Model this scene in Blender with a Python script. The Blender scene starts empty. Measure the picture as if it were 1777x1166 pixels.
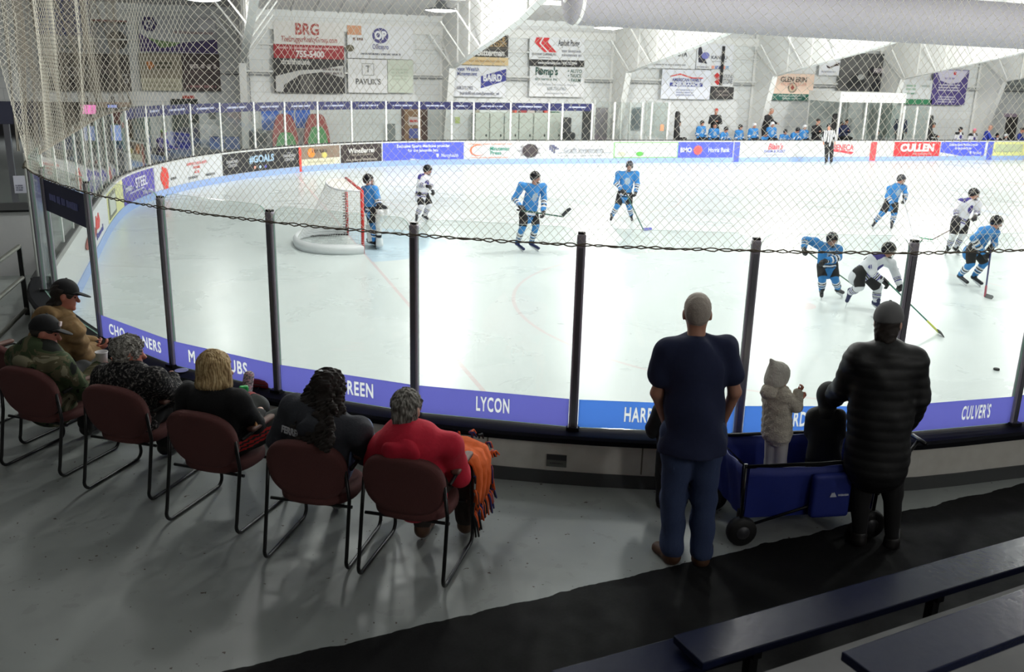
import bpy, math, random
import numpy as np
from mathutils import Vector, Matrix

EXPOSURE, LP = 0.17, 420.
random.seed(7)
RNG = np.random.default_rng(7)
SC = bpy.context.scene
COL = SC.collection

# ------------------------------------------------------------------ camera
F_PX, PITCH, ROLL, YAW, CAM_H = 1600.0, .2845, .026, math.radians(-18.6), 3.60
TOP_Z, LEDGE_Z, FLOOR_Z = 2.44, .917, .52      # glass top, dasher ledge, spectator floor (ice is z = 0)
_fw = np.array([0, math.cos(PITCH), -math.sin(PITCH)])
_rt = np.array([1., 0, 0])
_up = np.cross(_rt, _fw)
_r = math.cos(ROLL) * _rt + math.sin(ROLL) * _up
_u = -math.sin(ROLL) * _rt + math.cos(ROLL) * _up
_Rz = np.array([[math.cos(YAW), -math.sin(YAW), 0], [math.sin(YAW), math.cos(YAW), 0], [0, 0, 1]])
_r, _u, _fw = _Rz @ _r, _Rz @ _u, _Rz @ _fw
CAM = np.array([0, 0, CAM_H])
FWH = np.array([_fw[0], _fw[1], 0]) / np.linalg.norm(_fw[:2])     # horizontal view direction
RTH = np.array([FWH[1], -FWH[0], 0])

cam_data = bpy.data.cameras.new('camera')
cam_data.sensor_width = 36
cam_data.lens = 36 * F_PX / 1777
cam_data.clip_end = 300
cam_data.dof.use_dof = True
cam_data.dof.focus_distance = 8.5
cam_data.dof.aperture_fstop = 3.2
cam = bpy.data.objects.new('camera', cam_data)
COL.objects.link(cam)
cam.matrix_world = Matrix(((_r[0], _u[0], -_fw[0], 0), (_r[1], _u[1], -_fw[1], 0), (_r[2], _u[2], -_fw[2], CAM_H), (0, 0, 0, 1)))
SC.camera = cam

# ------------------------------------------------------------------ world, exposure
SC.view_settings.view_transform = 'Standard'
SC.view_settings.look = 'None'
SC.view_settings.gamma = 1
SC.view_settings.use_curve_mapping = False
SC.view_settings.exposure = EXPOSURE
world = bpy.data.worlds.new('world')
SC.world = world
world.use_nodes = True
world.node_tree.nodes['Background'].inputs[0].default_value = (.75, .85, 1, 1)
world.node_tree.nodes['Background'].inputs[1].default_value = .012
cy = SC.cycles
cy.max_bounces = 10
cy.diffuse_bounces = 5
cy.glossy_bounces = 4
cy.transparent_max_bounces = 24
cy.caustics_reflective = False
cy.caustics_refractive = False
cy.sample_clamp_indirect = 4
cy.use_denoising = True

# rink lamps: (x, y, height, power) -- the fixtures are built with their own light in make_lamp
LAMPS = [(.3, 29.3, 5.2, LP * .4), (7.28, 29.3, 5.2, LP * 1.55), (13.35, 30.3, 4.93, LP * 1.8), (20.5, 29.3, 5.2, LP * 2.0), (27, 29.3, 5.2, LP * 2.0), (33.5, 29.3, 5.2, LP * 2.0),
         (3.6, 17.5, 6.2, LP * 1.0), (8.2, 17, 6.2, LP * .95), (13.6, 16.5, 6.2, LP * 1.0), (20.5, 16.5, 6.2, LP * 1.0), (27, 16.5, 6.2, LP * 1.0), (33.5, 16.5, 6.2, LP * 1.0),
         (1.3, 11.5, 6.2, LP * .55), (6.4, 10.5, 6.2, LP * .70), (13.0, 10, 6.2, LP * .6), (20.5, 10, 6.2, LP * .7), (27, 10, 6.2, LP * .7),
         (4.8, -4.2, 5.8, LP * .34), (10.5, -4.2, 5.8, LP * .42)]                                # the last two are unseen fill, added over the bleachers for the spectator side

# ------------------------------------------------------------------ geometry helpers
def _ray(x, y):
    return _fw + (x - 888.5) / F_PX * _r - (y - 583) / F_PX * _u
def at_z(x, y, z):
    d = _ray(x, y); return CAM + d * ((z - CAM_H) / d[2])
def at_y(x, y, Y):
    d = _ray(x, y); return CAM + d * (Y / d[1])
def at_d(x, y, depth):
    """point of a pixel at a horizontal distance along the view direction"""
    d = _ray(x, y); return CAM + d * (depth / (d @ FWH))
def proj(p):
    d = np.asarray(p, float) - CAM
    return np.array([888.5 + F_PX * (d @ _r) / (d @ _fw), 583 - F_PX * (d @ _u) / (d @ _fw)])
def nrm(v):
    v = np.asarray(v, float); return v / (np.linalg.norm(v) + 1e-12)
V3 = lambda *a: np.array(a, float)

def tag(o, label=None, cat=None, group=None, kind=None):
    if label: o['label'] = label
    if cat: o['category'] = cat
    if group: o['group'] = group
    if kind: o['kind'] = kind
    return o
def empty(name, loc=(0, 0, 0), rotz=0):
    o = bpy.data.objects.new(name, None); COL.objects.link(o)
    o.empty_display_size = .2
    o.location = loc; o.rotation_euler = (0, 0, rotz)
    return o
def link(name, me, parent=None):
    o = bpy.data.objects.new(name, me); COL.objects.link(o)
    if parent is not None:
        o.parent = parent; o.matrix_parent_inverse = wm(parent).inverted()
    return o
def wm(o):
    return wm(o.parent) @ o.matrix_parent_inverse @ o.matrix_basis if o.parent else o.matrix_basis.copy()
def copy_tree(o, parent=None):
    c = o.copy(); COL.objects.link(c)
    if parent is not None: c.parent = parent
    for ch in list(o.children): copy_tree(ch, c)
    return c

class MB:
    """collects shapes and links them as ONE mesh object"""
    def __init__(s): s.v, s.f, s.m, s.cur = [], [], [], 0
    def add(s, vs, fs):
        b = len(s.v); s.v += [tuple(map(float, p)) for p in vs]
        s.f += [tuple(b + i for i in f) for f in fs]; s.m += [s.cur] * len(fs)
        return s
    def box(s, c, d, R=None):
        c = np.array(c, float); h = np.array(d, float) / 2
        P = np.array([[x, y, z] for x in (-1, 1) for y in (-1, 1) for z in (-1, 1)], float) * h
        if R is not None: P = P @ np.asarray(R).T
        return s.add(P + c, [(0, 1, 3, 2), (4, 6, 7, 5), (0, 4, 5, 1), (2, 3, 7, 6), (0, 2, 6, 4), (1, 5, 7, 3)])
    def bbox(s, x0, x1, y0, y1, z0, z1):
        return s.box(((x0 + x1) / 2, (y0 + y1) / 2, (z0 + z1) / 2), (x1 - x0, y1 - y0, z1 - z0))
    def tube(s, pts, r, n=8, closed=False, flat=1.0):
        pts = [np.array(p, float) for p in pts]; N = len(pts)
        rs = r if hasattr(r, '__len__') else [r] * N
        T = []
        for i in range(N):
            a = pts[(i - 1) % N] if closed or i > 0 else pts[i]; b = pts[(i + 1) % N] if closed or i < N - 1 else pts[i]
            T.append(nrm(b - a))
        ref = V3(0, 0, 1) if abs(T[0][2]) < .9 else V3(1, 0, 0)
        nrmv = nrm(np.cross(T[0], ref)); rings = []
        for i in range(N):
            nrmv = nrm(nrmv - T[i] * (nrmv @ T[i])); bi = np.cross(T[i], nrmv)
            rings.append([pts[i] + rs[i] * (math.cos(2 * math.pi * k / n) * nrmv + flat * math.sin(2 * math.pi * k / n) * bi) for k in range(n)])
        fs = []
        for i in range(N if closed else N - 1):
            j = (i + 1) % N
            for k in range(n): fs.append((i * n + k, i * n + (k + 1) % n, j * n + (k + 1) % n, j * n + k))
        if not closed:
            fs.append(tuple(range(n))[::-1]); fs.append(tuple((N - 1) * n + k for k in range(n)))
        return s.add([p for q in rings for p in q], fs)
    def prism(s, poly, axis, a0, a1):
        """polygon in the two other axes, extruded along axis 0/1/2"""
        n = len(poly); vs = []
        for a in (a0, a1):
            for p in poly:
                q = [p[0], p[1]]; q.insert(axis, a); vs.append(q)
        return s.add(vs, [tuple(range(n))[::-1], tuple(range(n, 2 * n))] + [(i, (i + 1) % n, n + (i + 1) % n, n + i) for i in range(n)])
    def lathe(s, prof, c=(0, 0, 0), n=20, R=None):
        c = np.array(c, float); vs = []
        for r, z in prof:
            for k in range(n): vs.append([r * math.cos(2 * math.pi * k / n), r * math.sin(2 * math.pi * k / n), z])
        vs = np.array(vs)
        if R is not None: vs = vs @ np.asarray(R).T
        m = len(prof); fs = [(i * n + k, i * n + (k + 1) % n, (i + 1) * n + (k + 1) % n, (i + 1) * n + k) for i in range(m - 1) for k in range(n)]
        if prof[0][0] > 1e-6: fs.append(tuple(range(n))[::-1])
        if prof[-1][0] > 1e-6: fs.append(tuple((m - 1) * n + k for k in range(n)))
        return s.add(vs + c, fs)
    def build(s, name, mats, parent=None, smooth=False, kind=None):
        me = bpy.data.meshes.new(name)
        me.from_pydata(s.v, [], s.f)
        for m in (mats if isinstance(mats, (list, tuple)) else [mats]): me.materials.append(m)
        me.polygons.foreach_set('material_index', np.array(s.m, dtype=np.int32))
        if smooth:
            me.polygons.foreach_set('use_smooth', np.ones(len(s.f), dtype=bool))
        me.update()
        o = link(name, me, parent)
        if kind: o['kind'] = kind
        return o
def bevel(o, w=.01, seg=2):
    m = o.modifiers.new('bevel', 'BEVEL'); m.width = w; m.segments = seg; m.limit_method = 'ANGLE'; m.harden_normals = False
    return o

# ------------------------------------------------------------------ materials
def lin(c):
    c = np.array(c, float) / 255
    return tuple(np.where(c <= .04045, c / 12.92, ((c + .055) / 1.055) ** 2.4)) + (1.0,)
_M = {}
def mat(name, rgb, rough=.6, metal=0., var=.12, scale=18., bump=0., spec=.5, coat=0., rgb2=None, detail=4):
    """procedural material: base colour broken up by noise, optional bump"""
    if name in _M: return _M[name]
    m = bpy.data.materials.new(name); m.use_nodes = True; nt = m.node_tree; N = nt.nodes; L = nt.links
    b = N['Principled BSDF']
    tc = N.new('ShaderNodeTexCoord'); no = N.new('ShaderNodeTexNoise')
    no.inputs['Scale'].default_value = scale; no.inputs['Detail'].default_value = detail
    L.new(tc.outputs['Object'], no.inputs['Vector'])
    mx = N.new('ShaderNodeMix'); mx.data_type = 'RGBA'
    c = np.array(lin(rgb)); c2 = np.array(lin(rgb2)) if rgb2 else c * (1 - var)
    mx.inputs[6].default_value = tuple(c[:3]) + (1,); mx.inputs[7].default_value = tuple(c2[:3]) + (1,)
    L.new(no.outputs['Fac'], mx.inputs[0]); L.new(mx.outputs[2], b.inputs['Base Color'])
    b.inputs['Roughness'].default_value = rough; b.inputs['Metallic'].default_value = metal
    b.inputs['Specular IOR Level'].default_value = spec; b.inputs['Coat Weight'].default_value = coat
    if bump:
        bp = N.new('ShaderNodeBump'); bp.inputs['Strength'].default_value = bump; bp.inputs['Distance'].default_value = .01
        L.new(no.outputs['Fac'], bp.inputs['Height']); L.new(bp.outputs['Normal'], b.inputs['Normal'])
    _M[name] = m; return m
def emis(name, rgb, k):
    m = bpy.data.materials.new(name); m.use_nodes = True; b = m.node_tree.nodes['Principled BSDF']
    b.inputs['Base Color'].default_value = lin(rgb); b.inputs['Emission Color'].default_value = lin(rgb); b.inputs['Emission Strength'].default_value = k
    return m
def ramp_mat(name, stops, scale, rough=.8, kind='noise', bump=.2, distort=0., stretch=(1, 1, 1), const=True):
    """patterned cloth: noise / voronoi cut into colours"""
    m = bpy.data.materials.new(name); m.use_nodes = True; nt = m.node_tree; N = nt.nodes; L = nt.links; b = N['Principled BSDF']
    tc = N.new('ShaderNodeTexCoord'); mp = N.new('ShaderNodeMapping'); mp.inputs['Scale'].default_value = stretch
    L.new(tc.outputs['Object'], mp.inputs['Vector'])
    if kind == 'noise':
        t = N.new('ShaderNodeTexNoise'); t.inputs['Scale'].default_value = scale; t.inputs['Detail'].default_value = 3; t.inputs['Distortion'].default_value = distort
    else:
        t = N.new('ShaderNodeTexVoronoi'); t.inputs['Scale'].default_value = scale
    L.new(mp.outputs['Vector'], t.inputs['Vector'])
    r = N.new('ShaderNodeValToRGB'); r.color_ramp.interpolation = 'CONSTANT' if const else 'LINEAR'
    e = r.color_ramp.elements
    for i, (p, c) in enumerate(stops):
        el = e[i] if i < 2 else e.new(p)
        el.position = p; el.color = lin(c)
    L.new(t.outputs[0], r.inputs[0]); L.new(r.outputs[0], b.inputs['Base Color'])
    bp = N.new('ShaderNodeBump'); bp.inputs['Strength'].default_value = bump; bp.inputs['Distance'].default_value = .01
    L.new(t.outputs[0], bp.inputs['Height']); L.new(bp.outputs['Normal'], b.inputs['Normal'])
    b.inputs['Roughness'].default_value = rough; b.inputs['Specular IOR Level'].default_value = .2
    _M[name] = m; return m

def glass_mat(name, tint, refl=1.0):
    m = bpy.data.materials.new(name); m.use_nodes = True; nt = m.node_tree; N = nt.nodes; L = nt.links
    out = N['Material Output']; N.remove(N['Principled BSDF'])
    tr = N.new('ShaderNodeBsdfTransparent'); gl = N.new('ShaderNodeBsdfGlossy'); fr = N.new('ShaderNodeFresnel'); mx = N.new('ShaderNodeMixShader')
    no = N.new('ShaderNodeTexNoise'); no.inputs['Scale'].default_value = 3; ramp = N.new('ShaderNodeMix'); ramp.data_type = 'RGBA'
    ramp.inputs[6].default_value = tint; ramp.inputs[7].default_value = tuple(t * .985 for t in tint[:3]) + (1,)
    L.new(no.outputs['Fac'], ramp.inputs[0]); L.new(ramp.outputs[2], tr.inputs[0])
    ge = N.new('ShaderNodeNewGeometry'); io = N.new('ShaderNodeMapRange'); io.inputs['To Min'].default_value = 1.45; io.inputs['To Max'].default_value = 1 / 1.45
    L.new(ge.outputs['Backfacing'], io.inputs['Value']); L.new(io.outputs[0], fr.inputs['IOR'])
    gl.inputs['Roughness'].default_value = .02
    mu = N.new('ShaderNodeMath'); mu.operation = 'MULTIPLY'; mu.inputs[1].default_value = refl
    L.new(fr.outputs[0], mu.inputs[0]); L.new(mu.outputs[0], mx.inputs[0])
    L.new(tr.outputs[0], mx.inputs[1]); L.new(gl.outputs[0], mx.inputs[2]); L.new(mx.outputs[0], out.inputs[0])
    _M[name] = m; return m
GLASS = glass_mat('rink glass', (.928, .950, .940, 1), .8)
GLASS_EDGE = mat('glass edge green', (150, 190, 175), .1)
ALU = mat('brushed aluminium', (150, 150, 158), .32, .9, scale=40)
DARKALU = mat('dark anodised aluminium', (186, 180, 194), .42, .2, scale=40)
WHITE_STEEL = mat('white painted steel', (226, 227, 224), .5, var=.06, scale=3)
BLACK = mat('black plastic', (14, 14, 16), .45)
BLACK_TUBE = mat('black enamelled tube', (10, 10, 12), .35)
CORD = mat('net cord', (236, 232, 222), .8, var=.15)
def translucent(m, rgb, k):
    """thin stuff that lets the light of the rink through"""
    nt = m.node_tree; N = nt.nodes; L = nt.links; t = N.new('ShaderNodeBsdfTranslucent'); t.inputs[0].default_value = lin(rgb); mx = N.new('ShaderNodeMixShader'); mx.inputs[0].default_value = k
    L.new(N['Principled BSDF'].outputs[0], mx.inputs[1]); L.new(t.outputs[0], mx.inputs[2]); L.new(mx.outputs[0], N['Material Output'].inputs[0]); return m
translucent(CORD, (255, 253, 246), .6)
CORD_GREY = mat('grey slack cord', (128, 124, 114), .9, var=.3)  # plain grey, used for the gathered slack strands
WHITE = mat('white board plastic', (212, 215, 214), .35, var=.05, scale=5)
TXT = {}
def flat(rgb, rough=.55):
    key = 'print %d %d %d' % tuple(rgb)
    return mat(key, rgb, rough, var=.08, scale=6)

def text(body, size, rgb, loc, xdir, up=(0, 0, 1), parent=None, align='CENTER', bold=.0, width=None, name='lettering', shear=0., depth=.002, sx=1.0):
    """real lettering standing a little proud of its panel; xdir is the reading direction"""
    c = bpy.data.curves.new(name, 'FONT'); c.body = body; c.size = size; c.align_x = align; c.align_y = 'CENTER'
    c.offset = bold * size; c.extrude = depth; c.shear = shear; c.resolution_u = 3
    c.materials.append(flat(rgb))
    o = link(name, c)
    x = nrm(xdir); z = nrm(np.cross(x, nrm(up))); y = np.cross(z, x)
    o.matrix_world = Matrix(((x[0] * sx, y[0], z[0], loc[0]), (x[1] * sx, y[1], z[1], loc[1]), (x[2] * sx, y[2], z[2], loc[2]), (0, 0, 0, 1)))
    if parent is not None:
        o.parent = parent; o.matrix_parent_inverse = wm(parent).inverted()
    return o
_CW = {**{c: .30 for c in " .,:;'|!iljI"}, **{c: .42 for c in '()-/frt"*'}, **{c: .9 for c in 'mMW@w'}}
def text_fit(body, w, h, *a, **k):
    """lettering squeezed or stretched to a width"""
    size = h / .73
    n = max(sum(_CW.get(c, .70 if c.isupper() or c in '#&' else .585) for c in l) for l in body.split('\n')) * size
    return text(body, size, *a, sx=w / max(n, 1e-6), **k)

# ------------------------------------------------------------------ rink outline (ice side of the boards), near right -> round the end -> far right
_ctrl = [(50, 5.35), (40, 5.35), (30, 5.35), (20, 5.35), (12, 5.35), (8, 5.35), (6.6, 5.34), (5.89, 5.35), (4.91, 5.41), (3.77, 5.71), (2.59, 6.16), (1.48, 6.78),
         (.48, 7.57), (-.37, 8.48), (-1.06, 9.57), (-1.62, 10.9), (-1.86, 11.7), (-1.95, 12.6), (-1.97, 15), (-1.97, 18), (-1.96, 21), (-1.88, 23),
         (-1.70, 24.4), (-1.29, 25.91), (-.5, 27.8), (.5, 29.39), (1.7, 30.75), (3.05, 31.9), (4.5, 32.8), (6.08, 33.5), (7.6, 33.88), (9.25, 34.), (12, 34.), (20, 34.), (30, 34.), (40, 34.), (52, 34.)]
def _catmull(C, step=.1):
    C = np.array(C, float); out = []
    for i in range(1, len(C) - 2):
        p0, p1, p2, p3 = C[i - 1], C[i], C[i + 1], C[i + 2]
        n = max(2, int(np.linalg.norm(p2 - p1) / step))
        t = np.linspace(0, 1, n, endpoint=False)[:, None]
        out.append(.5 * (2 * p1 + (p2 - p0) * t + (2 * p0 - 5 * p1 + 4 * p2 - p3) * t ** 2 + (3 * p1 - p0 - 3 * p2 + p3) * t ** 3))
    return np.vstack(out + [C[-2:-1]])
RP = _catmull(_ctrl)
RS = np.concatenate([[0], np.cumsum(np.linalg.norm(np.diff(RP, axis=0), axis=1))])
_t = np.gradient(RP, axis=0); _t /= np.linalg.norm(_t, axis=1)[:, None]
RN = np.stack([-_t[:, 1], _t[:, 0]], 1)           # left of travel (-x then +y then +x): points out of the rink
RN = -RN if RN[5][1] > 0 else RN
def rp(s, off=0., z=0.):
    x = np.interp(s, RS, RP[:, 0]); y = np.interp(s, RS, RP[:, 1]); n = rn(s)
    return V3(x + n[0] * off, y + n[1] * off, z)
def rn(s):
    n = V3(np.interp(s, RS, RN[:, 0]), np.interp(s, RS, RN[:, 1]), 0); return nrm(n)
def s_near(p):
    return RS[np.argmin(((RP - np.array(p[:2])) ** 2).sum(1))]
S_CORNER = s_near((-1.95, 12.6)); S_FAREND = s_near((-1.95, 22)); S_FAR = s_near((9.25, 34))
def s_px(px, z=.5):
    """arc length on the far boards seen at an image column"""
    ss = np.arange(S_CORNER + 5, RS[-1], .05); xs = np.array([proj(rp(s, 0, z))[0] for s in ss])
    return ss[np.argmin(abs(xs - px))]
def sweep(mb, s0, s1, section, step=.35, closed=True):
    """section = [(offset out of the rink, z), ...] run along the outline"""
    n = max(2, int((s1 - s0) / step) + 1); ss = np.linspace(s0, s1, n); m = len(section)
    vs = [rp(s, o, z) for s in ss for o, z in section]; fs = []
    for i in range(n - 1):
        for k in range(m if closed else m - 1):
            a, b = i * m + k, i * m + (k + 1) % m
            fs.append((a, b, b + m, a + m))
    if closed:
        fs.append(tuple(range(m))); fs.append(tuple((n - 1) * m + k for k in range(m))[::-1])
    return mb.add(vs, fs)

# ------------------------------------------------------------------ ice
def ice_material():
    m = bpy.data.materials.new('skated ice'); m.use_nodes = True; nt = m.node_tree; N = nt.nodes; L = nt.links; b = N['Principled BSDF']
    tc = N.new('ShaderNodeTexCoord'); sep = N.new('ShaderNodeSeparateXYZ'); L.new(tc.outputs['Object'], sep.inputs[0])
    no = N.new('ShaderNodeTexNoise'); no.inputs['Scale'].default_value = .55; no.inputs['Detail'].default_value = 7; no.inputs['Roughness'].default_value = .62; no.inputs['Distortion'].default_value = .8
    L.new(tc.outputs['Object'], no.inputs['Vector'])
    base = N.new('ShaderNodeMix'); base.data_type = 'RGBA'; base.inputs[6].default_value = (.68, .745, .732, 1); base.inputs[7].default_value = (.73, .78, .77, 1)
    L.new(no.outputs['Fac'], base.inputs[0])
    col = base.outputs[2]
    def math_(op, a, bb=None):
        q = N.new('ShaderNodeMath'); q.operation = op
        for i, v in enumerate((a, bb)):
            if v is None: continue
            if isinstance(v, (int, float)): q.inputs[i].default_value = v
            else: L.new(v, q.inputs[i])
        return q.outputs[0]
    def over(mask, rgb, k):
        nonlocal col
        x = N.new('ShaderNodeMix'); x.data_type = 'RGBA'; L.new(math_('MULTIPLY', mask, k), x.inputs[0]); L.new(col, x.inputs[6]); x.inputs[7].default_value = lin(rgb); col = x.outputs[2]
    def line(axis, pos, w):
        return math_('LESS_THAN', math_('ABSOLUTE', math_('SUBTRACT', sep.outputs[axis], pos)), w / 2)
    def dist(x, y):
        return math_('SQRT', math_('ADD', math_('POWER', math_('SUBTRACT', sep.outputs[0], x), 2), math_('POWER', math_('SUBTRACT', sep.outputs[1], y), 2)))
    def ring(x, y, r, w): return math_('LESS_THAN', math_('ABSOLUTE', math_('SUBTRACT', dist(x, y), r)), w / 2)
    over(line(0, 2.9, .06), (215, 120, 125), .30)                      # goal line
    over(line(0, 21.0, .32), (120, 140, 215), .22); over(line(0, 34.6, .32), (120, 140, 215), .22); over(line(0, 27.8, .32), (225, 120, 125), .22)
    for y in (12.3, 26.0): over(ring(9.0, y, 4.6, .06), (225, 130, 135), .20); over(math_('LESS_THAN', dist(9.0, y), .3), (225, 120, 125), .25)
    cr = math_('MULTIPLY', math_('LESS_THAN', dist(2.9, 18.9), 1.9), math_('GREATER_THAN', sep.outputs[0], 2.9)); over(cr, (150, 200, 235), .42)
    # skate scratches: stretched fine noise, whiter
    mp = N.new('ShaderNodeMapping'); mp.inputs['Scale'].default_value = (2.2, 14, 1); mp.inputs['Rotation'].default_value = (0, 0, .5); L.new(tc.outputs['Object'], mp.inputs['Vector'])
    sc = N.new('ShaderNodeTexNoise'); sc.inputs['Scale'].default_value = 1.3; sc.inputs['Detail'].default_value = 9; sc.inputs['Distortion'].default_value = 1.6; L.new(mp.outputs[0], sc.inputs['Vector'])
    rr = N.new('ShaderNodeValToRGB'); rr.color_ramp.elements[0].position = .52; rr.color_ramp.elements[1].position = .74; L.new(sc.outputs['Fac'], rr.inputs[0])
    over(rr.outputs[0], (228, 236, 236), .5)
    L.new(col, b.inputs['Base Color'])
    rg = N.new('ShaderNodeMapRange'); rg.inputs['To Min'].default_value = .16; rg.inputs['To Max'].default_value = .42; L.new(no.outputs['Fac'], rg.inputs['Value']); L.new(rg.outputs[0], b.inputs['Roughness'])
    bp = N.new('ShaderNodeBump'); bp.inputs['Strength'].default_value = .035; bp.inputs['Distance'].default_value = .02; L.new(sc.outputs['Fac'], bp.inputs['Height']); L.new(bp.outputs[0], b.inputs['Normal'])
    b.inputs['Specular IOR Level'].default_value = .35
    return m
mb = MB(); n = len(RP)
mb.add([(p[0] + q[0] * .05, p[1] + q[1] * .05, 0) for p, q in zip(RP, RN)], [tuple(range(n))]); mb.build('floor_ice', ice_material(), kind='structure')

# ------------------------------------------------------------------ spectator floor: worn grey paint, black painted aisle below a straggling edge
def concrete_material():
    m = bpy.data.materials.new('painted concrete'); m.use_nodes = True; nt = m.node_tree; N = nt.nodes; L = nt.links; b = N['Principled BSDF']
    tc = N.new('ShaderNodeTexCoord'); sep = N.new('ShaderNodeSeparateXYZ'); L.new(tc.outputs['Object'], sep.inputs[0])
    def M(op, a, c=None):
        q = N.new('ShaderNodeMath'); q.operation = op
        for i, v in enumerate((a, c)):
            if v is None: continue
            if isinstance(v, (int, float)): q.inputs[i].default_value = v
            else: L.new(v, q.inputs[i])
        return q.outputs[0]
    def noise(s, d, dist=0):
        q = N.new('ShaderNodeTexNoise'); q.inputs['Scale'].default_value = s; q.inputs['Detail'].default_value = d; q.inputs['Distortion'].default_value = dist; L.new(tc.outputs['Object'], q.inputs['Vector']); return q.outputs['Fac']
    def mix(f, a, c):
        x = N.new('ShaderNodeMix'); x.data_type = 'RGBA'
        if isinstance(f, float): x.inputs[0].default_value = f
        else: L.new(f, x.inputs[0])
        for i, v in ((6, a), (7, c)):
            if isinstance(v, tuple): x.inputs[i].default_value = v
            else: L.new(v, x.inputs[i])
        return x.outputs[2]
    big, mid, fine = noise(1.6, 6, .4), noise(7, 5), noise(60, 3)
    grey = mix(big, lin((128, 132, 130)), lin((160, 164, 161)))
    grey = mix(M('MULTIPLY', M('GREATER_THAN', mid, .64), .14), grey, lin((98, 98, 94)))
    grey = mix(M('GREATER_THAN', noise(24, 2), .735), grey, lin((70, 58, 48)))          # specks of dirt
    edge = M('ADD', M('ADD', 4.385, M('MULTIPLY', sep.outputs[0], .115)), M('MULTIPLY', M('SUBTRACT', noise(5, 4), .5), .09))
    below = M('LESS_THAN', sep.outputs[1], edge)
    black = mix(fine, lin((14, 14, 15)), lin((28, 28, 28)))
    L.new(mix(below, grey, black), b.inputs['Base Color'])
    rg = N.new('ShaderNodeMapRange'); rg.inputs['To Min'].default_value = .28; rg.inputs['To Max'].default_value = .6; L.new(mid, rg.inputs['Value']); L.new(M('ADD', rg.outputs[0], M('MULTIPLY', below, .3)), b.inputs['Roughness']); L.new(M('SUBTRACT', .4, M('MULTIPLY', below, .28)), b.inputs['Specular IOR Level'])
    bp = N.new('ShaderNodeBump'); bp.inputs['Strength'].default_value = .15; bp.inputs['Distance'].default_value = .01; L.new(mid, bp.inputs['Height']); L.new(bp.outputs[0], b.inputs['Normal'])
    return m
CONC = concrete_material()
NEAR = [i for i in range(n) if RS[i] <= S_FAREND]
mb = MB()
outer = [rp(RS[i], .12, FLOOR_Z) for i in NEAR]
far_o = []
for p in outer:                                              # strip from the boards out to the building's edge
    if p[1] < 9: far_o.append(V3(p[0] if p[0] > 0 else p[0] * 6, -8, FLOOR_Z))
    else: far_o.append(V3(-11, p[1], FLOOR_Z))
K = len(outer); k9 = next(i for i, p in enumerate(outer) if p[1] >= 9)
far_o[k9 - 1] = V3(-11, -8, FLOOR_Z)
mb.add(outer + far_o, [(i, i + 1, K + i + 1, K + i) for i in range(K - 1)]); mb.build('floor', CONC, kind='structure')
mb = MB(); FARZ = .30                                        # floor behind the far boards and the lobby
far_i = [rp(RS[i], .12, FARZ) for i in range(n) if RS[i] >= S_FAREND - .4]
q = len(far_i)
mb.add(far_i + [V3(-11 if p[0] < -1 else p[0], 45 if p[0] >= -1 else p[1], FARZ) for p in far_i], [(i, i + 1, q + i + 1, q + i) for i in range(q - 1)])
_j = next(i for i, p in enumerate(far_i) if p[0] >= -1)
mb.add([(-11, far_i[_j - 1][1], FARZ), (far_i[_j][0], 45, FARZ), (-11, 45, FARZ)], [(0, 1, 2)])
mb.build('floor_behind_boards', mat('grey rubber floor', (110, 112, 112), .7), kind='structure')

# ------------------------------------------------------------------ dasher boards
KICK = mat('pale blue kick strip', (158, 184, 232), .4, var=.08)
CAPW = mat('white board cap', (218, 220, 218), .35)
SCUFF = mat('scuffed white board', (226, 224, 216), .5, rgb2=(198, 194, 184), scale=9, detail=8)
mb = MB(); sweep(mb, .0, S_CORNER, [(-.08, 0), (-.08, .86), (.15, .86), (.15, FLOOR_Z - .3), (.15, 0)]); mb.build('wall_near_boards', SCUFF, kind='structure')
mb = MB(); sweep(mb, .0, S_CORNER, [(-.10, .86), (-.10, .90), (-.08, LEDGE_Z), (.16, LEDGE_Z), (.185, .90), (.185, .862)]); mb.build('trim_ledge', mat('black dasher cap', (12, 13, 19), .75, bump=.05, spec=.15), kind='structure')
mb = MB(); sweep(mb, .0, S_CORNER, [(.14, FLOOR_Z - .02), (.14, FLOOR_Z + .10), (.165, FLOOR_Z + .10), (.18, FLOOR_Z - .02)]); mb.build('baseboard_near', mat('dark grey base strip', (66, 68, 68), .6), kind='structure')
mb = MB(); sweep(mb, S_CORNER, RS[-1], [(0, 0), (0, .83), (.18, .83), (.18, 0)]); mb.build('wall_far_boards', WHITE, kind='structure')
mb = MB(); sweep(mb, S_CORNER, RS[-1], [(-.012, .83), (-.012, .872), (.2, .872), (.2, .83)]); mb.build('trim_cap', CAPW, kind='structure')
mb = MB(); sweep(mb, S_CORNER, RS[-1], [(.05, .872), (.05, .90), (.2, .90), (.2, .872)]); mb.build('trim_channel', BLACK, kind='structure')
mb = MB(); sweep(mb, S_CORNER, RS[-1], [(-.02, .0), (-.02, .19), (0, .19), (0, 0)]); mb.build('trim_kick', KICK, kind='structure')
# screws and joints on the spectator face
mb = MB()
for k, px in enumerate((690, 850, 1113)):
    s = s_near(at_z(px, 800, .7)); 
    mb.box(rp(s, .1505, .74), (.012, .004, .22), [[rn(s)[1], rn(s)[0], 0], [-rn(s)[0], rn(s)[1], 0], [0, 0, 1]])
mb.build('trim_joints', mat('board joint', (120, 112, 100), .6), kind='structure')

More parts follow.
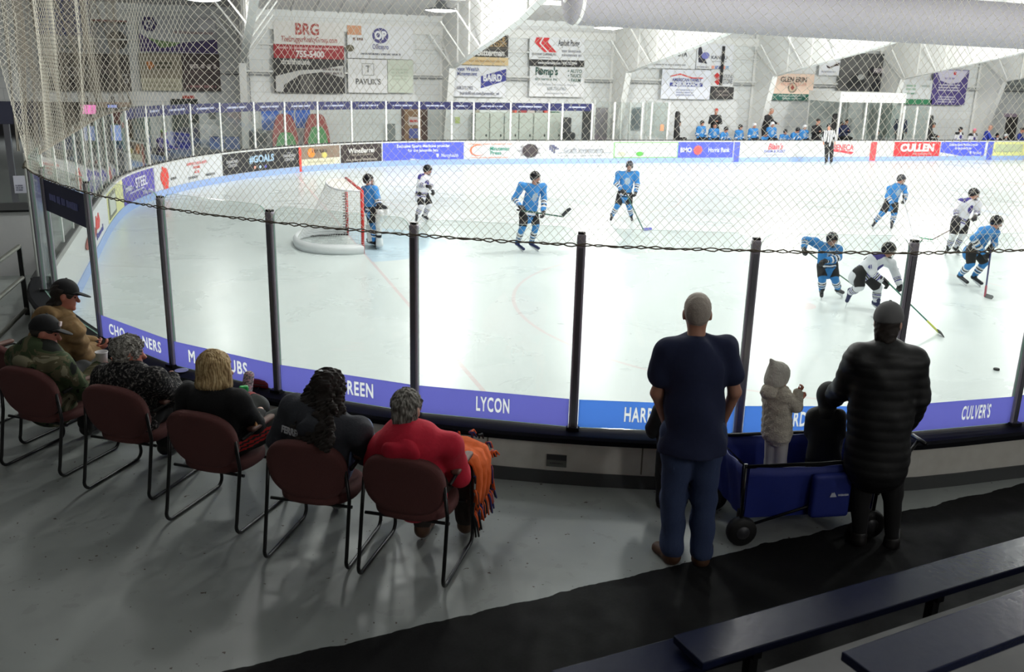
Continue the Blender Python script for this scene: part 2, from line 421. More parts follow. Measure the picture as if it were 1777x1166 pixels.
# ------------------------------------------------------------------ glass posts and panes, near side
ORD = ['first', 'second', 'third', 'fourth', 'fifth', 'sixth', 'seventh', 'eighth', 'ninth', 'tenth', 'eleventh', 'twelfth', 'thirteenth', 'fourteenth', 'fifteenth', 'sixteenth',
       'seventeenth', 'eighteenth', 'nineteenth', 'twentieth']
POSTS = [(-1.88, 11.75), (-1.64, 10.92), (-1.06, 9.57), (-.37, 8.48), (.48, 7.57), (1.50, 6.80), (2.58, 6.13), (3.80, 5.74), (4.95, 5.40), (6.12, 5.36), (7.3, 5.35)]
PS = [s_near(p) for p in POSTS]
def frame_at(s):
    n_ = rn(s); t_ = V3(-n_[1], n_[0], 0); return np.stack([t_, n_, V3(0, 0, 1)], 1)
WHO = ['at the extreme left edge of the near glass', 'second from the left end of the near glass', 'beside the person in tan jacket', 'between the camouflage jacket and the patterned cardigan', 'behind the red wallet on the ledge',
       'behind the silver-haired head in red hoodie', 'second to the left of the person in navy T-shirt', 'just right of the person in navy T-shirt', 'just right of the grey-capped person', 'at the right edge of the picture', 'beyond the right edge of the picture']
def make_post(s, top, base, w, label, group, metal, off=.0):
    R = frame_at(s); p = rp(s, off, base)
    root = empty('glass_post', p); tag(root, label, 'post', group)
    b_ = MB(); b_.box(rp(s, off, (top + base) / 2), (w, w * .8, top - base), R); bevel(b_.build('upright', metal, root), w * .18, 3)
    b_ = MB(); b_.box(rp(s, off + w * .42, (top + base) / 2 - .05), (w * .5, .012, top - base - .1), R); b_.build('cover_strip', ALU if metal is DARKALU else WHITE_STEEL, root)
    if metal is DARKALU:
        b_ = MB(); b_.box(rp(s, off + .0, top + .008), (w * .8, w * .6, .016), R); b_.build('cap', BLACK, root)
        b_ = MB(); b_.box(rp(s, off + .01, base + .012), (w * 1.5, w * 1.3, .024), R); b_.build('foot_plate', BLACK, root)
    return root
for i, s in enumerate(PS):
    make_post(s, TOP_Z, LEDGE_Z, .066, 'dark metal glass post ' + WHO[i], 'posts of the near glass', DARKALU)

PURPLE = translucent(mat('blue violet sponsor strip', (120, 122, 196), .3, var=.05), (172, 172, 232), .85)
BLUE2 = translucent(mat('clear blue sponsor strip', (80, 120, 206), .3, var=.05), (150, 190, 248), .85)
translucent(flat((237, 239, 240)), (255, 255, 255), .9)
STRIP_TXT = [None, None, None, ('CHO       NERS', .88, .105), ("M      S SUBS", .74, .115), ('THE GREEN', .56, .12), ('LYCON', .26, .12), ('HARRIS ACE', .50, .12), ('GARDEN', .32, .12), ("CULVER'S", .30, .115), None]
STRIP_POS = [0, 0, 0, .5, .45, .5, .5, .5, .40, .68, .5]
DOTS = ['clear glass pane at the extreme left end, seen edge-on beyond the narrow pane', 'narrow clear glass pane at the left end of the near boards', 'clear glass pane with a dark lettered banner along its top, near left corner',
        'clear glass pane over the strip partly hidden by grey curly hair', 'clear glass pane over the violet strip behind the blond bob', 'clear glass pane over the violet strip behind the long dark curls',
        'clear glass pane over the violet strip just right of the red hoodie', 'clear glass pane over the blue strip behind the person in navy T-shirt', 'clear glass pane over the blue strip behind the child in cream fleece', 'clear glass pane over the violet strip right of the quilted coat', 'clear glass pane at the right edge']
def word_bars(mb, org, xd, nn, w, h, seed, rows=1):
    """illegible far-off print: little blocks the length of words and letters"""
    r_ = random.Random(seed)
    for row in range(rows):
        x = 0; hh = h / rows * .6; zc = (rows - 1) / 2 - row
        while x < w:
            k = r_.uniform(.4, 1.0) * hh
            if x + k > w: break
            mb.box(org + xd * (x + k / 2 - w / 2) + V3(0, 0, zc * h / rows), (k, .006, hh * r_.uniform(.75, 1)), np.stack([xd, nn, V3(0, 0, 1)], 1))
            x += k + hh * (.12 if r_.random() > .2 else .6)
STRIPS = []
def make_pane(s0, s1, z0, z1, label, group, off=0., th=.014, r=.10, strip=None, lettering=None, pos=.5, toplabel=False):
    a, b_ = rp(s0, off, 0), rp(s1, off, 0); u_ = nrm(b_ - a); Lg = np.linalg.norm(b_ - a); nn = V3(-u_[1], u_[0], 0)
    if nn @ rn((s0 + s1) / 2) < 0: nn = -nn
    x0, x1 = .035, Lg - .035
    poly = [(x0, z0), (x1, z0)]
    for k in range(5): t = math.pi / 2 * k / 4; poly.append((x1 - r + r * math.cos(t), z1 - r + r * math.sin(t)))
    for k in range(5): t = math.pi / 2 + math.pi / 2 * k / 4; poly.append((x0 + r + r * math.cos(t), z1 - r + r * math.sin(t)))
    m_ = len(poly); vs = [a + u_ * x + nn * o + V3(0, 0, z) for o in (-th / 2, th / 2) for x, z in poly]
    mm = MB(); mm.add(vs, [tuple(range(m_))[::-1], tuple(range(m_, 2 * m_))])
    mm.cur = 1; mm.add(vs, [(i, (i + 1) % m_, m_ + (i + 1) % m_, m_ + i) for i in range(m_)])
    root = mm.build('rink_glass', [GLASS, GLASS_EDGE]); tag(root, label, 'glass pane', group)
    if strip:
        c = MB(); zz0, zz1 = strip[1:3]
        q_ = [a + u_ * x + nn * o + V3(0, 0, z) for o in (th / 2 + .001, th / 2 + .004) for x, z in ((x0, zz0), (x1, zz0), (x1, zz1), (x0, zz1))]
        c.add(q_, [(3, 2, 1, 0), (4, 5, 6, 7), (0, 1, 5, 4), (1, 2, 6, 5), (2, 3, 7, 6), (3, 0, 4, 7)])
        so = c.build('sponsor_strip', strip[0], root)
        if lettering:
            body, wd, ht = lettering
            xd = u_ if np.cross(u_, V3(0, 0, 1)) @ nn > 0 else -u_
            ctr = a + u_ * (Lg * pos) + nn * (th / 2 + .0025) + V3(0, 0, (zz0 + zz1) / 2)
            STRIPS.append((so, a, u_, x0, x1, zz0, zz1)); so['_i'] = len(STRIPS) - 1
            tq = text_fit(body, wd, ht, (237, 239, 240), ctr, xd, parent=so, bold=.030, depth=.0018); tq['_strip'] = len(STRIPS) - 1; tq.data.space_character = 1.14
    return root
for i in range(len(PS) - 1):
    # PS runs from the left end to the right: position fractions run the same way
    st = None
    if i == 1: st = (flat((34, 36, 84)), 2.0, 2.33)
    if 2 <= i: st = ((BLUE2 if i in (6, 7) else PURPLE), .93, 1.165)
    j = i + 1
    lt = STRIP_TXT[i + 1] if i >= 2 else None
    pane = make_pane(PS[i], PS[i + 1], .93, TOP_Z + .045, DOTS[i + 1] if i < 10 else 'clear glass pane', 'near glass panes', strip=st, lettering=lt, pos=STRIP_POS[i + 1])
    if i == 1: HEADP = pane
h_a, h_b = rp(PS[1], 0, 0), rp(PS[2], 0, 0); h_u = nrm(h_b - h_a); h_n = V3(h_u[1], -h_u[0], 0); h_so = next(c for c in HEADP.children if c.name.startswith('sponsor_strip')); q_ = MB(); word_bars(q_, (h_a + h_b) / 2 + h_n * .016 + V3(0, 0, 2.17), h_u, h_n, 1.0, .13, 77); q_.build('lettering', flat((120, 124, 190)), h_so)
pane = make_pane(PS[0] + 1.25, PS[0] + .02, .93, TOP_Z + .045, DOTS[0], 'near glass panes')

# cord that ties the net to the posts just under the glass tops
def rope(pts, r, name, m, parent=None, wob=.006, strands=2, n=5):
    b_ = MB(); pts = [np.array(p, float) for p in pts]
    P = [pts[0]]
    for i in range(len(pts) - 1):
        k = max(2, int(np.linalg.norm(pts[i + 1] - pts[i]) / .035))
        P += [pts[i] + (pts[i + 1] - pts[i]) * (j / k) for j in range(1, k + 1)]
    for st in range(strands):
        ph = st * math.pi
        Q = [p + V3(math.cos(i * 1.1 + ph) * wob * .4, math.cos(i * 1.1 + ph) * wob * .4, math.sin(i * 1.1 + ph) * wob * (.35 + .65 * math.sin(i * .21) ** 2) + random.uniform(-.004, .004)) for i, p in enumerate(P)]
        b_.tube(Q, r, n)
    return b_.build(name, m, parent, smooth=True)

# ------------------------------------------------------------------ white posts and panes of the end and far boards
S_END1 = s_near((-.9, 26.8))
def top_at(s):
    p = rp(s); return float(np.interp(p[1], [11, 23, 31, 34], [2.44, 2.44, 2.32, 2.29])) if p[0] < 12 else 2.29
ES = list(np.arange(S_CORNER + .05, S_END1 - .3, 1.22))
FS = [s_px(x, 1.6) for x in (228, 262, 292, 338, 387, 445, 498, 555, 613, 672, 730, 785, 822, 887, 953, 977, 1028)]
for i, s in enumerate(ES):
    make_post(s, top_at(s), .89, .05, 'white glass post on the left end boards, %s from the near corner' % ORD[i], 'white posts of the end boards', WHITE_STEEL, off=.1)
for i, s in enumerate(FS):
    make_post(s, top_at(s), .89, .07, 'white glass post on the far boards, %s from the left' % ORD[i], 'white posts of the far boards', WHITE_STEEL, off=.1)
NAVY = mat('navy header strip', (30, 32, 78), .4)
PALE = flat((176, 182, 205))
for i in range(len(ES) - 1):
    z1 = top_at(ES[i]); make_pane(ES[i], ES[i + 1], .90, z1, 'clear glass pane on the left end boards, %s from the near corner' % ORD[i], 'panes of the end boards', off=.1, r=.04)
for i in range(len(FS) - 1):
    s0, s1 = FS[i], FS[i + 1]; z1 = top_at((s0 + s1) / 2)
    pn = make_pane(s0, s1, .90, z1, 'clear glass pane with navy header on the far boards, %s from the left' % ORD[i], 'panes of the far boards', off=.1, r=.03)
    a, b_ = rp(s0, .1, 0), rp(s1, .1, 0); u_ = nrm(b_ - a); nn = rn((s0 + s1) / 2); Lg = np.linalg.norm(b_ - a)
    c = MB(); R = np.stack([u_, V3(-u_[1], u_[0], 0), V3(0, 0, 1)], 1)
    c.box((a + b_) / 2 - nn * .016 + V3(0, 0, z1 - .15), (Lg - .07, .006, .27), R); st = c.build('header_strip', NAVY, pn)
    if i > 0 and Lg > .7:
        c = MB(); word_bars(c, (a + b_) / 2 - nn * .022 + V3(0, 0, z1 - .15), u_, V3(-u_[1], u_[0], 0), Lg * .6, .10, i); c.build('lettering', PALE, st)

# ------------------------------------------------------------------ protective net
def net(s_a, s_b, m_, label, cable):
    b_ = MB(); d = .064; zb = TOP_Z - .075
    zt_ = lambda p: float(np.interp(p[1], [5, 8, 12, 26], [4.55, 4.7, 5.1, 5.9]))
    ss = np.linspace(s_a - .4, s_b + .4, 1600)
    PX = np.array([rp(s) for s in ss]); NN_ = np.array([rn(s) for s in ss]); ZT = np.array([zt_(p) for p in PX])
    def fold(s, h):
        k = np.clip(h / 1.5, 0, 1)
        f = .05 * np.sin(s * 2.3) + .03 * np.sin(s * 5.1 + 1) + .02 * np.sin(s * 11.3)
        left = 1 / (1 + np.exp(-(s - S_CORNER + 2) * .9))
        return (f * (1 + 2.2 * left)) * k + .03
    def slip(s, h):           # gathers: strands bunch sideways
        left = 1 / (1 + np.exp(-(s - S_CORNER + 3.2) * .9))
        return (.05 + .22 * left) * np.sin(s * 3.1 + .6 * h) * np.clip(h / .8, 0, 1)
    r = .0017
    for dirn in (1, -1):
        for s0 in np.arange(s_a - 4, s_b + 4, d):
            h = np.arange(0, 3.6, .064); s = s0 + dirn * h * .92
            s_in = s + slip(s, h)
            ok = (s_in > s_a) & (s_in < s_b)
            z = zb + h + .012 * np.sin(s * 1.9)
            ok &= z < np.interp(s_in, ss, ZT)
            ids = np.where(ok)[0]
            if len(ids) < 2: continue
            brk = np.where(np.diff(ids) > 1)[0]
            for seg in np.split(ids, brk + 1):
                if len(seg) < 2: continue
                si = s_in[seg]; off = fold(si, h[seg])
                P = np.stack([np.interp(si, ss, PX[:, 0]) + np.interp(si, ss, NN_[:, 0]) * off, np.interp(si, ss, PX[:, 1]) + np.interp(si, ss, NN_[:, 1]) * off, z[seg]], 1)
                T = np.gradient(P, axis=0); T /= np.linalg.norm(T, axis=1)[:, None]
                A = np.cross(T, np.stack([np.interp(si, ss, NN_[:, 0]), np.interp(si, ss, NN_[:, 1]), si * 0], 1)); A /= np.linalg.norm(A, axis=1)[:, None]; B = np.cross(T, A)
                k = len(P); V = np.empty((k * 3, 3))
                for q in range(3):
                    t = 2 * math.pi * q / 3; V[q::3] = P + r * (math.cos(t) * A + math.sin(t) * B)
                b_.add(V, [(i * 3 + q, i * 3 + (q + 1) % 3, i * 3 + 3 + (q + 1) % 3, i * 3 + 3 + q) for i in range(k - 1) for q in range(3)])
    o = b_.build('safety_net', m_); tag(o, label, 'net')
    c = MB(); c.tube([rp(s, .03, zt_(rp(s))) for s in np.arange(s_a, s_b, .5)], .02, 6); c.build('top_cable', CORD, o)
    return o
S_SPLIT = s_near((-1.9, 11.8))
o = net(s_near((9.5, 5.35)), S_SPLIT, CORD, 'white knotted safety net hanging above the near curved glass', True)
rope([rp(s, .045, TOP_Z - .075) for s in np.arange(s_near((9.5, 5.35)), S_SPLIT, .6)], .0052, 'bottom_cord', mat('weathered tie cord', (122, 112, 98), .8), o, wob=.012)
CORD_DIM = translucent(mat('shade-toned end net cord', (150, 143, 130), .85, var=.2), (160, 152, 138), .35)  # end net cord coloured darker to imitate the weaker light on it
o = net(S_SPLIT, s_near((-1.45, 25.5)), CORD_DIM, 'dense shade-toned net hanging in folds above the left end boards', True)
rope([rp(s, .06, TOP_Z - .08) for s in np.arange(S_SPLIT, s_near((-1.45, 25.5)), .6)], .012, 'bottom_cord', CORD_DIM, o, wob=.02)
# gathered edges: bundles of slack strands
for k, (p0, p1, w, m_) in enumerate([((160, -6), (228, 182), .035, 26.), ((92, -5), (176, 192), .02, 20.5), ((52, -5), (92, 228), .03, 16.5), ((2, -5), (30, 262), .04, 12.5)]):
    A, B = at_y(*p0, m_), at_y(*p1, m_); c = MB(); r_ = random.Random(k)
    for j in range(7):
        ph = r_.uniform(0, 6); ox, oy = r_.uniform(-w, w), r_.uniform(-w, w)
        c.tube([A + (B - A) * t + V3(ox * (.6 + .3 * math.sin(5 * t + ph)), oy, 0) for t in np.linspace(0, 1, 24)], .007, 3)
    c.build('gathered_edge', CORD_GREY, o)
A, B = at_y(224, 182, 25.3), at_y(262, 285, 25.3); c = MB(); r_ = random.Random(9)
for j in range(12):
    ph = r_.uniform(0, 6); w = r_.uniform(-.25, .25)
    c.tube([A + (B - A) * t + V3(w * t + .05 * math.sin(9 * t + ph), 0, .03 * math.sin(17 * t + ph)) for t in np.linspace(0, 1, 40)], .004, 3)
c.build('gathered_edge', CORD_GREY, o)


# ------------------------------------------------------------------ advertising panels on the far boards
def panel(name, px0, px1, z0, z1, m_, label, cat='advertising panel', off=-.008, th=.008, group='panels on the far boards'):
    s0, s1 = s_px(px0), s_px(px1); b_ = MB(); sweep(b_, s0, s1, [(off, z0), (off, z1), (off + th, z1), (off + th, z0)], step=.25)
    o = b_.build(name, m_); tag(o, label, cat, group); o_s[o.name] = (s0, s1)
    return o
o_s = {}
def ptext(o, fx, z, w, h, body, rgb, bold=.02, fit=True, **k):
    s0, s1 = o_s[o.name]; s = s0 + (s1 - s0) * fx; nn = rn(s); t_ = V3(nn[1], -nn[0], 0)
    if t_ @ (rp(s + .1) - rp(s)) < 0: t_ = -t_
    c = rp(s, -.014, z); sag = (w / 2) ** 2 / (2 * 10.2) if rp(s)[0] < 8 and rp(s)[1] > 23 else 0
    return text_fit(body, w, h, rgb, c - nn * sag * .0 - nn * (sag + .004), t_, parent=o, bold=bold, **k)
def pshape(o, fx, z, prof, m_, name='emblem', dy=.012):
    """outline (x, z) in metres around a point of the panel"""
    s0, s1 = o_s[o.name]; s = s0 + (s1 - s0) * fx; nn = rn(s); t_ = V3(-nn[1], nn[0], 0)
    if t_ @ (rp(s + .1) - rp(s)) < 0: t_ = -t_
    c = rp(s, -.01, z); k = len(prof); vs = [c + t_ * x + V3(0, 0, zz) - nn * d for d in (0, dy) for x, zz in prof]
    b_ = MB(); b_.add(vs, [tuple(range(k)), tuple(range(k, 2 * k))[::-1]] + [(i, (i + 1) % k, k + (i + 1) % k, k + i) for i in range(k)])
    return b_.build(name, m_, o)
def oval(a, b_, n_=24, x=0, z=0): return [(x + a * math.cos(2 * math.pi * i / n_), z + b_ * math.sin(2 * math.pi * i / n_)) for i in range(n_)]
Z0, Z1 = .20, .825
W_ = flat((214, 217, 219)); 
e = panel('advertising_panel', 99, 118, Z0, Z1, flat((70, 60, 66)), 'dark reddish advertisement on the near end of the left boards')
pshape(e, .5, .5, oval(.9, .12), flat((150, 62, 48)), 'print_band'); 
e = panel('advertising_panel', 92.5, 98.5, Z0, Z1, flat((110, 205, 90)), 'lime green advertisement edge on the left end boards')
e = panel('advertising_panel', 157, 186, Z0, Z1, W_, 'white advertisement with small red maple mark on the left end boards')
pshape(e, .4, .6, [(-.5, -.1), (-.3, .14), (-.1, .02), (.1, .14), (.3, -.02), (.1, -.14), (-.2, -.12)], flat((214, 70, 66))); ptext(e, .45, .36, 1.6, .12, 'Rewal', (70, 70, 160))
e = panel('advertising_panel', 186.5, 213, Z0, Z1, flat((222, 222, 160)), 'pale yellow advertisement in the far left corner')
pshape(e, .33, .52, [(-.7, -.26), (.6, -.26), (.6, .26), (-.7, .26)], flat((120, 122, 104))); pshape(e, .33, .52, [(-.55, -.18), (.45, -.18), (.45, .18), (-.55, .18)], flat((205, 210, 200)), dy=.02)
e = panel('advertising_panel', 214, 267, Z0 - .1, Z1, flat((88, 76, 172)), 'purple advertisement with white serif lettering in the far left corner')
ptext(e, .62, .58, 1.25, .25, 'STEEL', (225, 225, 240)); ptext(e, .2, .55, .8, .16, 'rman', (225, 225, 240)); pshape(e, .5, .40, [(-1.0, -.02), (1.2, .0), (1.2, .03), (-1.0, .01)], flat((210, 210, 232)), 'rule'); ptext(e, .8, .28, .8, .1, 'The City', (215, 215, 235))
e = panel('advertising_panel', 268, 385, Z0, Z1, W_, 'white advertisement with red state outline and small red print')
RED = flat((226, 66, 52))
pshape(e, .16, .50, [(-.12, .30), (-.02, .26), (.12, .24), (.22, .14), (.25, -.02), (.20, -.2), (.18, -.31), (-.08, -.31), (-.14, -.2), (-.26, -.02), (-.25, .12), (-.14, .2)], RED, 'state_outline')
for z_, w_, b_ in ((.70, 1.3, 'SUPPORT LOCAL & JETS'), (.58, .4, 'HOME'), (.45, .32, 'ICE')): ptext(e, .66, z_, w_, .07, b_, (226, 66, 52), bold=.01)
ptext(e, .30, .41, .4, .07, 'SAVINGS', (60, 60, 60)); ptext(e, .60, .31, .5, .07, 'DODGE', (70, 70, 74)); ptext(e, .84, .31, .5, .07, 'MADISON', (70, 70, 74))
e = panel('advertising_panel', 386, 518, Z0, Z1, flat((24, 24, 28)), 'black advertisement with large pale hashtag lettering')
ptext(e, .52, .57, 1.25, .22, '#GOALS', (170, 200, 225), bold=.04); 
for q in (.13, .88): ptext(e, q, .58, .55, .09, 'DIAMOND', (205, 205, 208)); ptext(e, q, .46, .48, .09, 'CENTER', (205, 205, 208)); ptext(e, q, .68, .18, .05, 'the', (180, 180, 186))
for q, c_ in ((.43, (240, 170, 150)), (.50, (200, 225, 250)), (.57, (90, 90, 190))): pshape(e, q, .32, oval(.05, .05, 12), flat(c_))
e = panel('trim_goal_line', 518.5, 521.5, 0.02, Z1, RED, None, None, group=None, off=-.026, th=.024); e['kind'] = 'structure'
TAN = mat('printed timber', (150, 128, 108), .6, rgb2=(110, 96, 84), scale=3)
e = panel('advertising_panel', 522, 590, .42, Z1, TAN, 'brown advertisement with an orange slice and dark script')
pshape(e, .27, .62, oval(.16, .16), flat((240, 140, 50))); pshape(e, .6, .52, oval(.12, .1), flat((214, 200, 110))); ptext(e, .48, .68, .85, .16, 'itrus', (50, 40, 36), bold=0)
e = panel('advertising_panel', 522, 590, Z0 + .01, .415, flat((226, 222, 196)), 'cream strip below the orange slice advertisement'); ptext(e, .5, .31, 1.4, .06, 'CRAFT BAR & GRILL', (190, 184, 150))
e = panel('advertising_panel', 591, 662, Z0, Z1, flat((48, 38, 38)), 'dark brown advertisement with white tavern lettering')
ptext(e, .5, .60, 1.25, .17, 'WineBarrel', (228, 226, 222)); ptext(e, .5, .46, .9, .07, 'BAR & KITCHEN', (160, 150, 140)); ptext(e, .5, .29, 1.5, .08, 'Vine & Barrel Wine Rooms', (190, 180, 170))
ADB = flat((84, 96, 226))
def sports_ad(px0, px1, label):
    e = panel('advertising_panel', px0, px1, Z0, Z1, ADB, label)
    w = o_s[e.name][1] - o_s[e.name][0]
    pshape(e, .5, 0, [(-w / 2, Z0), (-w * .02, Z0), (-w / 2, Z0 + .17)], W_, 'white_wedge')
    ptext(e, .5, .70, w * .80, .115, 'Exclusive Sports Medicine provider', (226, 230, 250)); ptext(e, .5, .54, w * .50, .115, 'for the Janesville Jets', (226, 230, 250))
    ptext(e, .83, .34, w * .26, .13, 'Mercyhealth', (206, 212, 248)); pshape(e, .68, .34, [(-.05, .07), (.05, .07), (.05, -.02), (0, -.08), (-.05, -.02)], W_, 'shield')
sports_ad(664, 805, 'blue sports medicine advertisement left of the puck picture')
e = panel('advertising_panel', 806, 893, Z0, Z1, W_, 'white printing advertisement with orange and green monogram')
pshape(e, .25, .52, oval(.30, .21), flat((240, 120, 80))); pshape(e, .27, .52, oval(.27, .18), W_, dy=.02); ptext(e, .26, .52, .34, .2, 'M', (30, 130, 110), bold=.03); ptext(e, .70, .58, .95, .15, 'Minuteman', (60, 140, 120)); ptext(e, .62, .42, .6, .14, 'Press', (60, 140, 120))
ptext(e, .5, .75, 1.9, .05, 'WE DESIGN, PRINT & PROMOTE YOU', (236, 150, 120)); ptext(e, .5, .26, 1.9, .05, 'www.press-janesville.com', (236, 150, 120))
e = panel('advertising_panel', 894, 942, Z0, Z1, W_, 'white panel with a picture of a puck bursting through')
pshape(e, .52, .50, [(.5 * (1 if i % 2 else .66) * math.cos(i * math.pi / 9), .30 * (1 if i % 2 else .62) * math.sin(i * math.pi / 9)) for i in range(18)], flat((150, 148, 152)), 'burst')
pshape(e, .54, .5, oval(.32, .26), mat('printed puck', (74, 66, 70), .5, rgb2=(40, 34, 36), scale=3), 'printed_puck', dy=.02)
e = panel('advertising_panel', 943, 1063, Z0, Z1, W_, 'white advertisement with thin grey investment lettering')
ptext(e, .58, .52, 2.1, .17, 'Grafft Investments', (112, 116, 128), bold=.0); pshape(e, .58, .41, [(-1.1, 0), (1.15, 0), (1.15, .015), (-1.1, .015)], flat((120, 124, 134)), 'rule')
for q in range(3): pshape(e, .12 + q * .03, .62 - q * .06, [(-.12, .1), (.1, .1), (.1, .05), (-.06, .05), (-.06, -.1), (-.12, -.1)], flat((88, 90, 120)), dy=.012 + q * .004)
ptext(e, .55, .30, 2.2, .06, 'grafft.com  608.754.5000', (150, 150, 156), bold=0)
e = panel('advertising_panel', 1064, 1176, Z0, Z1, flat((150, 206, 140)), 'white advertisement framed in pale green with three ovals')
w = o_s[e.name][1] - o_s[e.name][0]; pshape(e, .5, 0, [(-w / 2 + .05, Z0 + .04), (w / 2 - .05, Z0 + .04), (w / 2 - .05, Z1 - .04), (-w / 2 + .05, Z1 - .04)], W_, 'white_field', dy=.013)
for q, c_ in ((.12, (190, 192, 170)), (.25, (215, 218, 212)), (.40, (96, 180, 80))): pshape(e, q, .36, oval(.17, .09), flat(c_), dy=.02)
ptext(e, .27, .64, .4, .12, 'will', (110, 116, 116), bold=0); ptext(e, .72, .66, .9, .06, 'Custom Homes & Remodeling', (180, 190, 184), bold=0)
e = panel('advertising_panel', 1177, 1272, Z0, Z1, ADB, 'blue bank advertisement with a round red emblem')
w = o_s[e.name][1] - o_s[e.name][0]; ptext(e, .14, .50, w * .22, .19, 'BMO', (226, 228, 246)); pshape(e, .355, .50, oval(.2, .19, 28), flat((230, 92, 92)), dy=.016); ptext(e, .355, .5, .2, .16, 'M', (244, 240, 244), bold=.05); ptext(e, .735, .50, w * .47, .19, 'Harris Bank', (214, 218, 244))
for px, c_ in ((1278, (92, 104, 204)), (1717, (92, 104, 204)), (1515.5, (222, 80, 84))):
    e = panel('trim_line_stripe', px - 4.5, px + 4.5, .02, Z1, flat(c_), None, None, group=None, off=-.026, th=.024); e['kind'] = 'structure'
e = panel('advertising_panel', 1300, 1405, Z0, Z1, W_, 'white farm store advertisement with red script')
ptext(e, .42, .63, .95, .25, "Blain's", (222, 80, 90), bold=.02, shear=.25); ptext(e, .42, .44, 1.3, .11, 'FARM & FLEET', (120, 126, 190)); ptext(e, .42, .30, 1.0, .05, 'blainsfarmandfleet.com', (170, 170, 190), bold=0)
e = panel('advertising_panel', 1412, 1509, Z0, Z1, W_, 'white advertisement with arched red lettering behind the referee')
ptext(e, .52, .58, 1.2, .26, 'SENECA', (222, 70, 80)); pshape(e, .50, .36, [(-.55, .08), (0, .02), (.5, -.06), (.62, .04), (.2, .08), (-.2, .12)], flat((222, 70, 80)), 'swoosh')
e = panel('advertising_panel', 1552, 1631, Z0, Z1, flat((214, 60, 66)), 'red advertisement with heavy white lettering')
ptext(e, .5, .56, 2.1, .32, 'CULLEN', (244, 238, 238), bold=.05); ptext(e, .62, .30, 1.2, .08, 'THE CULLEN CO.', (236, 190, 190))
sports_ad(1633, 1708, 'blue sports medicine advertisement beside the red heavy lettering')
e = panel('advertising_panel', 1724, 1800, Z0, Z1, flat((226, 228, 150)), 'pale yellow advertisement at the far right of the boards')
w = o_s[e.name][1] - o_s[e.name][0]; pshape(e, .34, .52, [(-.8, -.12), (.8, -.12), (.8, .2), (-.8, .2)], flat((190, 200, 160)), 'print_band'); ptext(e, .33, .42, 1.6, .14, 'WINDOWS', (120, 140, 140))

# ------------------------------------------------------------------ building: back wall, columns and rafters, roof
WY = 38.0
def wall_material():
    m = bpy.data.materials.new('white wall liner'); m.use_nodes = True; nt = m.node_tree; N = nt.nodes; L = nt.links; b = N['Principled BSDF']
    tc = N.new('ShaderNodeTexCoord'); br = N.new('ShaderNodeTexBrick'); mp = N.new('ShaderNodeMapping'); mp.inputs['Rotation'].default_value = (math.pi / 2, 0, 0)
    L.new(tc.outputs['Object'], mp.inputs['Vector']); L.new(mp.outputs[0], br.inputs['Vector'])
    br.inputs['Scale'].default_value = 1; br.inputs['Brick Width'].default_value = 1.2; br.inputs['Row Height'].default_value = .4; br.inputs['Mortar Size'].default_value = .008
    br.inputs['Color1'].default_value = lin((226, 229, 228)); br.inputs['Color2'].default_value = lin((220, 223, 222)); br.inputs['Mortar'].default_value = lin((190, 194, 194))
    L.new(br.outputs[0], b.inputs['Base Color']); b.inputs['Roughness'].default_value = .55
    return m
WALLM = wall_material()
mb = MB(); mb.bbox(-2.45, 60, WY, WY + .2, FARZ, 7); mb.bbox(-12, -2.45, WY, WY + .2, 1.95, 7); mb.build('wall_back', WALLM, kind='structure')
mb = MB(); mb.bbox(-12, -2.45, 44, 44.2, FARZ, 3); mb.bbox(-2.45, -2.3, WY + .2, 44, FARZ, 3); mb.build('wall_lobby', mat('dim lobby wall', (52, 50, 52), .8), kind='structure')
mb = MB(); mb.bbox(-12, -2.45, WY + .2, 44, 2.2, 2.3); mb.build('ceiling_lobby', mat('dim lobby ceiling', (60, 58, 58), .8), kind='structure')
mb = MB(); mb.bbox(-11.2, -11, -8, 44, FARZ, 7); mb.build('wall_left', mat('grey block wall', (96, 96, 94), .8), kind='structure')
mb = MB(); mb.bbox(-11.2, 60, -8.2, -8, 0, 7); mb.build('wall_front', mat('pale block wall', (188, 188, 184), .8), kind='structure')
mb = MB(); mb.bbox(60, 60.2, -8, 38, 0, 9); mb.build('wall_right', WALLM, kind='structure')
mb = MB(); mb.bbox(-3.9, -2.42, WY - .03, WY, 1.76, 1.96); mb.build('trim_header', mat('tan header', (196, 170, 150), .6), kind='structure')
ROOF = mat('pale roof deck', (212, 212, 212), .7, rgb2=(194, 194, 194), scale=1.5)
mb = MB(); RZ = lambda y: 5.45 + .175 * (38 - y) if y > 19.7 else 8.65 - .0957 * (19.7 - y)
ys = [38.2, 19.7, -8.2]
mb.add([(x, y, RZ(y) + dz) for dz in (0, .15) for y in ys for x in (-11.2, 60.2)], [(0, 1, 3, 2), (2, 3, 5, 4), (6, 8, 9, 7), (8, 10, 11, 9), (0, 6, 7, 1), (4, 5, 11, 10)])
for x in np.arange(-10, 60, .9):
    for y0, y1 in ((38, 19.7), (19.7, -8)): mb.add([(x + dx, y, RZ(y) + dz) for y in (y0, y1) for dx, dz in ((0, 0), (.06, -.05), (.12, 0))], [(0, 1, 4, 3), (1, 2, 5, 4)])
mb.build('ceiling', ROOF, kind='structure')
KX = [1.6, 9.48, 17.03, 24.07, 30.9, 36.9, 44]
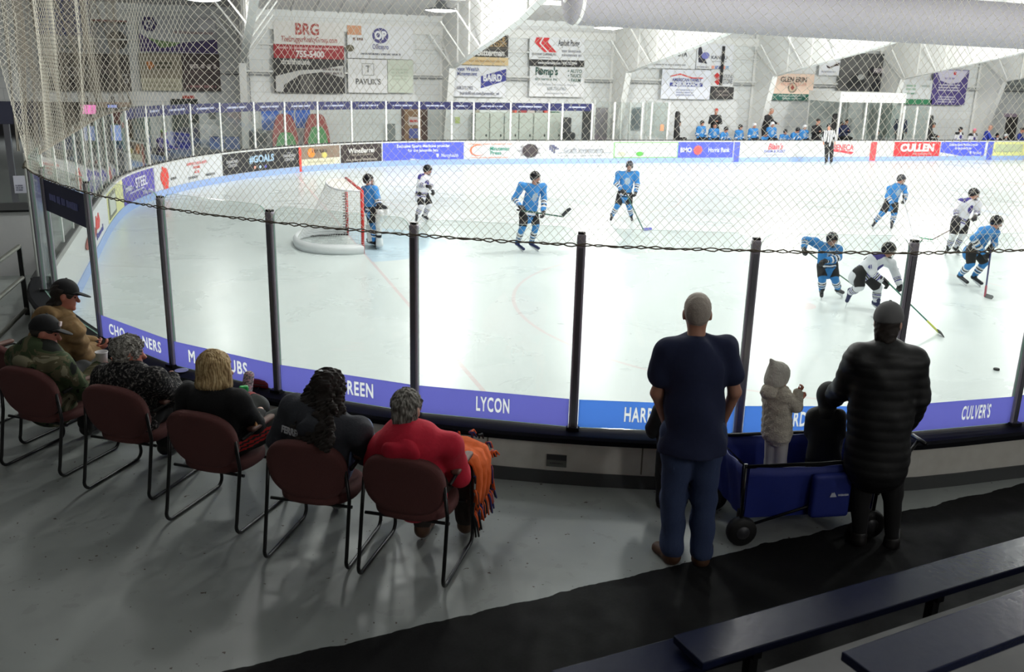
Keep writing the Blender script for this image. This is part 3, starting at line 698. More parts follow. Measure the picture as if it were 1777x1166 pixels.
for i, x in enumerate(KX):
    w = MB()
    poly = [(37.9, FARZ), (37.9, 5.40), (33, 6.2), (28, 7.1), (19.7, 8.4), (19.7, 7.2), (28.0, 4.98), (30.5, 4.48), (36.3, 3.48), (37.25, FARZ)]
    w.prism(poly, 0, x - .012, x + .012)
    def flange(p, q, bw=.26, t=.03):
        p, q = V3(x, *p), V3(x, *q); d = nrm(q - p); u2 = np.cross(d, V3(1, 0, 0)); w.box((p + q) / 2, (bw, np.linalg.norm(q - p), t), np.stack([V3(1, 0, 0), d, u2], 1))
    for p, q in zip(poly[5:], poly[6:]): flange(p, q)
    flange((37.9, FARZ), (37.9, 5.4)); flange((36.35, 3.5), (37.9, 4.6), .2, .02)
    for y in np.arange(35.4, 21, -1.6):                        # web stiffeners
        zb_ = float(np.interp(y, [19.7, 28, 30.5, 36.3], [7.2, 4.98, 4.48, 3.48])); zt_ = float(np.interp(y, [19.7, 28, 33, 37.9], [8.4, 7.1, 6.2, 5.4]))
        w.box((x, y, (zb_ + zt_) / 2), (.14, .02, zt_ - zb_))
    w.build('trim_frame', WHITE_STEEL, kind='structure')
    br_ = MB()
    for y, k in ((36.1, 1), (34.2, 1), (32.2, 1), (30.0, 1)):                      # flange braces up to the purlins
        zb_ = float(np.interp(y, [19.7, 28, 30.5, 36.3], [7.2, 4.98, 4.48, 3.48]))
        for sg in (-1, 1): br_.tube([(x + sg * .08, y, zb_ + .03), (x + sg * 1.0, y, zb_ + 1.25)], .028, 6)
    br_.build('trim_brace', WHITE_STEEL, kind='structure')
mb = MB()
mb.bbox(-11, 60, 37.795, 37.97, 4.72, 5.05); mb.bbox(-11, 60, 37.78, 37.98, 3.15, 3.22); mb.bbox(-11, 60, 37.78, 37.98, 4.15, 4.2)
for y in (34.5, 31, 27.5, 24, 20.5): mb.bbox(-11, 60, y - .05, y + .05, RZ(y) - .22, RZ(y) - .05)
mb.build('trim_girts', WHITE_STEEL, kind='structure')
mb = MB(); mb.tube([(-2, 37.88, 3.05), (60, 37.88, 3.0)], .03, 6)
for x in KX: mb.tube([(x + .3, 37.9, FARZ + 1), (x + .3, 37.9, 4.7)], .022, 6)
mb.build('trim_conduit', mat('grey conduit', (150, 152, 152), .5), kind='structure')

# air duct over the ice: big white fabric tube with a domed end
def duct():
    A, B, R = V3(8.75, 22, 5.22), V3(44, 22, 4.82), .62; d = nrm(B - A); sd = nrm(np.cross(d, V3(0, 0, 1))); up_ = np.cross(sd, d); L_ = np.linalg.norm(B - A); n_ = 40
    RR = np.stack([sd, up_, d], 1)
    root = empty('air_duct', A); tag(root, 'huge white fabric air duct hanging over the ice, upper right', 'air duct')
    prof = [(R * math.sin(t), -.22 * math.cos(t)) for t in np.linspace(0.001, math.pi / 2, 8)] + [(R * (1 - .006 * (k % 2)), z) for k, z in enumerate(np.arange(.35, L_, .7))]
    b_ = MB(); b_.lathe(prof, A, n_, RR); b_.build('sleeve', mat('white duct fabric', (150, 148, 154), .7, var=.06, scale=1.2, bump=.15), root, smooth=True)
    b_ = MB(); b_.lathe([(R * 1.0, 0), (R * 1.03, .02), (R * 1.03, .07), (R * 1.0, .09)], A, n_, RR); b_.build('end_hoop', WHITE_STEEL, root, smooth=True)
    b_ = MB(); b_.lathe([(R * .2, -.235), (R * .22, -.2), (R * .22, -.19)], A, 20, RR); b_.build('end_collar', WHITE_STEEL, root, smooth=True)
    for k, z in enumerate(np.arange(2, L_, 7)):
        p = A + d * z + V3(0, 0, R); b_ = MB(); b_.tube([p, (p[0], p[1], RZ(22) - .1)], .012, 5); b_.build('hanger', CORD, root)
duct()

# rink lamps
LAMPGLOW = emis('lamp glow', (255, 255, 250), 14)
def make_lamp(i, x, y, z, pw):
    root = empty('rink_lamp', (x, y, z)); vis = {1: 'round lit rink lamp above the left goal', 2: 'round lit rink lamp below the duct end', 0: 'round lit rink lamp at the upper left corner'}
    tag(root, vis.get(i, 'round lit high bay lamp hanging over the ice outside the picture' if y > 5 else 'added fill lamp over the bleachers outside the picture'), 'lamp', 'rink lamps')
    b_ = MB(); b_.lathe([(.10, .30), (.16, .26), (.20, .10), (.50, .03), (.52, 0), (.50, -.005), (.48, .0)], (x, y, z), 24); b_.build('reflector', mat('grey lamp housing', (120, 122, 124), .4, .5), root, smooth=True)
    b_ = MB(); b_.lathe([(.001, -.05), (.25, -.04), (.42, -.012), (.485, .0)], (x, y, z), 24); b_.build('diffuser', LAMPGLOW, root, smooth=True)
    b_ = MB(); b_.tube([(x, y, z + .28), (x, y, RZ(y) - .05)], .015, 5); b_.build('suspension_rod', BLACK, root)
    ld = bpy.data.lights.new('lamp_light', 'POINT'); ld.shadow_soft_size = .22; ld.energy = pw; ld.color = (1, .985, .96)
    lo = bpy.data.objects.new('lamp_light', ld); COL.objects.link(lo); lo.location = (x, y, z - .30); lo.parent = root; lo.matrix_parent_inverse = wm(root).inverted()
for i, a in enumerate(LAMPS): make_lamp(i, *a)

# ------------------------------------------------------------------ soft-bodied shapes: distance fields meshed with surface nets
class Sdf:
    def __init__(s, h=.012, k=.02): s.h, s.k, s.P, s.noise = h, k, [], None
    def cap(s, a, b, ra, rb=None, axis=None, flat=1., k=None, op='add'):
        a, b = np.array(a, float), np.array(b, float); rb = ra if rb is None else rb
        if axis is not None: n = nrm(axis)
        def f(p):
            A, B, q = a, b, p
            if axis is not None:
                g = 1 / flat - 1
                q = p + n * ((p @ n)[..., None] * g); A = a + n * (a @ n) * g; B = b + n * (b @ n) * g
            ab = B - A; t = np.clip(((q - A) @ ab) / (ab @ ab + 1e-12), 0, 1)
            return np.linalg.norm(q - A - t[..., None] * ab, axis=-1) - (ra + (rb - ra) * t)
        r = max(ra, rb); s.P.append((f, np.minimum(a, b) - r, np.maximum(a, b) + r, op, k)); return s
    def ell(s, c, r, R=None, k=None, op='add'):
        c = np.array(c, float); r = np.array(r, float); R = np.eye(3) if R is None else R
        def f(p):
            q = (p - c) @ R
            k0 = np.linalg.norm(q / r, axis=-1); k1 = np.linalg.norm(q / (r * r), axis=-1)
            return np.where(k1 > 1e-9, k0 * (k0 - 1) / np.maximum(k1, 1e-9), -r.min())
        e = np.abs(R) @ r; s.P.append((f, c - e, c + e, op, k)); return s
    def rbox(s, c, hd, R=None, r=.01, k=None, op='add'):
        c = np.array(c, float); hd = np.array(hd, float); R = np.eye(3) if R is None else R
        def f(p):
            q = np.abs((p - c) @ R) - hd + r
            return np.linalg.norm(np.maximum(q, 0), axis=-1) + np.minimum(q.max(-1), 0) - r
        e = np.abs(R) @ hd; s.P.append((f, c - e, c + e, op, k)); return s
    def cut(s, c, n):
        """remove the half space on the side n points to"""
        c = np.array(c, float); n = nrm(n)
        s.P.append((lambda p: (p - c) @ n, None, None, 'half', 0)); return s
    def chain(s, pts, rs, **kw):
        for i in range(len(pts) - 1): s.cap(pts[i], pts[i + 1], rs[i], rs[i + 1], **kw)
        return s
    def mesh(s):
        h = s.h; add = [p for p in s.P if p[3] == 'add']
        lo = np.min([p[1] for p in add], 0) - 3 * h - .01; hi = np.max([p[2] for p in add], 0) + 3 * h + .01
        N = np.ceil((hi - lo) / h).astype(int) + 1
        D = np.full(N, .3); ax = [lo[i] + h * np.arange(N[i]) for i in range(3)]
        for f, a, b, op, k in s.P:
            k = s.k if k is None else k
            if a is None: i0, i1 = np.zeros(3, int), N
            else:
                m = max(k, .004) + 2.5 * h
                i0 = np.clip(np.floor((a - m - lo) / h).astype(int), 0, N); i1 = np.clip(np.ceil((b + m - lo) / h).astype(int) + 1, 0, N)
            sl = tuple(slice(i0[i], i1[i]) for i in range(3)); g = np.stack(np.meshgrid(*[ax[i][sl[i]] for i in range(3)], indexing='ij'), -1)
            if g.size == 0: continue
            d = f(g); o = D[sl]
            if op == 'add':
                if k > 1e-6: w = np.maximum(k - np.abs(o - d), 0) / k; D[sl] = np.minimum(o, d) - w * w * k / 4
                else: D[sl] = np.minimum(o, d)
            else: D[sl] = np.maximum(o, -d if op == 'sub' else d)
        if s.noise is not None:
            near = np.abs(D) < 4 * h + .03
            g = np.stack(np.meshgrid(*ax, indexing='ij'), -1)[near]; D[near] += s.noise(g)
        D[0] = D[-1] = .3; D[:, 0] = D[:, -1] = .3; D[:, :, 0] = D[:, :, -1] = .3
        S_ = D < 0; C = [(i, j, k) for i in (0, 1) for j in (0, 1) for k in (0, 1)]; n = np.array(D.shape) - 1
        cnt = sum(S_[i:n[0] + i, j:n[1] + j, k:n[2] + k].astype(np.int8) for i, j, k in C)
        mask = (cnt > 0) & (cnt < 8); cells = np.argwhere(mask); idx = -np.ones(mask.shape, int); idx[mask] = np.arange(len(cells))
        acc = np.zeros((len(cells), 3)); cn = np.zeros(len(cells))
        for a in C:
            for axx in range(3):
                if a[axx]: continue
                b = list(a); b[axx] = 1; ia = cells + a; ib = cells + b
                va = D[tuple(ia.T)]; vb = D[tuple(ib.T)]; x = (va < 0) != (vb < 0)
                t = np.where(x, va / np.where(x, va - vb, 1), 0); p = np.array(a, float)[None].repeat(len(cells), 0); p[:, axx] += t
                acc += p * x[:, None]; cn += x
        V = lo + h * (cells + acc / cn[:, None]); F = []
        for axx in range(3):
            u, v = [(1, 2), (2, 0), (0, 1)][axx]
            a = [slice(1, -1)] * 3; a[axx] = slice(0, -1); b = [slice(1, -1)] * 3; b[axx] = slice(1, None)
            A_, B_ = S_[tuple(a)], S_[tuple(b)]
            for sign, m in ((0, A_ & ~B_), (1, ~A_ & B_)):
                e = np.argwhere(m)
                if not len(e): continue
                off = np.ones(3, int); off[axx] = 0; e = e + off
                du = np.zeros(3, int); du[u] = 1; dv = np.zeros(3, int); dv[v] = 1
                q = [idx[tuple((e - du - dv).T)], idx[tuple((e - dv).T)], idx[tuple(e.T)], idx[tuple((e - du).T)]]
                if sign: q = q[::-1]
                F.append(np.stack(q, 1))
        return V, np.vstack(F)
    def build(s, name, mats, parent=None, zone=None):
        V, F = s.mesh(); me = bpy.data.meshes.new(name)
        me.vertices.add(len(V)); me.vertices.foreach_set('co', V.astype(np.float32).ravel())
        me.loops.add(F.size); me.loops.foreach_set('vertex_index', F.astype(np.int32).ravel())
        me.polygons.add(len(F)); me.polygons.foreach_set('loop_start', np.arange(0, F.size, 4, dtype=np.int32)); me.polygons.foreach_set('loop_total', np.full(len(F), 4, dtype=np.int32))
        for m in (mats if isinstance(mats, (list, tuple)) else [mats]): me.materials.append(m)
        if zone is not None:
            me.polygons.foreach_set('material_index', zone(V[F].mean(1)).astype(np.int32))
        me.polygons.foreach_set('use_smooth', np.ones(len(F), dtype=bool))
        me.update(calc_edges=True); me.validate()
        return link(name, me, parent)

def folds(amp, f=38., seed=0):
    r_ = np.random.default_rng(seed); K = r_.normal(size=(5, 3)); K /= np.linalg.norm(K, axis=1)[:, None]; ph = r_.uniform(0, 6, 5); fr = f * r_.uniform(.5, 1.6, 5)
    def n(p):
        w = .35 * np.sin(p @ (K[3] * 14)) + .3 * np.sin(p @ (K[4] * 22) + 1)
        return amp * sum(np.sin((p @ K[i]) * fr[i] + ph[i] + 3 * w) for i in range(3)) / 1.8
    return n
def par_t(p, a, b):
    ab = b - a; t = ((p - a) @ ab) / (ab @ ab); d = np.linalg.norm(p - a - np.clip(t, 0, 1)[:, None] * ab, axis=1); return t, d
lerp = lambda a, b, t: a + (b - a) * t
Zv = V3(0, 0, 1)

# ------------------------------------------------------------------ people
SKIN = mat('skin', (196, 142, 118), .5, var=.12, scale=30); SKIN_RED = mat('ruddy skin', (190, 118, 98), .5, var=.15, scale=30); SKIN_PALE = mat('pale skin', (214, 166, 146), .5, var=.1, scale=30)
EYE = mat('dark eye', (30, 26, 24), .2)
def heading(deg):
    """0 = away from the camera, 90 = to the right of the picture, 180 = towards the camera"""
    a = math.radians(deg); return FWH * math.cos(a) + RTH * math.sin(a)

def complete(J, bf):
    """fills in what a pose leaves out"""
    J = {k: np.array(v, float) for k, v in J.items()}
    side = nrm(np.cross(bf, Zv))
    if 'pv' not in J: J['pv'] = (J['hL'] + J['hR']) / 2 + Zv * .04
    if 'nk' not in J: J['nk'] = (J['sL'] + J['sR']) / 2 + Zv * .05
    J['side'] = side
    sp = nrm(J['nk'] - J['pv']); sd = nrm(nrm(J['sR'] - J['sL']) * .5 + side * .5); J['spine'] = sp; J['fwd'] = nrm(np.cross(sp, sd)); J['sd'] = nrm(np.cross(J['fwd'], sp))
    return J
def head_axes(J, hf):
    up = nrm(J['hd'] - J['nk'] + Zv * .12); f = nrm(hf - up * (hf @ up)); r = np.cross(f, up); return np.stack([r, f, up], 1)   # columns right, forward, up
def add_torso(S, J, k, g, w=1., d=1., low=0.):
    nk, pv, f = J['nk'], J['pv'], J['fwd']; sp = J['spine']
    c1, c2 = lerp(nk, pv, .30), lerp(nk, pv, .70); lowp = pv - sp * low
    S.cap(c1, c2, .155 * k * w + g, .142 * k * w + g, axis=f, flat=.66 * d, k=.05 * k)
    S.cap(c2, lowp, .142 * k * w + g, .155 * k * w + g, axis=f, flat=.72 * d, k=.05 * k)
    for q in ('sL', 'sR'):
        S.cap(lerp(nk, J[q], .15) - sp * .035 * k, J[q] - sp * .01 * k, .062 * k + g, .058 * k + g, k=.05 * k)
def add_arm(S, J, q, k, g, t1=1., w=1.):
    s, e, wr = J['s' + q], J['e' + q], J['w' + q]
    S.cap(s, e, .056 * k * w + g, .046 * k * w + g, k=.03 * k)
    if t1 > .02: S.cap(e, lerp(e, wr, t1), .046 * k * w + g, (.046 + (.032 - .046) * t1) * k * w + g, k=.02 * k)
def add_leg(S, J, q, k, g, t0=0., t1=1., w=1.):
    h, n, a = J['h' + q], J['k' + q], J['a' + q]
    S.cap(h, n, .088 * k * w + g, .062 * k * w + g, k=.03 * k)
    if t1 > 0: S.cap(n, lerp(n, a, t1), .060 * k * w + g, (.060 + (.042 - .060) * t1) * k * w + g, k=.03 * k)
def add_head(S, J, H, hk, face=True):
    c = J['hd']; r, f, u = H[:, 0], H[:, 1], H[:, 2]
    S.ell(c + u * .022 * hk - f * .008 * hk, V3(.076, .095, .098) * hk, H, k=.01)
    S.ell(c + f * .028 * hk - u * .050 * hk, V3(.056, .060, .066) * hk, H, k=.03 * hk)
    S.cap(J['nk'] - J['spine'] * .02, c - u * .05 * hk - f * .012 * hk, .056 * hk, .052 * hk, k=.025 * hk)
    if face:
        S.cap(c + f * .086 * hk + u * .008 * hk, c + f * .108 * hk - u * .026 * hk, .010 * hk, .016 * hk, k=.012 * hk)      # nose
        S.cap(c + f * .080 * hk + u * .024 * hk - r * .035 * hk, c + f * .080 * hk + u * .024 * hk + r * .035 * hk, .014 * hk, k=.015 * hk)   # brow
        S.cap(c + f * .084 * hk - u * .058 * hk - r * .016 * hk, c + f * .084 * hk - u * .058 * hk + r * .016 * hk, .008 * hk, k=.008 * hk)   # lips
        S.ell(c + f * .074 * hk - u * .094 * hk, V3(.024, .020, .020) * hk, H, k=.02 * hk)                                        # chin
    for sg in (-1, 1): S.ell(c + r * sg * .077 * hk - f * .004 * hk - u * .006 * hk, V3(.011, .020, .033) * hk, H, k=.008 * hk)
def add_hand(S, w, d, pn, k, curl=.7, thumb=1, spread=1.):
    """palm, four bent fingers and a thumb; d along the forearm, pn out of the palm's inner face"""
    d = nrm(d); pn = nrm(pn - d * (pn @ d)); a = np.cross(d, pn) * thumb                  # a: towards the thumb side
    S.cap(w, w + d * .045 * k, .028 * k, .036 * k, axis=pn, flat=.55, k=.012)
    S.cap(w + d * .04 * k - a * .012 * k, w + d * .078 * k, .036 * k, .036 * k, axis=pn, flat=.5, k=.012)
    for i, (off, L) in enumerate(((.030, .072), (.010, .080), (-.010, .074), (-.030, .058))):
        b0 = w + d * (.085 - abs(off) * .2) * k + a * off * k * spread
        t1 = nrm(d * math.cos(curl * .7) + pn * math.sin(curl * .7)); t2 = nrm(d * math.cos(curl * 1.7) + pn * math.sin(curl * 1.7)); t3 = nrm(d * math.cos(curl * 2.5) + pn * math.sin(curl * 2.5))
        p1 = b0 + t1 * L * .45 * k; p2 = p1 + t2 * L * .32 * k; p3 = p2 + t3 * L * .25 * k
        S.chain([b0, p1, p2, p3], [.0098 * k, .009 * k, .0085 * k, .0075 * k], k=.004)
    b0 = w + d * .028 * k + a * .028 * k; p1 = b0 + nrm(a * .75 + d * .6 + pn * .35) * .036 * k; p2 = p1 + nrm(d * .9 + pn * .5 + a * .1) * .030 * k
    S.chain([b0, p1, p2], [.013 * k, .0105 * k, .009 * k], k=.008)

def make_body(J, k, hk, H, h, skin, label, group=None, hands=None, fat=1., legs=True):
    S = Sdf(h, .02 * k)
    add_torso(S, J, k, -.012, fat)
    for q in 'LR':
        add_arm(S, J, q, k, -.008); add_leg(S, J, q, k, -.010)
        S.cap(J['a' + q] - Zv * .02 * k, lerp(J['a' + q], J['t' + q], .6) - Zv * .012 * k, .030 * k, .020 * k, k=.01)
        hd = (hands or {}).get(q)
        if hd is None: S.cap(J['w' + q], J['w' + q] + nrm(J['w' + q] - J['e' + q]) * .09 * k, .034 * k, .028 * k, k=.01)
        else: add_hand(S, J['w' + q], hd[0], hd[1], k, *hd[2:])
    add_head(S, J, H, hk)
    o = S.build('person', skin); tag(o, label, 'person', group)
    c = J['hd']; e = MB()
    for sg in (-1, 1):
        p = c + H[:, 1] * .083 * hk + H[:, 2] * .002 * hk + H[:, 0] * sg * .031 * hk
        e.lathe([(.0001, -.009 * hk), (.009 * hk, 0), (.0001, .009 * hk)], p, 8)
    e.build('eyes', EYE, o)
    return o
def add_shoe(S, a, t, k, g=0.):
    f = t - a; f[2] = 0; L = nrm(f); sole = min(a[2], t[2])
    S.cap(a - Zv * .01 * k, a - Zv * .055 * k + L * .0, .048 * k + g, .046 * k + g, k=.02)
    S.cap(a - Zv * .045 * k - L * .015 * k, t, .040 * k + g, .036 * k + g, axis=Zv, flat=.85, k=.02)

BLUE_J = mat('bright blue jersey', (50, 128, 194), .75, var=.12, scale=14, bump=.2); WHITE_J = mat('white jersey', (222, 224, 230), .75, var=.06, scale=14, bump=.2)
BLACK_J = mat('black jersey trim', (20, 20, 26), .75); PURP_J = mat('purple jersey trim', (64, 56, 130), .75); LOGO_J = mat('pale crest', (188, 206, 222), .7, rgb2=(90, 120, 150), scale=26)
PANTS_B = mat('black hockey pants', (22, 22, 25), .7, var=.3, bump=.15); GLOVE_M = mat('black hockey glove', (24, 24, 28), .55, var=.3); HELM_B = mat('glossy black helmet', (20, 21, 25), .22)
HELM_W = mat('white helmet', (226, 228, 230), .3); SKATE_M = mat('black skate leather', (26, 27, 34), .35); SKATE_BLUE = mat('navy skate leather', (36, 42, 84), .35); STEEL = mat('polished steel', (200, 204, 210), .2, .9)
CAGE = mat('wire cage', (150, 152, 158), .3, .7)
def helmet(J, H, hk, m_, parent, h=.011, cage=True, hardhat=False):
    c = J['hd']; r, f, u = H[:, 0], H[:, 1], H[:, 2]; S = Sdf(h, .01)
    S.ell(c + u * .040 * hk - f * .010 * hk, V3(.094, .118, .102) * hk, H)
    S.ell(c + u * .000 * hk - f * .045 * hk, V3(.090, .080, .085) * hk, H, k=.02)
    for sg in (-1, 1): S.ell(c + r * sg * .086 * hk - u * .015 * hk, V3(.014, .034, .045) * hk, H, k=.015)
    S.cap(c + f * .095 * hk + u * .055 * hk - r * .03 * hk, c + f * .095 * hk + u * .055 * hk + r * .03 * hk, .016 * hk, k=.02)
    S.ell(c + f * .09 * hk - u * .045 * hk, V3(.062, .09, .085) * hk, H, op='sub', k=0)
    o = S.build('helmet', m_, parent)
    b_ = MB()
    for sg in (-1, 0, 1): b_.box(c + u * .138 * hk + r * sg * .035 * hk - f * .01 * hk - u * abs(sg) * .008, (.012, .07 * hk, .008), H)
    b_.build('vent_ridge', BLACK, o)
    if cage:
        b_ = MB()
        for z in (-.105, -.075, -.045, -.015, .015):
            b_.tube([c + u * z * hk + (f * math.cos(t) * .118 + r * math.sin(t) * .092) * hk for t in np.linspace(-1.25, 1.25, 9)], .0022, 4)
        for t in (-.9, -.45, 0, .45, .9):
            b_.tube([c + u * z * hk + (f * math.cos(t) * .119 + r * math.sin(t) * .093) * hk for z in (-.115, -.05, .03)], .0022, 4)
        b_.build('face_cage', CAGE, o)
        S = Sdf(h, .01); S.ell(c + f * .072 * hk - u * .10 * hk, V3(.04, .035, .02) * hk, H); S.build('chin_cup', BLACK, o)
    return o
def hockey_glove(w, d, pn, k, m_, parent, h=.011):
    d = nrm(d); pn = nrm(pn - d * (pn @ d)); a = np.cross(d, pn); S = Sdf(h, .012)
    S.cap(w - d * .07 * k, w - d * .01 * k, .060 * k, .050 * k); S.cap(w, w + d * .06 * k, .050 * k, .056 * k, axis=pn, flat=.7)
    for off in (.034, .012, -.012, -.034):
        b0 = w + d * .07 * k + a * off * k; S.chain([b0, b0 + (d * .04 + pn * .012) * k, b0 + (d * .05 + pn * .05) * k, b0 + (d * .03 + pn * .07) * k], [.021 * k, .020 * k, .018 * k, .017 * k], k=.006)
    b0 = w + d * .02 * k + a * .045 * k; S.chain([b0, b0 + (d * .035 + a * .02 + pn * .02) * k, b0 + (d * .05 + pn * .05) * k], [.021 * k, .02 * k, .018 * k], k=.008)
    def zone(p):
        t = (p - w) @ d / k; return np.where((t > -.055) & (t < -.035), 1, 0)
    return S.build('glove', [m_, WHITE_J], parent, zone)
def skate(a, t, k, m_, parent, h=.011):
    f = t - a; L = nrm(f); S = Sdf(h, .015)
    dn = nrm(np.cross(L, np.cross(Zv, L))) * -1 if abs(L[2]) < .97 else V3(0, 0, -1)
    if dn[2] > 0: dn = -dn
    S.cap(a - dn * .05 * k, a + dn * .03 * k, .050 * k, .046 * k); S.cap(a + dn * .035 * k - L * .02 * k, t + dn * .01 * k, .042 * k, .036 * k)
    S.cap(a - dn * .06 * k + L * .03 * k, a + dn * .01 * k + L * .07 * k, .022 * k, .03 * k)
    o = S.build('skate', m_, parent)
    b_ = MB(); sd = np.cross(L, dn); R = np.stack([sd, L, -dn], 1); mid = (a + t) / 2 + L * .0
    b_.box(mid + dn * .062 * k + L * .02 * k, (.016 * k, .24 * k, .035 * k), R); b_.build('blade_holder', HELM_W, o)
    b_ = MB(); b_.box(mid + dn * .088 * k + L * .02 * k, (.005, .27 * k, .022 * k), R); b_.build('blade', STEEL, o)
    return o

def hockey_player(J, bf, hf, k, team, label, group, h=.0115, helm=HELM_B, number=None, skate_m=SKATE_M, cage=True, goalie=False, low=False):
    """team 'blue' or 'white'; J holds world joints"""
    J = complete(J, bf); H = head_axes(J, hf); hk = .98 * (k ** .45)
    body = make_body(J, k, hk, H, h, SKIN, label, group)
    main, trim, sock_a = (BLUE_J, WHITE_J, BLUE_J) if team == 'blue' else (WHITE_J, PURP_J, WHITE_J)
    S = Sdf(h, .03 * k); S.noise = folds(.006, 30, int(abs(J['hd'][0] * 100)))
    add_torso(S, J, k, .036 * k, 1.05, 1.08, low=.10 * k)
    for q in 'LR': add_arm(S, J, q, k, .026 * k, t1=.86); S.ell(J['s' + q] + J['spine'] * .005, V3(.085, .085, .07) * k, k=.04)
    L_, pv, nk = np.linalg.norm(J['nk'] - J['pv']), J['pv'], J['nk']; cr = lerp(nk, pv, .38); fw, sd, sp = J['fwd'], J['sd'], J['spine']
    def zone(p):
        m_ = np.zeros(len(p), int)
        tt, dt = par_t(p, nk, pv); dmin = np.full(len(p), 9.); arm_t = np.zeros(len(p)); up_t = np.zeros(len(p))
        for q in 'LR':
            t, d = par_t(p, J['e' + q], J['w' + q]); x = d < dmin; arm_t = np.where(x, t, arm_t); dmin = np.minimum(d, dmin)
        du = np.minimum(par_t(p, J['sL'], J['eL'])[1], par_t(p, J['sR'], J['eR'])[1])
        arm = (dmin < dt) & (dmin < .10 * k) & (dmin < du * .95)
        st = [(0.05, .16, 1), (.16, .24, 2), (.24, .34, 1), (.42, .50, 2), (.5, .62, 1)] if team == 'blue' else [(.05, .13, 2), (.2, .27, 1), (.34, .42, 2), (.5, .62, 1)]
        for a, b, c in st: m_[arm & (arm_t > a) & (arm_t < b)] = c
        trunk = ~arm & (dt < .26 * k) & (du > .07 * k)
        st = [(.93, 1.0, 2), (1.0, 1.09, 1), (1.12, 1.17, 2)] if team == 'blue' else [(.92, .98, 1), (1.0, 1.06, 2), (1.1, 1.16, 1)]
        for a, b, c in st: m_[trunk & (tt > a) & (tt < b)] = c
        if team == 'white':
            v = (p - nk) @ sp; m_[(v > -.10 * k) & (np.abs((p - nk) @ sd) > .05 * k) & ~arm & (((p - nk) @ fw) < .06 * k)] = 1
        q1, q2 = (p - cr) @ sd, (p - cr) @ sp
        m_[trunk & (((p - cr) @ fw) > .04) & ((q1 / (.085 * k)) ** 2 + (q2 / (.10 * k)) ** 2 < 1)] = 3
        return m_
    jer = S.build('jersey', [main, trim, BLACK_J, LOGO_J if team == 'blue' else PURP_J], body, zone)
    if number:
        c = lerp(nk, pv, .42) - fw * (.155 * k); text(number, .26 * k, (24, 24, 40) if team == 'white' else (235, 235, 240), c, -sd * -1 if False else sd * 1, up=sp, parent=jer, bold=.02)
        for q in 'LR':
            c = lerp(J['s' + q], J['e' + q], .62); od = nrm(J['s' + q] - nk); od = nrm(od - nrm(J['e' + q] - J['s' + q]) * (od @ nrm(J['e' + q] - J['s' + q]))); upv = -nrm(J['e' + q] - J['s' + q])
            text(number, .10 * k, (60, 56, 130), c + od * .088 * k, np.cross(upv, od), up=upv, parent=jer, bold=.02)
    if not low:
        S = Sdf(h, .03 * k); S.noise = folds(.004, 26, 3)
        S.cap(pv - sd * .05 * k, pv + sd * .05 * k, .15 * k, axis=fw, flat=.85)
        for q in 'LR': S.cap(J['h' + q], lerp(J['h' + q], J['k' + q], .82), .118 * k, .098 * k)
        S.build('pants', PANTS_B, body)
        for q in 'LR':
            n, a = J['k' + q], J['a' + q]; S = Sdf(h, .02); S.cap(lerp(J['h' + q], n, .7), n, .082 * k, .080 * k); S.cap(n, lerp(n, a, .55), .080 * k, .074 * k); S.cap(lerp(n, a, .5), lerp(n, a, .92), .075 * k, .058 * k)
            def zs(p, n=n, a=a):
                t = par_t(p, n, a)[0]; m_ = np.zeros(len(p), int)
                for x, y, c in ([(.30, .40, 1), (.40, .47, 2), (.47, .55, 1), (.60, .66, 2), (.66, .74, 1)] if team == 'blue' else [(.34, .40, 2), (.46, .53, 1), (.60, .66, 2), (.70, .76, 1)]): m_[(t > x) & (t < y)] = c
                return m_
            S.build('sock', [sock_a, WHITE_J if team == 'blue' else PURP_J, BLACK_J], body, zs)
            skate(J['a' + q], J['t' + q], k, skate_m, body, h)
    if not goalie:
        for q in 'LR': hockey_glove(J['w' + q], J['w' + q] - J['e' + q] + 1e-4, J.get('pn' + q, fw * .6 + nrm(J['pv'] - J['w' + q]) * .8), k, GLOVE_M, body, h)
    helmet(J, H, hk, helm, body, h, cage)
    return body, J, H

def pixel_pose(base_px, spec, bf, z=0.):
    """joints read from the photograph: (x, y, metres nearer(-)/farther(+) than the feet); a / b = left / right in the picture"""
    G0 = at_z(*base_px, z); D0 = G0 @ FWH; J = {}
    side = nrm(np.cross(bf, Zv)); flip = {'a': 'L', 'b': 'R'} if side @ RTH >= 0 else {'a': 'R', 'b': 'L'}
    for n, v in spec.items():
        p = at_d(v[0], v[1], D0 + (v[2] if len(v) > 2 else 0.))
        if z == 0. and n in ('ta', 'tb') and len(v) < 4: p = at_z(v[0], v[1], .080)
        if z == 0. and n in ('aa', 'ab') and len(v) < 4: p = at_z(v[0], v[1], .16)
        J[n[:-1] + flip[n[-1]] if n[-1] in 'ab' and n not in ('nk',) else n] = p
    return J

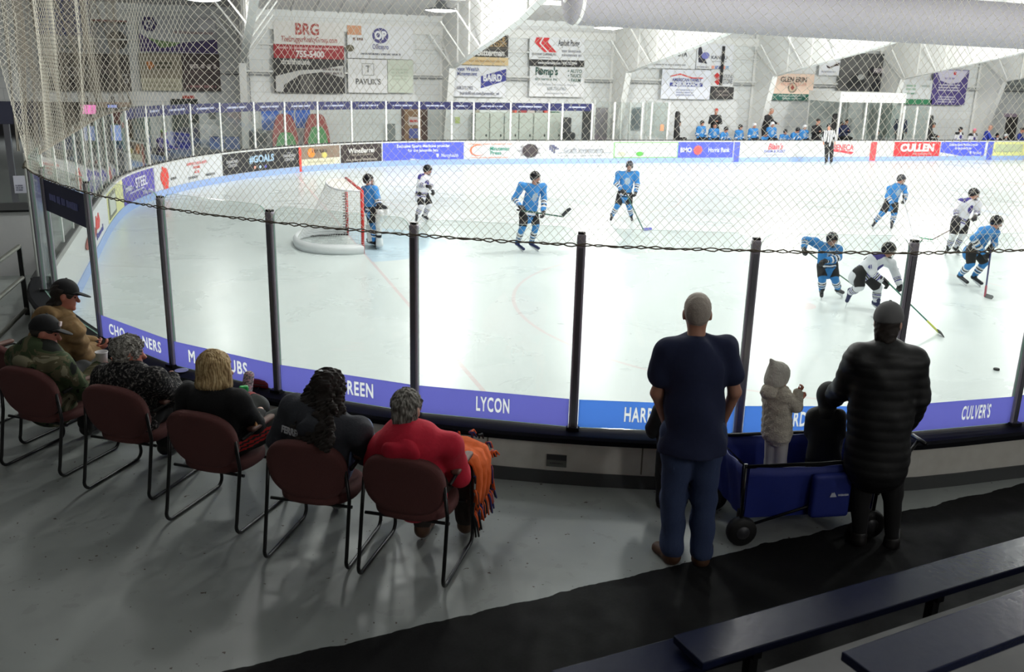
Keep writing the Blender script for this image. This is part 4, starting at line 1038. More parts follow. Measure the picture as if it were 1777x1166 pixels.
# sticks are carried things of their own
STICK_M = {}
def hockey_stick(top, heel, tip, label, shaft_rgb, blade_rgb, width=.026, tape=True, goalie=False, end_rgb=None):
    d = nrm(heel - top); root = empty('hockey_stick', heel); tag(root, label, 'hockey stick', 'hockey sticks')
    n_ = nrm(np.cross(d, tip - heel)); R = np.stack([np.cross(d, n_), n_, d], 1); L = np.linalg.norm(heel - top)
    b_ = MB(); b_.box((top + heel) / 2, (width, width * .75, L), R); bevel(b_.build('shaft', flat(shaft_rgb, .4), root), .004)
    if end_rgb is not None:
        b_ = MB(); b_.box(lerp(top, heel, .9), (width * 1.08, width * .85, L * .2), R); b_.build('shaft_end', flat(end_rgb, .4), root)
    b_ = MB(); b_.box(lerp(top, heel, .05), (width * 1.2, width * 1.0, L * .1), R); b_.build('grip_tape', BLACK, root)
    bd = nrm(tip - heel); bu = nrm(np.cross(n_, bd)); BL = np.linalg.norm(tip - heel); b_ = MB(); w = .07 if not goalie else .09
    if bu @ d > 0: bu = -bu
    vs = []
    for t in np.linspace(0, 1, 6):
        c = heel + bd * BL * t + n_ * .018 * t * t * 2; hh = w * (1 if t < .9 else .72)
        for o_, u2 in ((-.006, -.012), (.006, -.012), (.006, hh - .012), (-.006, hh - .012)): vs.append(c + n_ * o_ + bu * u2)
    b_.add(vs, [(i * 4 + q, i * 4 + (q + 1) % 4, i * 4 + 4 + (q + 1) % 4, i * 4 + 4 + q) for i in range(5) for q in range(4)] + [(0, 3, 2, 1), (20, 21, 22, 23)])
    b_.build('blade', flat(blade_rgb, .5), root)
    return root

# ------------------------------------------------------------------ players on the ice
GP = 'players on the ice'
# dark-blue-skated player with raised blade, left of centre
A = dict(hd=(929, 308, -.05), nk=(927, 323), sa=(906, 322, -.10), sb=(942, 324, .10), ea=(893, 345, -.12), wa=(903, 359, -.28), eb=(944, 347, .02), wb=(943, 369, -.16),
         pv=(917.6, 367), ha=(909.5, 372, -.06), hb=(926, 372, .06), ka=(907, 394, -.16), kb=(930, 392, -.06), aa=(897.5, 421, -.06), ab=(922, 421, .05), ta=(909, 431.5, -.20), tb=(935, 430, -.06))
J = pixel_pose((915, 438), A, heading(140))
b, J, H = hockey_player(J, heading(140), heading(120), .84, 'blue', 'person in blue jersey and black helmet resting a raised stick, left of centre ice', GP, h=.0105, skate_m=SKATE_BLUE)
D0 = at_z(915, 438, 0) @ FWH
hockey_stick(at_d(897, 364, D0 - .38), at_d(977, 376, D0 - .05), at_d(990, 361.5, D0 - .02), 'hockey stick with black blade held off the ice by the player left of centre', (40, 84, 70), (36, 40, 42))
# standing blue player nearer the far boards
B = dict(hd=(1092.5, 288, -.05), nk=(1090, 300), sa=(1074, 302), sb=(1104, 302), ea=(1069.5, 318, -.05), wa=(1080, 331, -.25), eb=(1106, 319, -.02), wb=(1103, 334, -.15),
         pv=(1084, 335), ha=(1077, 339.5), hb=(1091, 339.5), ka=(1072, 356, -.08), kb=(1091.5, 356, -.08), aa=(1062, 374), ab=(1095.5, 374), ta=(1060, 380.5, -.22), tb=(1097, 381, -.22))
J = pixel_pose((1083, 386), B, heading(178)); D0 = at_z(1083, 386, 0) @ FWH
hockey_player(J, heading(178), heading(186), .86, 'blue', 'person in blue jersey standing square to the camera near the far boards', GP, helm=mat('dark grey helmet', (52, 54, 60), .3))
hockey_stick(at_d(1086, 334, D0 - .34), at_z(1116.5, 399, .02), at_z(1131, 399.5, .02), 'hockey stick with violet blade held by the player near the far boards', (52, 96, 84), (104, 104, 190))
# blue player gliding, far right
Cc = dict(hd=(1564, 311.5), nk=(1558, 321), sa=(1545, 327, -.05), sb=(1568, 326, .05), ea=(1540, 341, -.12), wa=(1549, 354, -.22), eb=(1572, 337, .0), wb=(1570, 347, -.12),
          pv=(1546, 350), ha=(1540, 354.5, -.04), hb=(1552, 354.5, .04), ka=(1532, 368, -.08), kb=(1552, 370, -.05), aa=(1519, 384), ab=(1548, 387), ta=(1514.5, 391, -.12), tb=(1547, 394.5, -.2))
J = pixel_pose((1540, 397), Cc, heading(150)); D0 = at_z(1540, 397, 0) @ FWH
hockey_player(J, heading(150), heading(135), .84, 'blue', 'person in blue jersey leaning forward on skates, far right behind the others', GP, helm=mat('dark grey helmet', (52, 54, 60), .3))
hockey_stick(at_d(1567, 339, D0 - .15), at_z(1585, 411, .02), at_z(1597, 414, .02), 'pale hockey stick pointing down beside the top of the glass post', (206, 208, 212), (210, 212, 214))
# white player far right
Dd = dict(hd=(1690, 337), nk=(1683, 348), sa=(1668, 351, -.06), sb=(1696, 354, .06), ea=(1659, 364, -.12), wa=(1660, 377, -.26), eb=(1696, 368, -.02), wb=(1692, 376, -.2),
          pv=(1666, 380), ha=(1659, 385, -.05), hb=(1674, 385, .05), ka=(1654, 408, -.1), kb=(1671, 407, -.02), aa=(1646, 429.5), ab=(1658.5, 429), ta=(1641, 437, -.16), tb=(1665, 437, -.14))
J = pixel_pose((1655, 443), Dd, heading(140)); D0 = at_z(1655, 443, 0) @ FWH
hockey_player(J, heading(140), heading(125), .86, 'white', 'person in white jersey with purple crest standing far right', GP, helm=HELM_B)
hockey_stick(at_d(1700, 372, D0 - .25), at_z(1617.5, 416, .02), at_z(1596, 415, .02), 'hockey stick with green blade held across by the white player', (110, 86, 80), (60, 176, 120))
# blue player skating right, near right edge
E_ = dict(hd=(1729, 386), nk=(1719, 397), sa=(1706, 401, -.10), sb=(1727, 404, .10), ea=(1690, 414, -.22), wa=(1709, 441, -.25), eb=(1725, 424, .05), wb=(1721, 428, -.05),
          pv=(1691, 430), ha=(1685, 437, -.08), hb=(1697, 437, .08), ka=(1685, 457, -.12), kb=(1708, 456, .06), aa=(1666, 477, -.08), ab=(1690, 479, .08), ta=(1679, 489, -.1), tb=(1704, 491, .06))
J = pixel_pose((1682, 497), E_, heading(112)); D0 = at_z(1682, 497, 0) @ FWH
hockey_player(J, heading(112), heading(105), .84, 'blue', 'person in blue jersey and striped socks skating at the right edge', GP, h=.0105)
hockey_stick(at_d(1721, 424, D0 - .12), at_z(1709, 514.5, .02), at_z(1724, 520, .02), 'upright hockey stick with grey blade at the right edge', (44, 50, 96), (70, 74, 74), end_rgb=(150, 50, 70))
# blue player chasing, in front of the second post from the right
F_ = dict(hd=(1444, 416, -.05), nk=(1437, 430), sa=(1414, 420, .0), sb=(1453, 433, .0), ea=(1398, 417, -.02), wa=(1395.5, 431, -.1), eb=(1455, 447, -.1), wb=(1431, 453, -.26),
          pv=(1436, 458), ha=(1428, 463), hb=(1444, 463), ka=(1427, 480, -.1), kb=(1448, 481, -.08), aa=(1426, 503.5), ab=(1454, 500.5), ta=(1426, 513, -.16), tb=(1463, 506.5, -.06))
J = pixel_pose((1430, 520), F_, heading(165)); D0 = at_z(1430, 520, 0) @ FWH
hockey_player(J, heading(165), heading(168), .84, 'blue', 'person in blue jersey with elbow raised, chasing beside the white player', GP, h=.0105)
hockey_stick(at_d(1392, 430, D0 - .12), at_z(1484, 497, .02), at_z(1497, 503, .02), 'hockey stick held low across the chasing blue player', (60, 110, 84), (40, 44, 44))
# white player 41 reaching for the puck
Gg = dict(hd=(1542, 434, -.06), nk=(1529, 447, -.02), sa=(1515, 447, -.12), sb=(1546, 456, .10), ea=(1516, 474, -.20), wa=(1533, 488, -.26), eb=(1556, 479, .06), wb=(1561, 494, -.02),
          pv=(1498, 472), ha=(1490, 474, -.06), hb=(1506, 478, .06), ka=(1492, 497, -.14), kb=(1523, 499, .05), aa=(1475, 508, .10, 1), ab=(1520, 523, .06), ta=(1470, 521, .12, 1), tb=(1531, 534, .02))
J = pixel_pose((1522, 541), Gg, heading(118)); D0 = at_z(1522, 541, 0) @ FWH
hockey_player(J, heading(118), heading(115), .86, 'white', 'person in white jersey number 41 stretching forward for the puck', GP, h=.010, number='41', skate_m=SKATE_BLUE)
hockey_stick(at_d(1533, 482, D0 - .25), at_z(1629, 576.5, .02), at_z(1642, 583, .02), 'long green hockey stick with black blade reaching to the right', (44, 110, 92), (34, 38, 38), end_rgb=(190, 200, 70))
# white player by the goal
W1 = dict(hd=(742, 295), nk=(737, 305), sa=(731, 308, -.08), sb=(744, 309, .08), ea=(728, 320, -.14), wa=(741, 323, -.28), eb=(748, 321, .05), wb=(751, 331, -.12),
          pv=(732, 335), ha=(728.5, 339, -.05), hb=(738, 339, .05), ka=(731, 356, -.1), kb=(745, 355, .0), aa=(723.5, 375), ab=(737, 373), ta=(722, 382, -.14), tb=(742.5, 379, -.08))
J = pixel_pose((730, 386), W1, heading(125))
hockey_player(J, heading(125), heading(105), .84, 'white', 'person in white jersey and black pants turning beside the goalkeeper', GP, helm=HELM_B)
# goalkeeper in front of the net
def goalie():
    Q = dict(hd=(639.5, 312.5), nk=(641, 325), sa=(634, 329, .10), sb=(650, 329, -.10), ea=(632, 346, .16), wa=(636, 360, .05), eb=(655, 345, -.16), wb=(659, 365, -.24),
             pv=(645, 360), ha=(641, 365, .08), hb=(649, 365, -.08), ka=(647, 386, .10), kb=(651, 387, -.14), aa=(641, 414, .12), ab=(647, 418, -.16), ta=(651, 420, .12), tb=(658, 424, -.16))
    J = pixel_pose((645, 431), Q, heading(84)); D0 = at_z(645, 431, 0) @ FWH; k = .86
    body, J, H = hockey_player(J, heading(84), heading(95), k, 'blue', 'person in goalkeeper pads and blue jersey standing at the goal post', GP, goalie=True)
    PAD = mat('white goal pad', (220, 222, 222), .45, var=.08, bump=.1); f = heading(84)
    for q in 'LR':
        n, a = J['k' + q], J['a' + q]; u_ = nrm(n - a); R = np.stack([np.cross(f, u_), f, u_], 1); S = Sdf(.012, .03)
        S.rbox((n + a) / 2 + f * .085 + u_ * .06, (.135 * k, .055, .40 * k), R, .05); S.rbox(a + f * .14 - u_ * .04, (.13 * k, .07, .06), R, .04); S.rbox(n + f * .10 + u_ * .20, (.13 * k, .05, .12), R, .05)
        S.noise = lambda p: .004 * np.sin(p[:, 2] * 60)
        S.build('leg_pad', [PAD, BLACK_J], body, lambda p, n=n, a=a: np.where(np.abs((p - a) @ u_ - .17) < .03, 1, 0))
    w = J['wL'] if (J['wL'] - J['wR']) @ FWH > 0 else J['wR']; S = Sdf(.012, .02); R = np.stack([np.cross(f, Zv), f, Zv], 1)
    far, near = (J['wL'], J['wR']) if (J['wL'] - J['wR']) @ FWH > 0 else (J['wR'], J['wL'])
    S = Sdf(.012, .02); S.rbox(far + f * .05, (.09, .03, .16), R, .02); S.cap(far - f * .03, far - f * .03 + Zv * .06, .055); S.build('blocker', BLACK_J, body)
    S = Sdf(.012, .03); S.ell(near + f * .06 - Zv * .03, (.05, .12, .14), R); S.cap(near - f * .02, near + Zv * .10, .06); S.ell(near + f * .09 - Zv * .02 - FWH * .06, (.04, .07, .09), R, op='sub'); S.build('catching_glove', [PAD, BLACK_J], body, lambda p: np.where(p[:, 2] > near[2] + .03, 1, 0))
    S = Sdf(.012, .02); c = J['nk'] + f * .06; S.ell(c + Zv * .0, (.10, .05, .055), R); S.build('neck_guard', mat('red neck guard', (170, 44, 52), .6), body)
    S = Sdf(.012, .02); c = lerp(J['nk'], J['pv'], .3) + f * .14; S.ell(c, (.10, .03, .14), R); S.build('chest_crest', LOGO_J, body)
    r = hockey_stick(at_d(634, 352, D0 + .0), at_z(642, 419, .02), at_z(656, 431, .02), 'goalkeeper stick with wide paddle resting on the ice by the net', (206, 208, 208), (44, 46, 50), width=.03, goalie=True)
    b_ = MB(); a_, c_ = at_d(638, 390, D0 - .06), at_d(642, 419, D0 - .12); d = nrm(c_ - a_); sd = nrm(np.cross(d, FWH)); b_.box((a_ + c_) / 2, (.085, .02, np.linalg.norm(c_ - a_)), np.stack([sd, np.cross(d, sd), d], 1)); b_.build('paddle', flat((206, 208, 208)), r)
goalie()
# referee at the far boards
Rf = dict(hd=(1438.6, 220), nk=(1438, 227), sa=(1431, 229), sb=(1446, 229), ea=(1428.5, 239), wa=(1429, 247, -.1), eb=(1449, 239), wb=(1449, 247, -.1), pv=(1438.5, 248), ha=(1435, 250), hb=(1442, 250),
          ka=(1434.5, 265, -.04), kb=(1443, 265, -.04), aa=(1434, 279), ab=(1442.5, 279.5), ta=(1432, 282, -.16), tb=(1441.5, 282.5, -.16))
def referee():
    bf = heading(190); J = complete(pixel_pose((1438, 285), Rf, bf), bf); k = .96; H = head_axes(J, heading(200))
    body = make_body(J, k, .98, H, .014, SKIN, 'person in black and white striped shirt standing before the far boards', GP)
    stripes = bpy.data.materials.new('striped shirt'); stripes.use_nodes = True; nt = stripes.node_tree
    tc = nt.nodes.new('ShaderNodeTexCoord'); wv = nt.nodes.new('ShaderNodeTexWave'); wv.inputs['Scale'].default_value = 4.2; rm = nt.nodes.new('ShaderNodeValToRGB'); rm.color_ramp.interpolation = 'CONSTANT'
    rm.color_ramp.elements[0].color = lin((28, 28, 32)); rm.color_ramp.elements[1].color = lin((226, 228, 230)); rm.color_ramp.elements[1].position = .42
    nt.links.new(tc.outputs['Object'], wv.inputs['Vector']); nt.links.new(wv.outputs['Fac'], rm.inputs[0]); nt.links.new(rm.outputs[0], nt.nodes['Principled BSDF'].inputs['Base Color'])
    S = Sdf(.014, .03); add_torso(S, J, k, .012, 1, 1, low=.02)
    for q in 'LR': add_arm(S, J, q, k, .014, t1=.7)
    S.build('striped_shirt', stripes, body)
    S = Sdf(.014, .03); S.cap(J['pv'] - J['sd'] * .05, J['pv'] + J['sd'] * .05, .13, axis=J['fwd'], flat=.85)
    for q in 'LR': add_leg(S, J, q, k, .022, t1=.95)
    S.build('trousers', PANTS_B, body)
    for q in 'LR': skate(J['a' + q], J['t' + q], k, SKATE_M, body, .014)
    helmet(J, H, .98, HELM_B, body, .014, False)
referee()
# puck
p = at_z(1729, 642, 0); b_ = MB(); b_.lathe([(.032, 0), (.038, .004), (.038, .021), (.032, .025)], p, 24)
tag(b_.build('puck', mat('black rubber', (16, 16, 17), .6, bump=.2, scale=90)), 'small black puck lying on the ice at right', 'puck')

# ------------------------------------------------------------------ goal
def goal():
    P0 = at_z(630, 440, 0); P1 = at_z(600.5, 408, 0); P0[0] = P1[0] = 2.87
    root = empty('goal_net', (P0 + P1) / 2); tag(root, 'red and white hockey goal with a white mesh, seen from behind left', 'goal')
    h = 1.22; FR = mat('red goal pipe', (196, 44, 40), .35); WP = mat('white base pad', (224, 226, 228), .6, var=.1, bump=.2)
    for p in (P0, P1): b_ = MB(); b_.tube([p, p + Zv * h], .034, 12); b_.build('goal_post', FR, root, smooth=True)
    b_ = MB(); b_.tube([P0 + Zv * h, P1 + Zv * h], .034, 12); b_.build('crossbar', FR, root, smooth=True)
    Wd = np.linalg.norm(P1 - P0); mid = (P0 + P1) / 2
    def base(t, dep, half):           # rounded back frame, t in [-1, 1]
        a = t * math.pi / 2; c = abs(math.cos(a)) ** .75; s = math.copysign(abs(math.sin(a)) ** .8, t)
        return V3(mid[0] - dep * c, mid[1] + half * s, 0)
    low = [base(t, 1.18, Wd / 2 * 1.06 if abs(t) < .95 else Wd / 2) for t in np.linspace(-1, 1, 33)]; top = [base(t, .52, Wd / 2 * .98) + Zv * h for t in np.linspace(-1, 1, 33)]
    b_ = MB(); b_.tube([p + Zv * .05 for p in low], .04, 8); b_.build('base_pipe', WP, root, smooth=True)
    S_ = MB(); vs = []                                     # padded skirt round the base
    for o, z in ((.05, 0), (.06, .12), (.0, .2), (-.05, .1)):
        for p in low: n_ = nrm(p - V3(mid[0] - .3, mid[1], 0)); vs.append(p + n_ * o + Zv * z)
    S_.add(vs, [(r * 33 + i, r * 33 + i + 1, ((r + 1) % 4) * 33 + i + 1, ((r + 1) % 4) * 33 + i) for r in range(4) for i in range(32)]); S_.build('skirt_pad', WP, root, smooth=True)
    b_ = MB(); b_.tube(top, .022, 8); b_.build('top_frame', WP, root, smooth=True)
    b_ = MB()                                              # mesh: back and sides, then the roof
    NM = 40; tl = np.linspace(-1, 1, 61)
    for t in tl:
        l, u2 = base(t, 1.18, Wd / 2 * 1.04) + Zv * .06, base(t, .52, Wd / 2 * .98) + Zv * h
        b_.tube([l + (u2 - l) * q - V3(-.04 * math.sin(q * math.pi), 0, 0) for q in np.linspace(0, 1, 6)], .0028, 3)
    for q in np.linspace(.03, 1, 26):
        b_.tube([(base(t, 1.18, Wd / 2 * 1.04) + Zv * .06) * (1 - q) + (base(t, .52, Wd / 2 * .98) + Zv * h) * q + V3(.04 * math.sin(q * math.pi), 0, 0) for t in np.linspace(-1, 1, 25)], .0028, 3)
    b_.build('net_mesh', mat('white goal mesh', (232, 233, 232), .7), root)
    b_ = MB(); b_.add([p + Zv * .004 for p in top] , [tuple(range(33))]); b_.build('net_roof', mat('white net roof', (226, 222, 216), .8), root)
    b_ = MB(); b_.tube([P1 + V3(.0, -.06, .03), V3(mid[0] - .9, P1[1] - .15, .03)], .02, 6); b_.build('inner_skirt', BLACK, root)
    b_ = MB()                                              # lacing on the far post
    for z in np.arange(.06, h, .06): b_.tube([P1 + V3(-.03 + .055 * math.cos(t), .05 * math.sin(t), z) for t in np.linspace(0, 2 * math.pi, 9)[:-1]], .007, 4, closed=True)
    b_.build('lacing', mat('dark lacing', (60, 40, 40), .8), root)
goal()

# ------------------------------------------------------------------ banners on the back wall
def wrect(x0, y0, x1, y1, Y=WY):
    a, b_, c, d = at_y(x0, y0, Y), at_y(x1, y1, Y), at_y(x0, y1, Y), at_y(x1, y0, Y)
    return (a[0] + c[0]) / 2, (b_[0] + d[0]) / 2, (c[2] + b_[2]) / 2, (a[2] + d[2]) / 2     # X0, X1, Z0, Z1
class Banner:
    def __init__(s, rect, rgb, label, name='banner', cat='banner', off=.05, th=.03, group='banners on the back wall', m=None, parent=None):
        off += .165; s.x0, s.x1, s.z0, s.z1 = wrect(*rect, WY - off - th); s.px = rect; s.Y = WY - off - th; b_ = MB(); b_.bbox(s.x0, s.x1, s.Y, WY - off, s.z0, s.z1)
        s.o = b_.build(name, m or flat(rgb), parent); s.n = 0
        if label: tag(s.o, label, cat, group)
    def P(s, x, y):
        u_ = (x - s.px[0]) / (s.px[2] - s.px[0]); v = (y - s.px[1]) / (s.px[3] - s.px[1])
        return s.x0 + (s.x1 - s.x0) * u_, s.z1 - (s.z1 - s.z0) * v
    def t(s, x0, y0, x1, y1, body, rgb, bold=.02, **k):
        a, b_ = s.P(x0, y0), s.P(x1, y1); s.n += 1
        text_fit(body, b_[0] - a[0], (a[1] - b_[1]), rgb, ((a[0] + b_[0]) / 2, s.Y - .012 - .001 * s.n, (a[1] + b_[1]) / 2), (1, 0, 0), parent=s.o, bold=bold, **k)
    def r(s, x0, y0, x1, y1, rgb, name='print_block', m=None):
        a, b_ = s.P(x0, y0), s.P(x1, y1); s.n += 1; q = MB(); q.bbox(a[0], b_[0], s.Y - .003 - .0012 * s.n, s.Y, b_[1], a[1]); q.build(name, m or flat(rgb), s.o)
    def g(s, pts, rgb, name='emblem'):
        s.n += 1; q = MB(); pp = [s.P(*p) for p in pts]; q.prism(pp, 1, s.Y - .003 - .0012 * s.n, s.Y); q.build(name, flat(rgb), s.o)
    def bars(s, x0, y0, x1, y1, rgb, rows, seed):
        a, b_ = s.P(x0, y0), s.P(x1, y1); s.n += 1; q = MB(); word_bars(q, V3((a[0] + b_[0]) / 2, s.Y - .006 - .0012 * s.n, (a[1] + b_[1]) / 2), V3(1, 0, 0), V3(0, 1, 0), b_[0] - a[0], a[1] - b_[1], seed, rows); q.build('lettering', flat(rgb), s.o)
def ell_px(cx, cy_, rx, ry, n_=22): return [(cx + rx * math.cos(2 * math.pi * i / n_), cy_ + ry * math.sin(2 * math.pi * i / n_)) for i in range(n_)]
DKB = (44, 40, 40); PH = mat('printed photograph grey', (120, 120, 118), .6, rgb2=(40, 40, 42), scale=1.4, detail=6)
b = Banner((62, -8, 157, 62), (40, 62, 120), 'dark blue banner at the upper left corner behind the net'); b.r(62, -8, 100, 14, (120, 130, 140))
b = Banner((72, 33, 222, 92), (150, 156, 160), 'pale grey banner with a dark round picture, upper left', off=.01); b.g(ell_px(203, 68, 18, 16), (46, 44, 44)); b.bars(75, 76, 165, 88, (70, 90, 86), 1, 5); b.r(72, 33, 222, 36, (140, 80, 76))
b = Banner((74, 93, 226, 158), DKB, 'wide dark banner with dim white lettering, left'); b.t(100, 116, 160, 134, 'LIONS', (140, 140, 140)); b.t(208, 128, 222, 144, 'G', (150, 150, 150)); b.bars(160, 110, 195, 128, (110, 100, 100), 2, 8); b.g(ell_px(88, 126, 8, 8), (130, 130, 132))
b = Banner((241, 28, 377, 92), (196, 198, 200), 'white banner with a purple cog mark and a green and purple swoosh'); b.g([(241, 58), (252, 66), (290, 76), (330, 72), (376, 66), (376, 91), (241, 91)], (74, 58, 112)); b.g([(254, 66), (275, 71), (312, 74), (300, 80), (278, 84)], (120, 150, 96)); b.g([(259.5 + (12 if i % 2 else 14) * math.cos(i * math.pi / 6), 43.5 + (12 if i % 2 else 14) * math.sin(i * math.pi / 6)) for i in range(12)], (52, 44, 96)); b.g(ell_px(259.5, 43.5, 7, 7), (190, 190, 200)); b.g(ell_px(259.5, 43.5, 4, 4), (52, 44, 96)); b.r(346, 33, 374, 50, (224, 224, 226)); b.bars(300, 52, 370, 60, (170, 150, 150), 1, 3)
b = Banner((243, 93, 316, 136), (150, 142, 122), 'tan banner with an orange and green mark, left of the first column'); b.g([(254, 108), (262, 106), (268, 114), (260, 122), (255, 116)], (206, 128, 60)); b.bars(270, 106, 300, 120, (90, 90, 70), 2, 4)
b = Banner((246, 136, 316, 157), (188, 184, 160), 'cream strip banner under the tan one'); b.bars(252, 140, 310, 153, (160, 156, 134), 2, 6)
b = Banner((316, 93, 382, 158), (70, 58, 56), 'dark brown banner with white script right of the tan one'); b.bars(330, 108, 376, 122, (190, 180, 176), 1, 7); b.bars(322, 146, 376, 154, (150, 110, 110), 1, 9); b.r(318, 124, 380, 126, (100, 84, 80))
b = Banner((475, 40, 597, 78), (222, 220, 216), 'white realty banner with large red initials'); b.t(509, 42, 556, 62, 'BRG', (168, 70, 60), bold=.03); b.t(478, 64, 594, 74, 'TheBruggerRealtyGroup.com', (170, 76, 66), bold=.01)
b = Banner((475, 78, 597, 102), (158, 34, 42), 'dark red banner with a white telephone number'); b.t(508, 89, 566, 100, '755-5400', (236, 226, 226), bold=.04); b.bars(482, 81, 590, 87, (216, 170, 170), 1, 11)
b = Banner((475, 102, 598, 161), (46, 44, 44), 'black and white banner with a barn photograph and lowercase lettering'); b.t(483, 103, 543, 113, 'drafthouse', (214, 212, 208), bold=.03); b.g([(478, 133), (520, 122), (555, 120), (596, 112), (597, 134), (560, 124), (520, 130), (492, 148), (490, 160), (478, 160)], (196, 196, 194)); b.r(520, 130, 545, 160, (84, 82, 80)); b.bars(560, 116, 594, 130, (110, 100, 100), 2, 12)
b = Banner((603, 45, 717, 102), (226, 228, 230), 'white banner with a purple round monogram'); b.r(603, 46, 627, 62, (208, 150, 112)); b.g(ell_px(659.5, 62, 14, 13.5), (70, 66, 126)); b.t(649, 55, 670, 69, 'OP', (236, 238, 242), bold=.05); b.t(643, 77, 676, 86, 'Officepro', (96, 92, 140)); b.bars(625, 91, 696, 97, (110, 112, 120), 1, 13); b.g(ell_px(607, 85, 7, 6), (90, 84, 60)); b.bars(612, 65, 632, 73, (120, 90, 80), 1, 2)
b = Banner((604, 103, 672, 161), (230, 231, 231), 'white banner with a square T emblem and wide black lettering'); b.t(611, 137, 666, 147, "PAVLIK'S", (62, 62, 62), bold=.02); b.r(628, 110, 649, 131, (120, 122, 120)); b.r(629, 111, 648, 130, (230, 231, 231)); b.t(634, 114, 643, 126, 'T', (110, 112, 110))
b = Banner((673, 104, 717, 161), (206, 214, 198), 'pale green banner right of the square T emblem'); b.bars(680, 118, 710, 140, (186, 196, 178), 4, 15)
b = Banner((792, 60, 882, 98), (40, 38, 34), 'black and gold banner partly behind the roof frame'); b.t(838, 64, 879, 72, 'FORCE', (190, 156, 100)); b.t(838, 73, 880, 81, 'BLACK COUNTY', (190, 156, 100)); b.t(822, 86, 881, 97, 'Batterman', (226, 224, 220), bold=.03); b.r(828, 82.5, 882, 84, (90, 84, 70))
b = Banner((790, 99, 882, 113), (214, 188, 140), 'tan strip banner under the black and gold one'); b.bars(800, 103, 876, 109, (180, 150, 104), 1, 16)
b = Banner((784, 114, 878, 168), (228, 230, 234), 'white wealth banner with a blue slanted box'); b.t(790, 117, 834, 124, 'vate Wealth', (96, 104, 156)); b.t(789, 125, 831, 132, 'Management', (96, 104, 156)); b.g([(834, 132), (879 - 1, 118.5), (878, 139), (834, 153)], (46, 52, 140)); b.t(836, 129, 872, 141, 'BAIRD', (232, 234, 240), bold=.04); b.t(790, 150, 823, 156, '608.372.7902', (110, 110, 124)); b.t(788, 159, 876, 165, 'bairdoffices.com/janesville_wi', (110, 114, 130))
b = Banner((919, 65, 1014, 104), (226, 228, 230), 'white asphalt banner with a red chevron mark'); b.g([(930, 66), (953, 66), (950, 74), (966, 91), (944, 91), (927, 75)], (206, 40, 46)); b.g([(941, 66), (943, 66), (938, 76), (953, 91), (950, 91), (935, 76)], (226, 228, 230)); b.t(963, 69, 1010, 80, 'Asphalt Paving', (66, 66, 70)); b.bars(975, 85, 1010, 99, (150, 152, 160), 2, 17); b.t(922, 93, 966, 97, 'ROCK ROAD COMPANIES, INC', (100, 100, 104)); b.bars(934, 99, 956, 102, (160, 160, 164), 1, 18)
b = Banner((919, 104, 1014, 115), (36, 34, 36), 'black web address strip under the asphalt banner'); b.t(926, 107, 1008, 112, 'www.rockroads.com / 608.752.8944', (226, 226, 226), bold=.03)
b = Banner((919, 116, 1014, 168), (230, 231, 232), 'white tire service banner with dark green lettering'); b.t(923, 118, 972, 131, "Pomp's", (46, 84, 74), bold=.04); b.t(923, 135, 971, 140, 'tire service inc', (120, 140, 134)); b.g(ell_px(937, 125, 5, 6), (90, 90, 90))
for k, w_ in enumerate(('• AUTO', '• TRUCK', '• FARM')): b.t(983, 120 + k * 8, 1010, 126 + k * 8, w_, (84, 110, 100), bold=.03)
b.t(925, 145, 1008, 149, '5150 Parkside Drive Janesville, Wisconsin', (176, 180, 184), bold=.0); b.t(946, 151, 986, 157, '608.754.1962', (166, 172, 176)); b.bars(946, 160, 988, 164, (190, 192, 196), 1, 19)
b = Banner((1124, 72, 1208, 119), (222, 224, 226), 'white motor dealer banner mostly behind a roof frame'); b.t(1158, 89, 1192, 98, 'TOYOTA', (60, 62, 64), bold=.03); b.bars(1134, 110, 1192, 115, (160, 162, 166), 1, 20)
b = Banner((1209, 76, 1272, 120), (224, 226, 230), 'white banner with a leaning hockey stick picture'); b.g([(1211, 77), (1215, 77), (1219, 94), (1228, 111), (1213, 109), (1211, 95)], (36, 36, 52)); b.g(ell_px(1224, 97, 7, 6), (120, 124, 190)); b.t(1234, 97, 1262, 103, 'KANDU', (90, 92, 100)); b.bars(1236, 105, 1262, 108, (170, 170, 176), 1, 21); b.bars(1203 + 7, 115, 1232, 119, (150, 150, 158), 1, 22)
for k, c_ in enumerate(((226, 160, 140), (110, 130, 190), (70, 74, 110), (226, 150, 130), (120, 160, 200))): b.r(1236 + k * 6.2, 114, 1241 + k * 6.2, 119.5, c_)
b = Banner((1148, 121, 1233, 172), (228, 231, 240), 'white insurance banner with a red roof line'); b.g([(1162, 132), (1179, 127.5), (1200, 134), (1219, 134), (1219, 136), (1199, 136), (1179, 130), (1162, 134)], (220, 74, 66)); b.t(1162, 136, 1220, 142, 'AMERICAN FAMILY', (70, 78, 146), bold=.02); b.r(1162, 143.5, 1219, 150, (52, 62, 140)); b.t(1165, 144.3, 1216, 149.3, 'INSURANCE', (228, 231, 240), bold=.05); b.bars(1174, 154, 1206, 167, (160, 166, 190), 3, 23)
b = Banner((1234, 121, 1273, 150), (220, 221, 222), 'white stone company banner with red diamonds'); b.g([(1244, 126), (1250, 132), (1244, 139), (1238, 132)], (200, 50, 50)); b.g([(1247, 137), (1253, 142), (1246, 148), (1240, 142)], (200, 50, 50)); b.t(1253, 129, 1272, 136, 'ROUND', (140, 142, 146), bold=0); b.t(1254, 137, 1272, 146, 'STONE', (120, 122, 128), bold=.01)
b = Banner((1234, 151, 1273, 172), (42, 40, 40), 'small black banner under the stone company banner'); b.bars(1242, 155, 1266, 168, (120, 112, 108), 2, 24)
b = Banner((1251.5, 80, 1256, 148), (30, 30, 34), 'tall black hockey stick shape hanging over the white banners', name='stick_display', cat='sign', off=.11, group=None)
